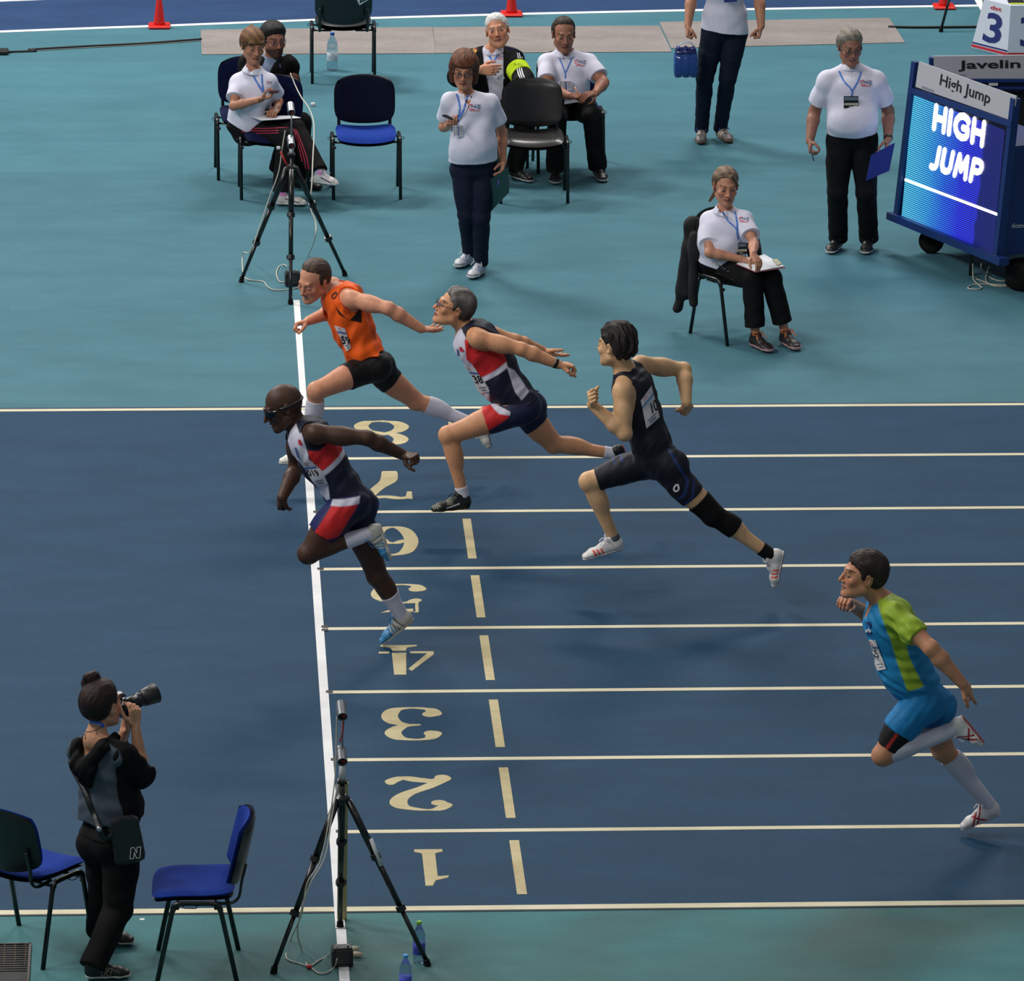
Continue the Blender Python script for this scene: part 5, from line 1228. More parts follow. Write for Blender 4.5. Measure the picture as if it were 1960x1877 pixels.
# --- navy kit with knee brace
r=Fig('curly-haired sprinter in dark navy kit with black knee brace',5.4,F=(-.85,.5,0),HF=(-.78,.62,-.02),HU=(.02,0,1),m=1.10,head_s=1.15,
  skin=(216,172,128),brow=(40,30,25),flush=.2,hiplat=(.25,.95,0),legm=1.0)
r.pts(pel=(1254,872,0),neck=(1190,702,.02),head=(1178,661,.0),shL=(1191,747,-.13),shR=(1226,697,.15),
  elL=(1196,830,-.22),wrL=(1133,774,'elL',.27,-1),hpL=(1272,892,-.09),hpR=(1243,884,.09))
r.pts(elR=(1309,707,'shR',.31,1),wrR=(1314,772,'elR',.25,-1),knR=(1127,922,.10),anR=(1178,1024,.12),heelR=(1198,1050,.12),toeR=(1112,1074,.12),
  knL=(1365,985,-.12),anL=(1470,1053,-.12),heelL=(1503,1052,-.12),toeL=(1487,1128,-.12))
r.o['handL']=dict(tip=P(1126,742,5.1),N=(.9,.1,.2),T=(-.3,.9,0),curl=[1.0,1.25,1.3,1.3],thumb=.6,s=1.05)
r.o['handR']=dict(tip=P(1321,800,5.6),N=(-.5,.4,.3),T=(-.4,-1,0),curl=[1.2,1.3,1.3,1.3],thumb=.7,s=1.05)
r.build()
def curl_hair(s): return [ell(s.W(0,-.03,.06),.085,k=.02),ell(s.W(0,-.075,.02),.062,k=.02),ell(s.W(0,.02,.085),.06,k=.02)]
r.hair('full',(38,30,28),thick=.014,noise=.018,wl=.030,extra=[lambda s:ell(s.W(0,-.035,.062),.080*1.15,k=.02),lambda s:ell(s.W(0,-.070,.0),.062*1.1,k=.02)])
K=(16,19,32)
cf=panels(K,[([(1178,712),(1186,705),(1205,705),(1207,709),(1190,712),(1176,724)],(90,20,40))],5.3)
sprinter_vest(r,K,(P(1257,868,5.4),nrm(r.J['pel']-r.J['neck'])),cf,off=.007,nr=.064,arm=.060,front=(.03,.03),fold=(.003,.06))
bib(r,[(1226,766),(1246,738),(1262,798),(1237,820)],'10',[(1244,772),(1254,762),(1260,784),(1248,792)],stripe=(90,150,190))
cf=panels(K,[([(1165,876),(1168,873),(1182,900),(1179,902)],(28,52,110)),([(1182,866),(1185,864),(1197,896),(1193,898)],(28,52,110)),
  ([(1270,848),(1276,850),(1300,885),(1318,915),(1311,940),(1297,955),(1293,952),(1307,935),(1312,915),(1295,888)],(26,48,100)),
  ([(1326,915),(1330,915),(1326,945),(1310,965),(1306,962),(1321,943)],(26,48,100))],5.28)
shorts(r,K,.60,.86,.15,off=.006,cols=cf,name='half_tights')
if 1:
    bv=bvh_of(*[c for c in r.root.children if c.name.startswith('half_tights')])
    v,f=ribbon2([(1296,927),(1292,930),(1290,936),(1294,940),(1299,936),(1298,929)],3.4,4,True); drape('thigh_logo',bv,v,f,mat('logo_white',(225,225,225)),r.root,.004)
J=r.J
r.garment('knee_brace',[(r.sel('thL','skL'),.010,[(J['hpL']+(J['knL']-J['hpL'])*.70,-nrm(J['knL']-J['hpL'])),(J['knL']+(J['anL']-J['knL'])*.38,nrm(J['anL']-J['knL']))])],(12,12,13),CLOTH,k=.02)
sock(r,'L',.84,.03,(16,16,17),.006); sock(r,'R',.94,.02,(95,98,104))
SH_RW=dict(col=(222,218,214),sole=(224,220,216),tread=(150,35,35),pat=[(lambda a,b,c:(b>-1)&(c>.016)&(c<.058)&((np.abs(a-.46-c*.9)<.022)|(np.abs(a-.545-c*.9)<.022)|(np.abs(a-.63-c*.9)<.022))&(np.abs(b)>.012),(238,90,70))],thick=.014,lace=(225,225,235))
r.shoe('L',SH_RW); r.shoe('R',SH_RW)
band(r,'bracelet',J['elR'],J['wrR'],.92,.006,.033,RUBBER)
# --- blue and lime kit in lane two
r=Fig('sprinter in bright blue and lime shirt with white knee socks',.98,F=(-1,-.15,0),HF=(-.97,-.12,.14),HU=(.12,0,1),m=1.06,cd=1.22,fat=.35,head_s=1.16,
  skin=(196,138,105),brow=(50,38,30),flush=.5,hiplat=(0,1,0),open=.8,legm=1.02,nose=1.0)
r.pts(pel=(1768,1336,0),neck=(1684,1146,.02),head=(1652,1100,.0),shL=(1712,1174,-.17),shR=(1683,1158,.16),
  elL=(1782,1240,'shL',.30,-1),wrL=(1842,1308,'elL',.27,1),hpL=(1757,1352,-.085),hpR=(1778,1352,.085))
r.pts(elR=(1680,1188,.38),wrR=(1626,1154,'elR',.24,-1),knL=(1690,1446,-.10),anL=(1826,1397,-.10),heelL=(1840,1366,-.10),toeL=(1888,1424,-.12),
  knR=(1806,1436,.06),anR=(1889,1535,.10),heelR=(1919,1557,.10),toeR=(1838,1591,.10))
r.o['handL']=dict(tip=P(1878,1345,.73),N=(-.7,.3,-.4),T=(-.5,-.5,-.6),curl=[.05,.45,.5,.5],thumb=.0,spread=.25,s=1.08)
r.o['handR']=dict(tip=P(1604,1138,1.08),N=(0,.2,-1),T=(0,-1,0),curl=[.9,1.,1.,1.],thumb=.4,s=1.05)
r.build()
r.hair('full',(40,30,26),thick=.012,noise=.004,col2=(60,46,38))
BL=(24,128,182); LI=(150,178,48)
cf=panels(BL,[([(1680,1150),(1693,1139),(1738,1158),(1800,1212),(1790,1240),(1722,1220),(1700,1214),(1687,1180)],LI),
  ([(1699,1205),(1733,1222),(1740,1256),(1752,1282),(1769,1313),(1737,1323),(1725,1290),(1713,1255)],LI),
  ([(1693,1139),(1690,1120),(1750,1138),(1764,1164),(1738,1158)],(26,130,165))],.81)
J=r.J; u=nrm(J['elL']-J['shL']); u2=nrm(J['elR']-J['shR'])
slv=[(r.sel('upL'),.014,[(J['shL']+(J['elL']-J['shL'])*.66,u)]),(r.sel('upR'),.014,[(J['shR']+(J['elR']-J['shR'])*.66,u2)])]
r.garment('shirt',[(r.sel('torso'),.010,[(P(1760,1318,.98),-r.axis)])]+slv,BL,KIT,holes=r.neckhole(.066,front=.045,depth=.03),colfn=cf,fold=(.004,.05),bvh=True,k=.03,fdir=np.array([.3,0,1]))
bib(r,[(1659,1224),(1676,1224),(1697,1280),(1680,1283)],'155',[(1663,1242),(1678,1243),(1684,1258),(1669,1260)],stripe=(90,110,160))
v,f=ribbon2([(1663,1190),(1663,1213)],8,2); drape('chest_badge',r.bvh,v,f,mat('badge_navy',(40,50,120)),r.root,.006)
v,f=ribbon2([(1659,1209),(1663,1204),(1667,1209)],4,2); drape('chest_badge',r.bvh,v,f,mat('badge_white',(205,205,215)),r.root,.009)
shorts(r,(20,120,178),.52,.36,.14,off=.013,fold=(.002,.05))
cf=panels((12,12,13),[([(1718,1394),(1723,1396),(1697,1436),(1692,1432)],(165,42,36))],.83)
shorts(r,(12,12,13),.84,.30,-.02,off=.005,cols=cf,name='under_tights')
for n,t0 in (('L',.10),('R',.14)): sock(r,n,t0,.03,(205,203,216),.007)
SH_RC=dict(col=(218,214,212),sole=(208,204,196),tread=(150,30,35),pat=[(lambda a,b,c:(np.abs(b)>.012)&(c>.012)&((np.abs(a-.30-c*5.2+.0)<.035)|(np.abs(a-.75+c*3.0)<.03)|(np.abs(a-.62+c*2.4)<.022)),(150,24,34)),(lambda a,b,c:(c>.088)&(a<.3),(190,40,50))],thick=.014,lace=(225,225,225))
r.shoe('L',SH_RC); r.shoe('R',SH_RC)
# ---------------------------------------------------------------- officials
PW=(216,214,230)
LAN=mat('lanyard_blue',(62,118,206),rough=.7); LANW=mat('lanyard_print',(170,195,230),rough=.7)
def polo(s,hem,hemn=None,sl=(.60,.60),off=.013,loose=1.,col=PW,nr=.060,vd=.055,skirt=None,fold=(.0018,.13),tuck=False,seed=3):
    J=s.J; m=s.m; pcs=[]; n_=-s.axis if hemn is None else hemn
    body=list(s.sel('torso'))
    if skirt: body+=skirt
    pcs.append((body,off,[(hem,n_)]))
    for n,t in(('L',sl[0]),('R',sl[1])):
        S,E=J['sh'+n],J['el'+n]; d=E-S; L=np.linalg.norm(d); u=d/L
        q=[cone(S-s.axis*.022,S+d*(t+.1),.048*m*loose,.060*m*loose,k=.03)]+s.sel('up'+n)
        pcs.append((q,off*.6,[(S+d*t,u)]))
    nk=J['neck']; a=s.axis; f=s.fwd
    holes=[cone(nk-a*.015,nk+a*.2,nr,nr*1.25,s.lat),cone(nk+f*.05+a*.03,nk+f*.105-a*vd,.036,.008,s.lat),cone(nk+f*.06+a*.05,nk+f*.12-a*(vd-.01),.034,.010,s.lat)]
    g=s.garment('polo_shirt' ,pcs,col,CLOTH,holes=holes,fold=fold,k=.03,bvh=True,seed=seed)
    s.polo=g
    # turned down collar
    cp=[cone(nk-a*.030-f*.004,nk+a*.022-f*.012,(nr+.030,nr+.026),(nr+.004,nr+.002),s.lat)]
    ch=[cone(nk-a*.06,nk+a*.2,nr-.004,nr*1.12,s.lat),cone(nk+f*.045+a*.04,nk+f*.14-a*.04,.020,.040,s.lat)]
    s.garment('collar',[(cp,.0,[(nk+a*.026+f*.0,a+f*-.25),(nk-a*.030,-a)])],col,CLOTH,holes=ch,h=.0042,parent=g)
    return g
def polo_logo(s,x,y,w=24):
    """x,y = top left pixel; the event print on the left chest"""
    rd=mat('logo_red',(206,96,104),rough=.7); nv=mat('logo_navy',(52,66,110),rough=.7); k=w/24
    X=lambda a,b:(x+a*k,y+b*k)
    v,f=ribbon2([X(9,1),X(3,1),X(.5,4),X(2,8),X(7,9.5),X(12,9.6)],1.7*k,5); drape('shirt_print',s.bvh,v,f,rd,s.polo,.004)
    v,f=ribbon2([X(2,12.2),X(22,12.6)],1.5*k,2); drape('shirt_print',s.bvh,v,f,rd,s.polo,.004)
    text_on('shirt_print_text',s.bvh,'TWJ',[X(3.5,3),X(15,3),X(15,7.5),X(3.5,7.5)],nv,s.polo,.005,bold=.04)
    v,f=ribbon2([X(13.5,0),X(14.5,4),X(15.5,8)],1.*k,2); drape('shirt_print',s.bvh,v,f,mat('logo_blue',(90,130,190)),s.polo,.005)
    for i in range(3): v,f=ribbon2([X(17,2.2+3.2*i),X(23.5,2.2+3.2*i)],1.3*k,1); drape('shirt_print',s.bvh,v,f,nv,s.polo,.004)
def lanyard(s,left,right,badge=None,style='white',w=3.2,bv=None,tail=None):
    bv=bv or s.bvh
    v,f=ribbon2(left,w,6); o=drape('lanyard',bv,v,f,LAN,s.root,.005)
    if right:
        v,f=ribbon2(right,w*.9,6); drape('lanyard_strap',bv,v,f,LAN,o,.006)
    for seg in (left,right or left):
        if seg is None: continue
        v,f=ribbon2(seg,w*.25,6); f=f[2::4]; drape('lanyard_print',bv,v,f,LANW,o,.008)
    if badge:
        q=badge; mbg=[hit(bv,x,y,.012) for x,y in q]
        c=hit(bv,sum(p[0] for p in q)/4,sum(p[1] for p in q)/4,.016)
        if c is None: return
        Yb=c[1]-.006; sl=np.mean([p[1]-c[1] for p in mbg if p is not None]) if any(p is not None for p in mbg) else 0
        pts=[P(x,y,Yb) for x,y in q]
        base=(16,18,22) if style=='black' else (206,204,190)
        b=MB().quadslab(pts,.004).obj('badge',mat('badge_%s'%style,base,rough=.4),s.root,False,True)
        e1=pts[1]-pts[0]; e2=pts[3]-pts[0]; F2=lambda u,v_,o=.0025:pts[0]+e1*u+e2*v_+V(0,-o-.002,0)
        def rect(u0,u1,v0,v1,m_,nm='badge_print'): mesh_obj(nm,[F2(u0,v0),F2(u1,v0),F2(u1,v1),F2(u0,v1)],[(0,1,2,3)],m_,b,False)
        if style=='black':
            rect(.04,.96,.05,.34,mat('badge_photo',(96,110,124))); rect(.04,.96,.56,.74,mat('badge_cream',(206,200,184))); 
            for i in range(5): rect(.12+.16*i,.2+.16*i,.61,.68,mat('ink',(16,16,18)))
            rect(.35,.65,.84,.90,mat('badge_cream',(206,200,184)))
        else:
            rect(.46,.54,.08,.92,mat('badge_bar',(50,80,140)))
            for i in range(4): rect(.08,.16,.12+.2*i,.2+.2*i,INK); rect(.30,.40,.12+.2*i,.20+.2*i,mat('badge_grey',(110,110,110)))
            for i in range(6): rect(.60,.92,.12+.13*i,.15+.13*i,mat('badge_grey',(110,110,110)))
def trousers(s,col,top,tL=.95,tR=.95,wide=.0,off=.009,name='trousers',fold=(.005,.09),m=None,colfn=None,bv=False,seed=4):
    J=s.J; mm=s.m; P0=J['pel']; tp_=(P0+s.axis*top,s.axis)
    pcs=[(s.sel('torso'),off,[tp_,(P0-s.axis*.14,-s.axis)]),(s.sel('hips')+s.sel('thL')+s.sel('thR'),off*.9,[tp_])]
    for n,t in(('L',tL),('R',tR)):
        H,K,A=J['hp'+n],J['kn'+n],J['an'+n]; u=nrm(A-K)
        ex=[cone(H,K,.080*mm,.056*mm+wide*.6,k=.02),cone(K,A+(A-K)*.06,.053*mm+wide*.6,.046*mm+wide,k=.02)]
        pcs.append((s.sel('th'+n)+ex[:1],off,[]))
        pcs.append((s.sel('sk'+n)+ex[1:],off,[(K+(A-K)*t,u)]))
    return s.garment(name,pcs,col,m or CLOTH,fold=(fold[0]*.4,fold[1]*1.5),h=.006,k=.012,bvh=False,colfn=colfn,seed=seed)
def slabobj(name,q,Ys,t,m,label,cat,parent=None):
    pts=[P(x,y,Y) for (x,y),Y in zip(q,Ys)]; o=MB().quadslab(pts,t).obj(name,m,parent,False,True)
    if parent is None: tag(o,label,cat)
    return o,pts
def pen(a,b,label,col=(40,40,120)):
    mb=MB(); mb.tube([a,a+(b-a)*.92,b],[.0042,.0042,.0012],8); o=mb.obj('pen',mat('pen_%d_%d_%d'%col,col,rough=.35),None,True,True); tag(o,label,'pen')
def phone(c,R,d,label,name='phone',cat='phone',col=(18,18,20)):
    o=MB().box(c,d,R,bev=min(d)*.4).obj(name,mat('phone_%d_%d_%d'%col,col,rough=.3),None,False,True); tag(o,label,cat); return o
def feet(s,fl=.27,**k):
    for n,(hx,hy,tx,ty) in k.items():
        h=G(hx,hy,.006); t=G(tx,ty,.006); s.J['heel'+n]=h; s.J['toe'+n]=h+nrm(t-h)*fl; s.J['an'+n]=h+nrm(t-h)*fl*.2+V(0,0,.085)
def knee(s,n,px,Y,z=.50): s.J['kn'+n]=V(P(px,230,Y)[0],Y,z)
RUN_BLACK=dict(col=(18,18,19),sole=(205,203,200),tread=(40,40,40),lace=(30,30,30))
# --- standing woman with auburn bob
w=Fig('standing woman with auburn bob and glasses in white polo and jeans, holding a folder',13.25,F=(-.1,-1,0),HF=(-.10,-1,-.10),HU=(.03,-.05,1),fem=.9,m=1.02,fat=.45,bw=1.08,head_s=1.10,
  skin=(186,128,100),brow=(60,35,25),lip=(130,60,60),flush=.5,eye=.8,hiplat=(-1,.1,0))
w.pts(pel=(907,322,0),neck=(893,180,0),head=(888,134,-.03),shL=(939,194,0),shR=(861,191,-.02),elL=(961,253,'shL',.285,1),elR=(849,243,'shR',.285,1),
  knL=(921,416,-.05),anL=(921,498,.03),heelL=(924,517,.03),toeL=(897,536,-.13),knR=(893,410,-.02),anR=(900,480,.08),heelR=(905,497,.08),toeR=(871,516,-.06))
feet(w,.25,L=(926,520,893,538),R=(905,500,869,516))
w.pts(wrL=(963,313,'elL',.235,-1),wrR=(860,240,'elR',.22,-1),hpL=(925,330,0),hpR=(889,330,0))
w.o['handL']=dict(tip=P(957,352,13.1),N=(-1,-.2,-.2),T=(-.3,-1,0),curl=[.5,.6,.7,.7],thumb=.5); w.o['handR']=dict(tip=P(872,229,13.0),N=(.1,.1,1),T=(.4,-1,.2),curl=[.9,1,1,1],thumb=.6)
w.build()
w.hair('bob',(84,46,28),thick=.024,col2=(120,72,44),noise=.003,extra=[lambda s:cone(s.W(-.080,-.01,.03),s.W(-.076,.005,-.075),.028,.020),lambda s:cone(s.W(.080,-.01,.03),s.W(.076,.005,-.075),.028,.020),lambda s:ell(s.W(0,-.07,-.03),.062),lambda s:cone(s.W(-.045,.072,.060),s.W(.045,.072,.060),.020,.018)])
glasses(w,(12,12,13),(90,90,100),.024,.0165,.25)
polo(w,P(905,305,13.25),skirt=[cone(w.J['pel']+w.axis*.10,w.J['pel']+w.axis*.02,(.155,.125),(.175,.14),w.lat,k=.05)],sl=(.66,.66),vd=.10,loose=1.05)
polo_logo(w,896,199,24)
lanyard(w,[(874,180),(880,205),(876,232)],[(896,181),(889,205),(877,232)],[(867,240),(886,240),(887,262),(868,261)],'white',3.4)
v,f=ribbon2([(903,184),(893,212),(880,230),(875,233)],.9,6); drape('cord',w.bvh,v,f,INK,w.root,.007)
trousers(w,(20,27,46),.17,1.03,1.03,off=.006,fold=(.003,.06),name='jeans')
SH_SIL=dict(col=(188,190,196),sole=(200,202,206),tread=(28,28,30),pat=[(lambda a,b,c:(np.abs(b)>.014)&(np.sin(a*60+c*260)>.55)&(a<.75),(96,126,176)),(lambda a,b,c:(a>.78)&(c<.035),(120,124,130))],thick=.024,lace=(215,215,218))
w.shoe('L',SH_SIL); w.shoe('R',SH_SIL)
phone(P(857,228,13.0)+V(0,0,.015),basis((-.5,-.6,.4),(.2,.3,1)).T,(.045,.10,.018),'small black stopwatch in the raised hand of the standing woman','stopwatch','stopwatch')
o,_=slabobj('folder',[(925,353),(972,320),(973,369),(934,410)],[13.2,13.06,13.06,13.2],.012,mat('folder_green',(18,52,52),rough=.4),'dark green folder held at the side of the standing woman','folder')
pen(P(955,345,13.02),P(953,356,13.0),'purple pen in the left hand of the standing woman',(70,40,150))
# --- standing man at right
w=Fig('standing grey-haired man with glasses in white polo and black trousers beside the screen',13.87,F=(0,-1,0),HF=(.16,-1,-.12),HU=(.02,-.05,1),m=1.08,fat=1.15,bw=1.08,cd=1.1,head_s=1.10,
  skin=(150,104,86),brow=(70,62,58),lip=(110,66,62),flush=.4,eye=.7,hiplat=(-1,0,0),jaw=1.03)
w.pts(pel=(1631,262,0),neck=(1630,124,0),head=(1627,90,-.03),shL=(1677,152,0),shR=(1583,152,0),elL=(1700,213,'shL',.30,1),elR=(1559,214,'shR',.30,1),
  knL=(1658,368,-.05),anL=(1659,462,.03),heelL=(1664,470,.03),toeL=(1656,489,-.20),knR=(1603,366,-.03),anR=(1605,462,.03),heelR=(1606,470,.03),toeR=(1591,487,-.19))
feet(w,L=(1664,471,1654,490),R=(1608,471,1586,488))
w.pts(wrL=(1700,266,'elL',.25,-1),wrR=(1550,270,'elR',.25,-1),hpL=(1654,270,0),hpR=(1608,270,0))
w.o['handL']=dict(tip=P(1693,300,13.7),N=(-1,0,-.1),T=(-.1,-1,0),curl=[.6,.7,.7,.8],thumb=.5); w.o['handR']=dict(tip=P(1553,303,13.7),N=(1,0,0),T=(.1,-1,0),curl=[.7,.9,.9,.9],thumb=.6)
w.build()
w.hair('short',(108,100,90),thick=.014,col2=(150,142,130),noise=.002)
glasses(w,(70,70,74),(110,110,120),.023,.015,.15)
polo(w,P(1630,254,13.87),sl=(.70,.70),vd=.07,loose=1.12,off=.016)
polo_logo(w,1646,153,23)
lanyard(w,[(1606,136),(1615,155),(1630,172),(1630,184)],[(1648,137),(1642,155),(1631,174)],[(1615,184),(1643,184),(1643,207),(1615,207)],'black',3.0)
trousers(w,(12,12,14),.15,1.04,1.04,wide=.014,off=.010)
w.shoe('L',RUN_BLACK); w.shoe('R',RUN_BLACK)
band(w,'wristwatch',w.J['elL'],w.J['wrL'],.96,.018,.036,BLACKPLASTIC)
slabobj('folder',[(1667,297),(1713,273),(1702,327),(1657,346)],[13.62,13.62,13.60,13.60],.008,mat('folder_blue',(28,44,130),rough=.4),'dark blue folder in the left hand of the standing man at right','folder')
pen(P(1550,279,13.66),P(1558,309,13.62),'dark pen in the right hand of the standing man at right',(30,34,70))
# --- man in jeans cut by the top edge
w=Fig('man in dark jeans and white shirt whose head is above the frame, carrying bottles',17.3,F=(0,-1,0),HF=(0,-1,0),HU=(0,0,1),m=1.02,head_s=1.08,skin=(178,124,98),hiplat=(-1,0,0),res=.008,fr=1.3)
w.pts(pel=(1387,55,0),neck=(1388,-92,0),head=(1388,-122,-.03),shL=(1433,-78,0),shR=(1342,-78,0),elL=(1453,-8,'shL',.31,1),elR=(1324,-8,'shR',.31,1),
  knL=(1393,150,-.04),anL=(1384,240,.0),heelL=(1377,255,.02),toeL=(1400,277,-.16),knR=(1349,150,-.02),anR=(1343,242,.0),heelR=(1340,258,.03),toeR=(1342,283,-.19))
feet(w,L=(1374,260,1402,277),R=(1343,262,1341,285))
w.pts(wrL=(1457,50,'elL',.26,-1),wrR=(1317,48,'elR',.26,-1),hpL=(1408,62,0),hpR=(1366,62,0))
w.o['handL']=dict(tip=P(1450,82,17.1),N=(-1,.1,0),T=(-.1,-1,0),curl=[1.1,1.3,1.3,1.3],thumb=.7); w.o['handR']=dict(tip=P(1315,92,17.1),N=(1,0,0),T=(.1,-1,0),curl=[1.2,1.3,1.3,1.3],thumb=.7)
w.build(); w.hair('short',(60,45,35))
polo(w,P(1387,58,17.3),hemn=nrm(V(-.12,0,-1)),sl=(.6,.6),skirt=[cone(w.J['pel']+w.axis*.12,w.J['pel']-w.axis*.02,(.16,.12),(.175,.135),w.lat,k=.05)])
trousers(w,(16,24,42),.15,1.04,1.04,off=.009,fold=(.004,.06),name='jeans')
b_=[P(1386,-8,17.3-.17),P(1411,-10,17.3-.17),P(1411,3,17.3-.17),P(1386,5,17.3-.17)]; MB().quadslab(b_,.004).obj('badge',mat('badge_navy',(24,36,80)),w.root,False,True)
SH_SUEDE=dict(col=(98,92,92),sole=(120,84,52),tread=(90,60,38),pat=[(lambda a,b,c:(np.abs(b)>.01)&(np.abs((a*9-c*9)%1-.5)<.2)&(a>.3)&(a<.65)&(c>.02),(206,186,168))],thick=.022,lace=(34,58,140))
w.shoe('L',SH_SUEDE); w.shoe('R',SH_SUEDE)
pk=empty('bottle_pack',P(1310,149,17.1),'shrink-wrapped pack of blue water bottles carried by the man in jeans','bottles')
pm=P(1312,146,17.1); fl=mat('blue_pet',(52,96,170),rough=.08,trans=.6,spec=.8); cp_=mat('pack_film',(60,100,190),rough=.1,alpha=.35,spec=.8)
for i in(-1,0,1):
    for j in(-.5,.5):
        c=pm+V(.062*i,.062*j,0); b=MB().lathe([(.018,.0),(.029,.004),(.030,.08),(.027,.10),(.030,.12),(.030,.16),(.024,.195),(.013,.215),(.012,.222)],c,n=14).obj('bottle',fl,pk,True,True)
        MB().lathe([(.0135,.222),(.0135,.24),(.011,.242)],c,n=12).obj('cap',mat('cap_navy',(24,34,110)),b,True,True)
bb=MB().box(pm+V(0,0,.105),(.192,.130,.20),bev=.03).obj('film',cp_,pk,True,True)
MB().box(pm+V(0,0,.205),(.17,.11,.06),bev=.025).obj('film_top',mat('film_navy',(20,26,92),rough=.15,spec=.8),pk,True,True)
hd=pm+V(0,0,.225); mb=MB(); mb.tube(smooth_path([hd+V(-.07,0,.0),hd+V(-.045,0,.04),hd+V(.01,0,.056),hd+V(.05,0,.04),hd+V(.07,0,.0)],5),.012,8,flat=.3); mb.obj('handle',mat('handle_film',(150,180,225),rough=.2),pk,True,True)
# --- seated woman at right
w=Fig('seated woman with ponytail in white polo writing on a clipboard',11.6,F=(.35,-1,0),HF=(.12,-1,-.08),HU=(.03,0,1),fem=.9,m=1.0,fat=.15,bw=1.02,head_s=1.10,
  skin=(190,134,108),brow=(84,62,48),lip=(140,76,74),flush=.3,eye=.8,hiplat=(-.9,-.35,0))
w.pts(pel=(1380,500,.06),neck=(1388,400,0),head=(1389,356,-.03),shL=(1425,418,-.08),shR=(1359,420,.08),elL=(1443,466,'shL',.27,-1),elR=(1358,484,'shR',.285,-1),
  hpL=(1396,512,.0),hpR=(1372,514,.06))
knee(w,'R',1447,11.30);knee(w,'L',1483,11.33)
w.pts(wrR=(1424,497,'elR',.235,-1),wrL=(1441,485,'elL',.225,-1))
w.pts(anR=(1448,632,'knR',.40,1),anL=(1500,624,'knL',.40,1)); ar,al=w.J['anR'],w.J['anL']
feet(w,.25,R=(1437,661,1484,678),L=(1496,656,1527,672))
w.o['handR']=dict(tip=P(1444,499,w.J['wrR'][1]-w.Y0*0-.03),N=(.1,.2,-1),T=(.2,-.2,1),curl=[.7,.8,.9,.9],thumb=.7); w.o['handL']=dict(tip=P(1450,499,w.J['wrL'][1]-.05),N=(-.3,.2,-1),T=(-1,-.2,0),curl=[.4,.5,.5,.5],thumb=.4)
w.build()
w.hair('tied',(92,70,54),thick=.012,col2=(140,118,96),noise=.002,extra=[lambda s:cone(s.W(.02,-.10,-.04),s.W(.075,-.115,-.14),.024,.010),lambda s:cone(s.W(-.02,.066,.085),s.W(-.070,.03,.015),.016,.012)])
polo(w,P(1382,506,11.6),hemn=nrm(-w.axis),sl=(.68,.70),vd=.06,loose=1.08,skirt=[cone(w.J['pel']+w.axis*.10,w.J['pel']-w.axis*.0,(.145,.11),(.15,.12),w.lat,k=.05)])
polo_logo(w,1415,415,19)
lanyard(w,[(1383,405),(1394,423),(1409,437),(1411,447),(1413,458)],[(1407,405),(1411,425),(1412,440)],[(1404,465),(1429,464),(1431,486),(1406,487)],'black',3.0)
def jeanscol(v): return np.tile(lin((12,12,14)),(len(v),1))
trousers(w,(12,12,14),.10,.80,.84,wide=.016,off=.010)
bvp=bvh_of(*[c for c in w.root.children if c.name.startswith('trousers')])
for i,(x,y) in enumerate([(1363,503),(1372,504),(1377,508),(1383,512),(1387,515),(1394,519)]):
    v=[(x+(3.2 if i==1 else 1.8)*math.cos(t),y+(3.2 if i==1 else 1.5)*math.sin(t)) for t in np.linspace(0,2*math.pi,10,endpoint=False)]; drape('trouser_print',bvp,v,[tuple(range(10))],mat('print_cream',(200,192,172)) if i<2 else mat('print_dim',(70,70,72)),w.root,.006)
SH_OR=dict(col=(34,24,24),sole=(186,150,152),tread=(96,40,52),pat=[(lambda a,b,c:(a>.9)&(c<.03),(110,50,60)),(lambda a,b,c:(np.abs(b)>.014)&(np.sin(a*80)>.6)&(a>.45)&(a<.7),(60,48,50))],thick=.028,lace=(246,124,34))
w.shoe('L',SH_OR); w.shoe('R',SH_OR)
kn=(w.J['knR']+w.J['knL'])/2
zc=max(w.J['knR'][2],w.J['knL'][2])+.085
q=[(1408,505),(1466,489),(1504,512),(1446,521)]; pts=[G(x,y,zc) for x,y in q]
cb_=MB().quadslab(pts,-.004 if 0 else .004).obj('clipboard',mat('board_red',(120,30,48),rough=.5),None,False,True); tag(cb_,'clipboard with white sheets on the lap of the seated woman at right','clipboard')
pp=[G(x,y,zc+.006) for x,y in [(1410,504),(1463,486),(1501,509),(1447,519)]]; MB().quadslab(pp,.004).obj('paper',PAPER,cb_,False,True)
MB().quadslab([G(x,y,zc+.014) for x,y in [(1478,496),(1487,495),(1496,504),(1488,507)]],.006).obj('clip',mat('clip_cream',(205,200,170),rough=.3,metal=.3),cb_,False,True)
pen(P(1436,480,w.J['wrR'][1]-.05),P(1443,498,w.J['wrR'][1]-.07),'pen in the hand of the seated woman at right',(70,80,130))
# jacket hung over her chair
JB=mat('jacket_black',(13,13,15),rough=.85,bump=.5,bscale=14)
cc=wl(wc,(0,.27,0)); R34=Matrix.Rotation(math.radians(34),3,'Z'); rr=lambda x,y,z: np.array(R34@Vector((x,y,z)))+V(3.17,11.64,0)
jp=[cone(rr(-.20,.27,.80),rr(.20,.27,.80),.045,.045,None,k=.05),cone(rr(-.21,.29,.78),rr(-.24,.30,.28),(.05,.05),(.07,.05),None,k=.05),cone(rr(.21,.29,.78),rr(.24,.30,.34),(.05,.05),(.07,.05),None,k=.05),
    cone(rr(0,.31,.74),rr(0,.33,.44),(.20,.04),(.22,.045),rr(1,0,0)-rr(0,0,0),k=.05),cone(rr(-.25,.20,.72),rr(-.285,.16,.24),.045,.035,k=.04),cone(rr(.26,.18,.66),rr(.29,.10,.34),.045,.06,k=.04),cone(rr(-.22,.31,.5),rr(-.27,.36,.16),.05,.035,k=.04)]
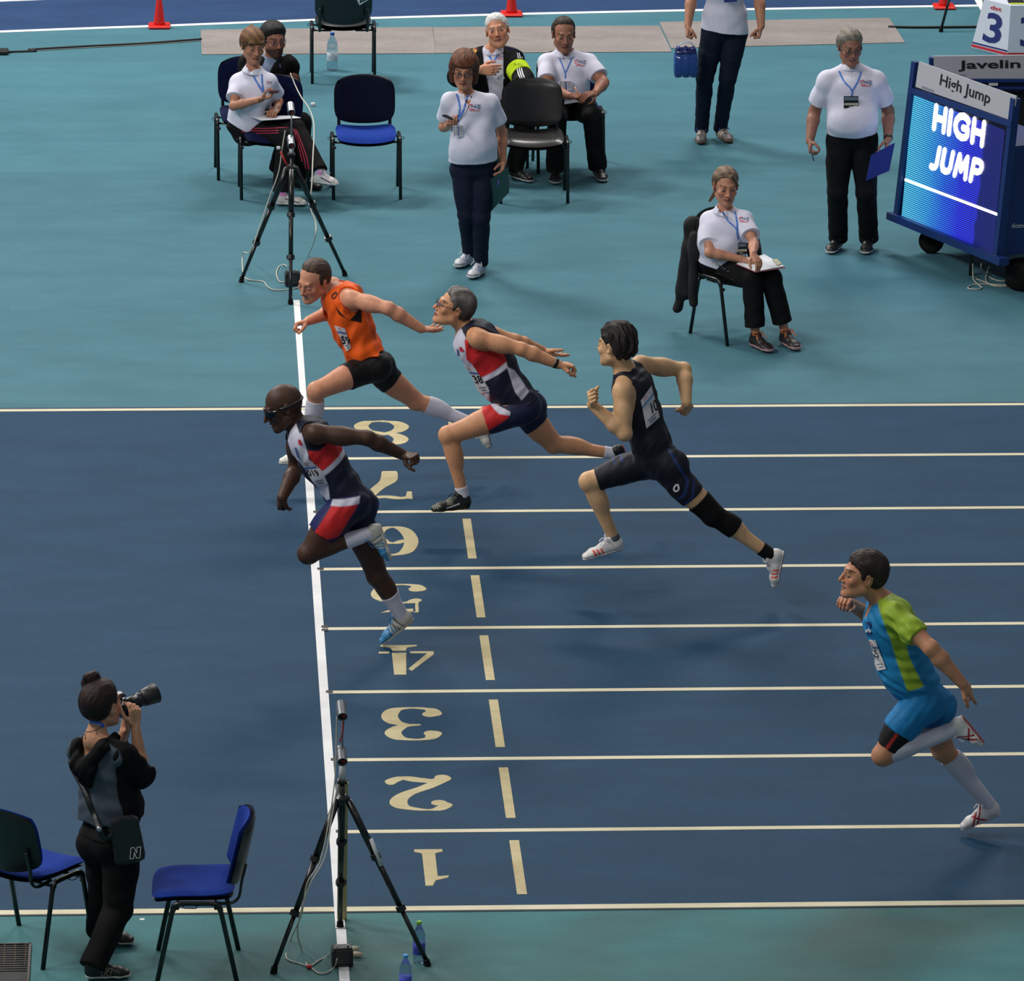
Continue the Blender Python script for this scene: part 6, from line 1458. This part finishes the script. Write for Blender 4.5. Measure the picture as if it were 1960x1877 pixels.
lo,hi=bbox(jp,.03); g=Grid(lo,hi,.007); D=field(g,jp)+folds(g.xyz(),5,.005,.20); v,q_=nets(D,g); jk=mesh_obj('jacket',v,q_,JB,None,cols=None); tag(jk,'black jacket hung over the back of the seated woman’s chair at right','jacket')
# --- seated young woman at left
w=Fig('seated young woman in white polo and black track pants with red stripes, legs crossed',15.85,F=(.25,-1,0),HF=(.30,-1,-.12),HU=(.02,0,1),fem=.8,m=.96,bw=1.08,head_s=1.10,
  skin=(176,122,96),brow=(90,62,44),lip=(140,74,66),flush=.2,eye=.6,hiplat=(-1,-.1,0))
w.pts(pel=(477,243,.05),neck=(485,131,0),head=(484,87,-.02),shL=(515,155,-.04),shR=(457,155,.05),elL=(533,192,'shL',.26,1),elR=(447,203,'shR',.25,-1),hpL=(490,252,0),hpR=(468,254,.02))
w.pts(wrR=(500,190,'elR',.235,-1),wrL=(532,206,'elL',.2,-1),knR=(566,246,'hpR',.44,-1)); knee(w,'L',549,15.55)
if 1: pass
w.pts(anR=(600,322,'knR',.40,-1)); feet(w,.25,L=(527,392,580,393))
Yh=w.J['anR'][1]-w.Y0
w.J['heelR']=P(601,350,w.J['anR'][1]); w.J['toeR']=P(648,356,w.J['anR'][1]-.06)
w.o['handR']=dict(tip=P(528,180,w.J['wrR'][1]-.03),N=(.1,0,1),T=(.2,-1,.1),curl=[.5,.7,.8,.8],thumb=.7); w.o['handL']=dict(tip=P(519,217,w.J['wrL'][1]-.1),N=(-.2,.3,-1),T=(-1,-.3,.1),curl=[.6,.8,.8,.8],thumb=.6)
w.build()
w.hair('fringe',(92,60,38),thick=.013,col2=(140,100,64),noise=.002,extra=[lambda s:cone(s.W(.01,-.06,.10),s.W(-.005,-.075,.125),.024,.012),lambda s:cone(s.W(-.05,.082,.045),s.W(.05,.082,.045),.014,.014)])
polo(w,P(470,250,15.85),hemn=nrm(V(-.55,-.1,-1)),sl=(.66,.68),vd=.05,loose=1.15,off=.016,skirt=[cone(w.J['pel']+w.axis*.12,w.J['pel']-w.axis*.02,(.155,.12),(.165,.13),w.lat,k=.05)])
polo_logo(w,510,155,10)
lanyard(w,[(483,142),(492,158),(503,176)],[(501,142),(502,160),(504,176)],[(505,202),(516,201),(517,219),(507,220)],'black',3.4)
trousers(w,(13,12,15),.10,.96,1.0,wide=.022,off=.011,name='track_pants')
bvp=bvh_of(*[c for c in w.root.children if c.name.startswith('track_pants')]); st=mat('stripe_crimson',(160,28,60),rough=.7)
for i in range(3):
    v,f=ribbon2([(462,241+5*i),(480,245+5*i),(510,246+4.5*i),(553,244+5*i)],1.6,6); drape('trouser_stripe',bvp,v,f,st,w.root,.005)
    v,f=ribbon2([(561+3*i,246+i),(569+4*i,272),(577+5*i,300),(581+5.4*i,326-i)],1.8,6); drape('trouser_stripe',bvp,v,f,st,w.root,.005)
sock(w,'R',.90,.02,(205,200,215),.006)
SH_PK=dict(col=(196,192,190),sole=(205,203,200),tread=(50,48,50),pat=[(lambda a,b,c:(np.abs(b)>.012)&(np.abs(c-.03-(.8-a)*.06)<.005)&(a>.3)&(a<.75),(60,56,60)),(lambda a,b,c:(c>.082)&(a<.36),(215,130,190))],thick=.026,lace=(220,205,215))
w.shoe('L',SH_PK); w.shoe('R',SH_PK)
phone(P(524,178,w.J['wrR'][1]-.08)+V(0,0,.01),basis((.9,-.3,.1),(0,0,1)).T,(.04,.085,.02),'small black and red stopwatch held by the seated young woman','stopwatch','stopwatch',(60,20,22))
sh=[(478,222),(560,221),(576,225),(500,230)]; zl=w.J['knR'][2]+.09
pp=MB().quadslab([G(x,y,zl) for x,y in sh],.004).obj('paper_sheet',PAPER,None,False,True); tag(pp,'white paper on the lap of the seated young woman','paper')
pen(P(531,200,w.J['wrL'][1]-.10),P(527,214,w.J['wrL'][1]-.12),'white pen in the left hand of the seated young woman',(190,190,195))
# --- bearded man behind her
w=Fig('bearded man with glasses in a black suit sitting behind the young woman',16.45,F=(.45,-1,0),HF=(.38,-1,-.02),HU=(0,0,1),m=1.04,head_s=1.12,
  skin=(150,98,78),brow=(20,15,14),beard=(28,18,15),lip=(90,48,42),flush=.2,hiplat=(-.9,-.4,0),res=.008)
w.pts(pel=(512,212,.05),neck=(521,114,0),head=(524,76,-.04),shL=(552,124,-.06),shR=(474,120,.08),elL=(560,180,'shL',.28,1),elR=(482,178,'shR',.28,-1),hpL=(528,224,-.03),hpR=(502,224,.05))
w.pts(wrL=(545,151,'elL',.23,-1),wrR=(538,159,'elR',.26,-1)); knee(w,'L',578,16.08); knee(w,'R',556,16.15); feet(w,L=(560,356,604,362),R=(526,338,560,350))
w.o['handL']=dict(tip=P(560,144,w.J['wrL'][1]-.04),N=(.2,0,-1),T=(0,-1,.2),curl=[.6,.7,.8,.8],thumb=.5); w.o['handR']=dict(tip=P(556,157,w.J['wrR'][1]-.05),N=(0,0,1),T=(.2,-1,.2),curl=[.5,.6,.7,.7],thumb=.5)
w.build()
w.hair('full',(22,17,17),thick=.018,noise=.002)
glasses(w,(70,66,66),(120,120,130),.022,.014,.12)
SU=(13,12,13)
def jacket(s,hem,col,open_=.06,off=.016,cuffs=(.93,.93),h=.0065,name='jacket',fold=(.005,.09),hemn=None,loose=1.,skirt=None,colfn=None):
    J=s.J; m=s.m; pcs=[(list(s.sel('torso'))+(skirt or []),off,[(hem,-s.axis if hemn is None else hemn)])]
    for n,t in(('L',cuffs[0]),('R',cuffs[1])):
        S,E,W_2=J['sh'+n],J['el'+n],J['wr'+n]; u=nrm(W_2-E)
        pcs.append((s.sel('up'+n)+[cone(S,E,.060*m*loose,.056*m*loose,k=.03)],off*.7,[])); pcs.append((s.sel('fa'+n)+[cone(E,W_2,.054*m*loose,.046*m*loose,k=.03)],off*.6,[(E+(W_2-E)*t,u)]))
    nk=J['neck']; a=s.axis; f=s.fwd; L=np.linalg.norm(nk-J['pel'])
    holes=[cone(nk-a*.02,nk+a*.2,.062,.09,s.lat)]
    if open_>0: holes+=[cone(nk+f*.06+a*.03,nk+f*.16-a*L*.55,(open_,.13),(open_*.8,.12),s.lat),cone(nk+f*.16-a*L*.5,nk+f*.22-a*L*1.05,(open_*.8,.13),(open_*.9,.14),s.lat)]
    g=s.garment(name,pcs,col,CLOTH,holes=holes,h=h,fold=fold,k=.03,colfn=colfn); return g
s_=w; s_.garment('shirt',[(s_.sel('torso','neck'),.010,[(s_.J['neck']+s_.axis*.03,s_.axis),(s_.J['pel']+s_.axis*.05,-s_.axis)])],(118,134,160),CLOTH,bvh=True)
v,f=ribbon2([(530,108),(535,116),(538,130)],3.,4); drape('lanyard',w.bvh,v,f,mat('lanyard_navy',(40,52,92)),w.root,.02)
jacket(w,P(512,226,16.45),SU,open_=.040)
trousers(w,SU,.10,1.04,1.04,wide=.016,off=.010)
BLK=dict(col=(14,14,15),sole=(16,16,16),thick=.02); w.shoe('L',BLK); w.shoe('R',BLK)
phone(P(551,151,w.J['wrL'][1]-.05),basis((.9,-.3,-.2),(0,.3,1)).T,(.055,.11,.012),'black phone in the hands of the bearded man')
# --- white haired man
w=Fig('white-haired seated man in black tracksuit jacket with a yellow armband',16.75,F=(.05,-1,0),HF=(-.12,-1,.22),HU=(-.20,.10,1),m=1.08,fat=1.2,cd=1.1,head_s=1.16,
  skin=(206,144,112),brow=(140,120,105),lip=(150,88,78),flush=.6,eye=.8,hiplat=(-1,0,0),jaw=1.04,res=.0075)
w.pts(pel=(953,190,.05),neck=(944,92,0),head=(952,58,-.03),shL=(981,118,-.02),shR=(901,114,.02),elL=(1003,152,'shL',.28,-1),elR=(876,146,'shR',.24,-1),hpL=(972,204,0),hpR=(934,204,0))
w.pts(wrR=(918,134,'elR',.24,-1),wrL=(996,166,'elL',.20,-1)); knee(w,'L',1008,16.28); knee(w,'R',958,16.22); feet(w,L=(976,338,1025,352),R=(950,346,938,364))
w.o['handR']=dict(tip=P(950,134,w.J['wrR'][1]-.02),N=(.2,.8,-.2),T=(.2,0,1),curl=[.3,.4,.5,.5],thumb=.3,s=1.1); w.o['handL']=dict(tip=P(1004,172,w.J['wrL'][1]-.09),N=(.1,.3,-1),T=(-1,-.2,0),curl=[.6,.8,.8,.8],thumb=.5,s=1.05)
w.build()
w.hair('short',(206,202,198),thick=.007,col2=(228,226,224),noise=.0025)
polo(w,P(953,212,16.75),sl=(.4,.4),vd=.0,nr=.066,off=.012)
polo_logo(w,951,105,15)
lanyard(w,[(927,82),(931,98),(943,118)],[(962,83),(956,98),(945,118)],None,'white',3.2)
q=[(950,150),(962,140),(966,150),(957,157)]; MB().quadslab([P(x,y,w.J['pel'][1]-.34) for x,y in q],.003).obj('badge',mat('badge_white',(206,204,190)),w.root,False,True)
jk=jacket(w,P(953,206,16.75),(14,14,15),open_=.085,off=.020,cuffs=(.8,.9),h=.006,loose=1.1,fold=(.002,.12))
bvj=bvh_of(jk); WS=mat('stripe_white',(225,225,228),rough=.7)
for i in range(3):
    v,f=ribbon2([(985+3*i,89+i),(989+3.2*i,98),(992+3.6*i,112)],1.5,4); drape('sleeve_stripe',bvj,v,f,WS,jk,.005)
    v,f=ribbon2([(990+4*i,130),(993+4*i,143),(999+4*i,156)],1.9,4); drape('sleeve_stripe',bvj,v,f,WS,jk,.005)
    v,f=ribbon2([(879+4*i,98),(888+4*i,86+i*1.5),(898+3*i,79+i)],1.3,4); drape('sleeve_stripe',bvj,v,f,WS,jk,.005)
v,f=quadgrid([(905,95),(913,92),(913,98),(909,103)],2,3); drape('jacket_crest',bvj,v,f,mat('crest_yellow',(200,160,50)),jk,.005)
v,f=quadgrid([(906,94),(914,91),(913,95),(907,97)],2,2); drape('jacket_crest',bvj,v,f,mat('crest_red',(180,50,40)),jk,.007)
u=w.J['elL']-w.J['shL']; aa=w.garment('armband',[(w.sel('upL')+[cone(w.J['shL'],w.J['elL'],.064,.064,k=.03)],.024,[(w.J['shL']+u*.42,-nrm(u)),(w.J['shL']+u*.80,nrm(u))])],(206,240,40),CLOTH,h=.005)
text_on('armband_text',bvh_of(aa),'R.C.J',[(984,121),(1000,121),(1000,126),(984,126)],mat('text_olive',(150,150,40)),aa,.004,bold=.02)
trousers(w,(13,13,14),.10,1.08,1.08,wide=.012,off=.010); w.shoe('L',RUN_BLACK); w.shoe('R',RUN_BLACK)
phone(P(990,166,w.J['wrL'][1]-.09),basis((.7,-.5,.1),(0,0,1)).T,(.03,.07,.02),'small orange and black device in the hand of the white-haired man','stopwatch','stopwatch',(190,100,20))
# --- seated man with clipboard
w=Fig('seated man with short dark hair in white polo writing on a clipboard on his knee',16.5,F=(.05,-1,0),HF=(.10,-1,-.06),HU=(.02,0,1),m=1.06,fat=.4,head_s=1.12,
  skin=(160,108,86),brow=(50,38,32),lip=(120,62,58),flush=.2,eye=.7,stubble=.3,hiplat=(-1,0,0))
w.pts(pel=(1087,190,.05),neck=(1082,98,0),head=(1079,66,-.03),shL=(1127,118,0),shR=(1047,119,0),elL=(1155,158,'shL',.25,-1),elR=(1048,166,'shR',.26,-1),hpL=(1108,204,0),hpR=(1068,204,0))
w.pts(wrR=(1090,184,'elR',.25,-1),wrL=(1140,178,'elL',.25,-1),); knee(w,'L',1134,16.18,.51); knee(w,'R',1066,16.15,.51); feet(w,L=(1140,334,1160,354),R=(1062,338,1065,358))
w.o['handR']=dict(tip=P(1116,184,w.J['wrR'][1]-.04),N=(.1,.3,-1),T=(.1,-.1,1),curl=[.7,.8,.9,.9],thumb=.7); w.o['handL']=dict(tip=P(1122,182,w.J['wrL'][1]-.06),N=(-.2,.2,-1),T=(-.2,-1,.1),curl=[.3,.5,.5,.6],thumb=.3)
w.build()
w.hair('receding',(44,34,30),thick=.010,col2=(66,52,44),noise=.003)
polo(w,P(1087,200,16.5),sl=(.70,.72),vd=.03,loose=1.12,nr=.066)
polo_logo(w,1100,114,22)
lanyard(w,[(1064,92),(1070,110),(1081,137),(1082,150)],[(1098,92),(1094,112),(1083,138)],[(1070,155),(1095,154),(1095,173),(1071,173)],'white',2.2)
trousers(w,(15,15,17),.10,1.04,1.04,wide=.016,off=.010); w.shoe('L',RUN_BLACK); w.shoe('R',RUN_BLACK)
zk=w.J['knL'][2]+.088
cb2=MB().quadslab([G(x,y,zk) for x,y in [(1072,186),(1116,180),(1130,192),(1080,200)]],.004).obj('clipboard',BLACKPLASTIC,None,False,True); tag(cb2,'clipboard with white paper on the knee of the seated man in a white polo','clipboard')
MB().quadslab([G(x,y,zk+.006) for x,y in [(1073,185),(1117,178),(1128,191),(1081,199)]],.003).obj('paper',PAPER,cb2,False,True)
pen(P(1100,166,w.J['wrR'][1]-.06),P(1108,184,w.J['wrR'][1]-.09),'pen in the hand of the seated man in a white polo',(190,120,70))
# --- photographer
w=Fig('photographer with a hair bun in black hoodie and grey vest, seen from behind',-.72,F=(.62,.78,0),HF=(.66,.74,.04),HU=(-.02,0,1),fem=.6,m=1.04,fat=.35,bw=1.08,head_s=1.12,
  skin=(206,150,118),brow=(40,30,28),flush=.1,hiplat=(.55,-.8,0),legm=1.05)
w.pts(pel=(212,1592,.02),neck=(185,1404,.0),head=(196,1348,.03),shR=(236,1440,-.12),shL=(152,1432,.14),elR=(272,1482,-.02),elL=(214,1462,.36),hpR=(232,1606,-.06),hpL=(196,1604,.06),
  knR=(226,1740,-.10),knL=(198,1712,.12)); 
w.pts(wrR=(259,1388,.0),wrL=(238,1400,.30)); feet(w,.25,R=(162,1873,249,1868),L=(172,1803,247,1806))
w.o['handR']=dict(tip=P(258,1352,w.J['wrR'][1]-.0),N=(-.6,.8,.1),T=(-.9,-.5,.0),curl=[.6,.8,.9,.9],thumb=.1,s=1.05); w.o['handL']=dict(tip=P(244,1372,w.J['wrL'][1]-.02),N=(.1,-.3,1),T=(.5,-.8,.2),curl=[.5,.6,.6,.6],thumb=.4)
w.build()
w.hair('tied',(28,17,15),thick=.014,noise=.002,col2=(52,30,24),poly=[(.060,.085),(.085,.10),(.09,.18),(-.2,.18),(-.2,-.05),(-.06,-.075),(-.020,-.04),(-.010,.015),(.010,.022),(.030,-.0),(.040,.03),(.045,.055)],
  extra=[lambda s:ell(P(174,1305,s.J['head'][1]),(.048,.046,.048)),lambda s:ell(P(168,1296,s.J['head'][1]-.02),.026),lambda s:ell(P(181,1293,s.J['head'][1]),.028),lambda s:ell(P(163,1308,s.J['head'][1]+.02),.022),lambda s:cone(P(178,1316,s.J['head'][1]),P(186,1330,s.J['head'][1]),.04,.05)])
J=w.J; a=w.axis; f=w.fwd; nk=J['neck']
GV=(74,84,94)
def vestcol(v):
    c=np.tile(lin(GV),(len(v),1)); L_=(v-J['pel']); x=L_@w.lat; y=L_@w.fwd
    mk=np.clip((x-.125)/.006,0,1)*np.clip((y+.05)/.006,0,1); return c*(1-mk[:,None])+lin((13,13,14))*mk[:,None]
w.garment('vest',[(w.sel('torso')+[cone(J['pel']+a*.16,J['pel']+a*.06,(.16,.12),(.165,.125),w.lat,k=.05)],.014,[(P(212,1564,-.72),-a)])],GV,CLOTH,holes=[cone(nk-a*.04-f*.02,nk+a*.2,.092,.11,w.lat)],fold=(.004,.10),colfn=vestcol,bvh=True,k=.03,seed=9)
w.garment('undershirt',[(w.sel('hips'),.016,[(P(212,1590,-.72),-a),(P(212,1555,-.72),a)])],(13,13,14),CLOTH)
pcs=[]
for n,t in(('R',.12),('L',.6)):
    S,E,W3=J['sh'+n],J['el'+n],J['wr'+n]; pcs.append((w.sel('up'+n)+[cone(S-a*.02,E,.050,.050,k=.03)],.010,[])); pcs.append((w.sel('fa'+n)+[cone(E,W3,.056,.05,k=.03)],.010,[(E+(W3-E)*t,nrm(W3-E))]))
w.garment('sleeves',pcs,(12,12,13),CLOTH,fold=(.006,.08),k=.03)
hood=[cone(nk-f*.055-a*.05+w.lat*-.105,nk-f*.125-a*.13+w.lat*-.03,.034,.030,k=.04),cone(nk-f*.055-a*.05+w.lat*.105,nk-f*.125-a*.14+w.lat*.02,.034,.030,k=.04),cone(nk-f*.12-a*.13-w.lat*.04,nk-f*.125-a*.15+w.lat*.04,.040,.040,k=.04),
 cone(nk+w.lat*.10-f*.05-a*.05,nk+w.lat*.085+f*.06-a*.03,.030,.022,k=.04),cone(nk-w.lat*.10-f*.05-a*.05,nk-w.lat*.085+f*.06-a*.03,.030,.022,k=.04),cone(nk-f*.115-a*.16,nk-f*.11-a*.25,(.09,.03),(.03,.02),w.lat,k=.05)]
w.garment('hood',[(hood,.0,[])],(14,14,15),CLOTH,fold=(.006,.06),holes=[cone(nk-f*.06-a*.06,nk+a*.1-f*.02,.060,.07,w.lat)],k=.03)
v,ff=ribbon2([(162,1380),(176,1380),(191,1384),(198,1391)],6.5,5); drape('lanyard',bvh_of(w.body),v,ff,mat('lanyard_royal',(44,92,210)),w.root,.006)
text_on('lanyard_print',bvh_of(w.body),'T  EUROM',[(165,1379),(193,1384),(192,1389),(164,1384)],LANW,w.root,.010)
bvb=bvh_of(w.body); TA=mat('tattoo',(96,66,58),rough=.6)
for pl in ([(157,1402),(162,1399),(160,1406),(165,1404)],[(162,1400),(172,1400),(184,1396),(192,1392)],[(184,1396),(186,1402),(184,1405)],[(161,1404),(164,1410),(163,1414)]):
    v,ff=ribbon2(pl,1.2,4); drape('neck_tattoo',bvb,v,ff,TA,w.root,.003)
trousers(w,(15,14,15),.12,1.08,1.08,wide=.014,off=.010,fold=(.006,.09))
SH_N=dict(col=(17,16,17),sole=(220,216,205),tread=(60,50,45),thick=.020,lace=(16,16,17))
s1=w.shoe('R',SH_N); s2=w.shoe('L',SH_N)
nm=mat('outline_gold',(150,138,96),rough=.5)
def outlineN(bv,q,m,parent,wd):
    q=[np.asarray(p,float) for p in q]; B=lambda u,v_: tuple((q[0]*(1-u)+q[1]*u)*(1-v_)+(q[3]*(1-u)+q[2]*u)*v_)
    pts=[(0,1),(0,0),(.34,0),(.62,.55),(.62,0),(1,0),(1,1),(.66,1),(.38,.45),(.38,1)]
    for i in range(len(pts)):
        v,ff=ribbon2([B(*pts[i]),B(*pts[(i+1)%len(pts)])],wd,0); v2=[];  a0,a1=V(*v[0]),V(*v[1]); b0,b1=V(*v[2]),V(*v[3])
        vs,fs=quadgrid([a0,b0,b1,a1],3,1); drape('letter_n',bv,vs,fs,m,parent,.004)
outlineN(bvh_of(s1),[(197,1853),(215,1853),(211,1866),(193,1866)],nm,s1,1.1)
# bag on a strap
bg=empty('shoulder_bag',P(238,1600,-.93),'black shoulder bag with a white letter N at the photographer’s hip','bag')
q=[(207,1568),(262,1560),(281,1640),(220,1656)]; ys=[-.93,-1.0,-.98,-.93]; pts=[P(x,y,Y) for (x,y),Y in zip(q,ys)]
bgp=[]
nrmB=nrm(np.cross(pts[1]-pts[0],pts[3]-pts[0])); c_=sum(pts)/4; eu=nrm(pts[1]-pts[0]); ev=nrm(pts[3]-pts[0])
def bagpt(x,y,o): 
    d=ray(x,y); return CAM+d*(((c_+nrmB*o-CAM)@nrmB)/(d@nrmB))
mb=MB(); lay=[]; outl=[(212,1571),(232,1561),(255,1559),(264,1564),(272,1600),(278,1632),(277,1643),(268,1648),(240,1655),(226,1656),(220,1650),(214,1610),(208,1583)]
sg=1 if nrmB@ray(240,1600)>0 else -1
cx_,cy_=sum(p[0] for p in outl)/13,sum(p[1] for p in outl)/13
for o,k_ in((.05,.97),(.03,1.),(-.01,1.),(-.03,.95),(-.034,.85)): lay.append([bagpt(cx_+(x-cx_)*k_,cy_+(y-cy_)*k_,o*sg) for x,y in outl])
n_=len(outl); vv=[p for l in lay for p in l]; ff=[(r*n_+i,r*n_+(i+1)%n_,(r+1)*n_+(i+1)%n_,(r+1)*n_+i) for r in range(4) for i in range(n_)]+[tuple(range(n_)),tuple(4*n_+i for i in reversed(range(n_)))]
BAGM=mat('bag_black',(17,15,15),rough=.5,bump=.15,bscale=80); bo=mb.add(vv,ff).obj('bag_body',BAGM,bg,False,True)
bvg=bvh_of(bo); outlineN(bvg,[(251,1622),(270,1620),(268,1641),(249,1643)],mat('outline_white',(215,212,205)),bo,1.3)
v,ff=ribbon2([(213,1590),(232,1586),(262,1580)],1.2,4); drape('zip_line',bvg,v,ff,mat('zip_grey',(50,48,47),rough=.4),bo,.004)
bw_=[hit(w.bvh,x,y,.012) for x,y in [(137,1455),(147,1478),(160,1505),(172,1535),(182,1560)]]; bw_=[p for p in bw_ if p is not None]
mb=MB(); mb.tube(smooth_path([P(150,1432,-.55)]+bw_+[P(189,1584,-.96),P(200,1604,-.97),P(216,1600,-.96)],5),.016,8,flat=.25); mb.obj('strap',BAGM,bg,True,True)
MB().lathe([(.012,-.008),(.016,0),(.012,.008)],P(190,1586,-.99),(0,-1,.3),10).obj('buckle',STEEL,bg,True,True)
# camera
cm=empty('camera',P(235,1352,-.50),'black camera with a long lens raised to the photographer’s eye','camera')
fw=nrm(V(.84,.50,.20)); R=basis(fw,(0,0,1)); c0=P(233,1353,-.50)
MB().box(c0,(.145,.06,.115),R.T,bev=.014).obj('camera_body',BLACKPLASTIC,cm,False,True)
MB().box(c0+R[2]*.068,(.06,.055,.035),R.T,bev=.012).obj('viewfinder',BLACKPLASTIC,cm,False,True)
MB().box(c0+R[0]*.058-R[2]*.0+R[1]*.02,(.035,.055,.115),R.T,bev=.014).obj('grip',RUBBER,cm,False,True)
MB().lathe([(.034,.02),(.036,.04),(.037,.09),(.040,.092),(.040,.12),(.036,.125)],c0,fw,24).obj('lens',mat('lens_black',(24,25,27),rough=.35),cm,True,True)
MB().lathe([(.036,.120),(.046,.135),(.056,.215),(.053,.216),(.043,.14),(.03,.13)],c0,fw,24).obj('lens_hood',mat('hood_black',(30,31,33),rough=.45),cm,True,True)
MB().lathe([(.010,0),(.010,.012)],c0+R[2]*.058+R[0]*.045,R[2],12).obj('dial',STEEL,cm,True,True)
mb=MB(); mb.tube(smooth_path([c0+R[0]*.075,P(250,1384,-.58),P(246,1408,-.58),P(238,1432,-.62)],6),.012,8,flat=.2); mb.obj('neck_strap',BLACKPLASTIC,cm,True,True)
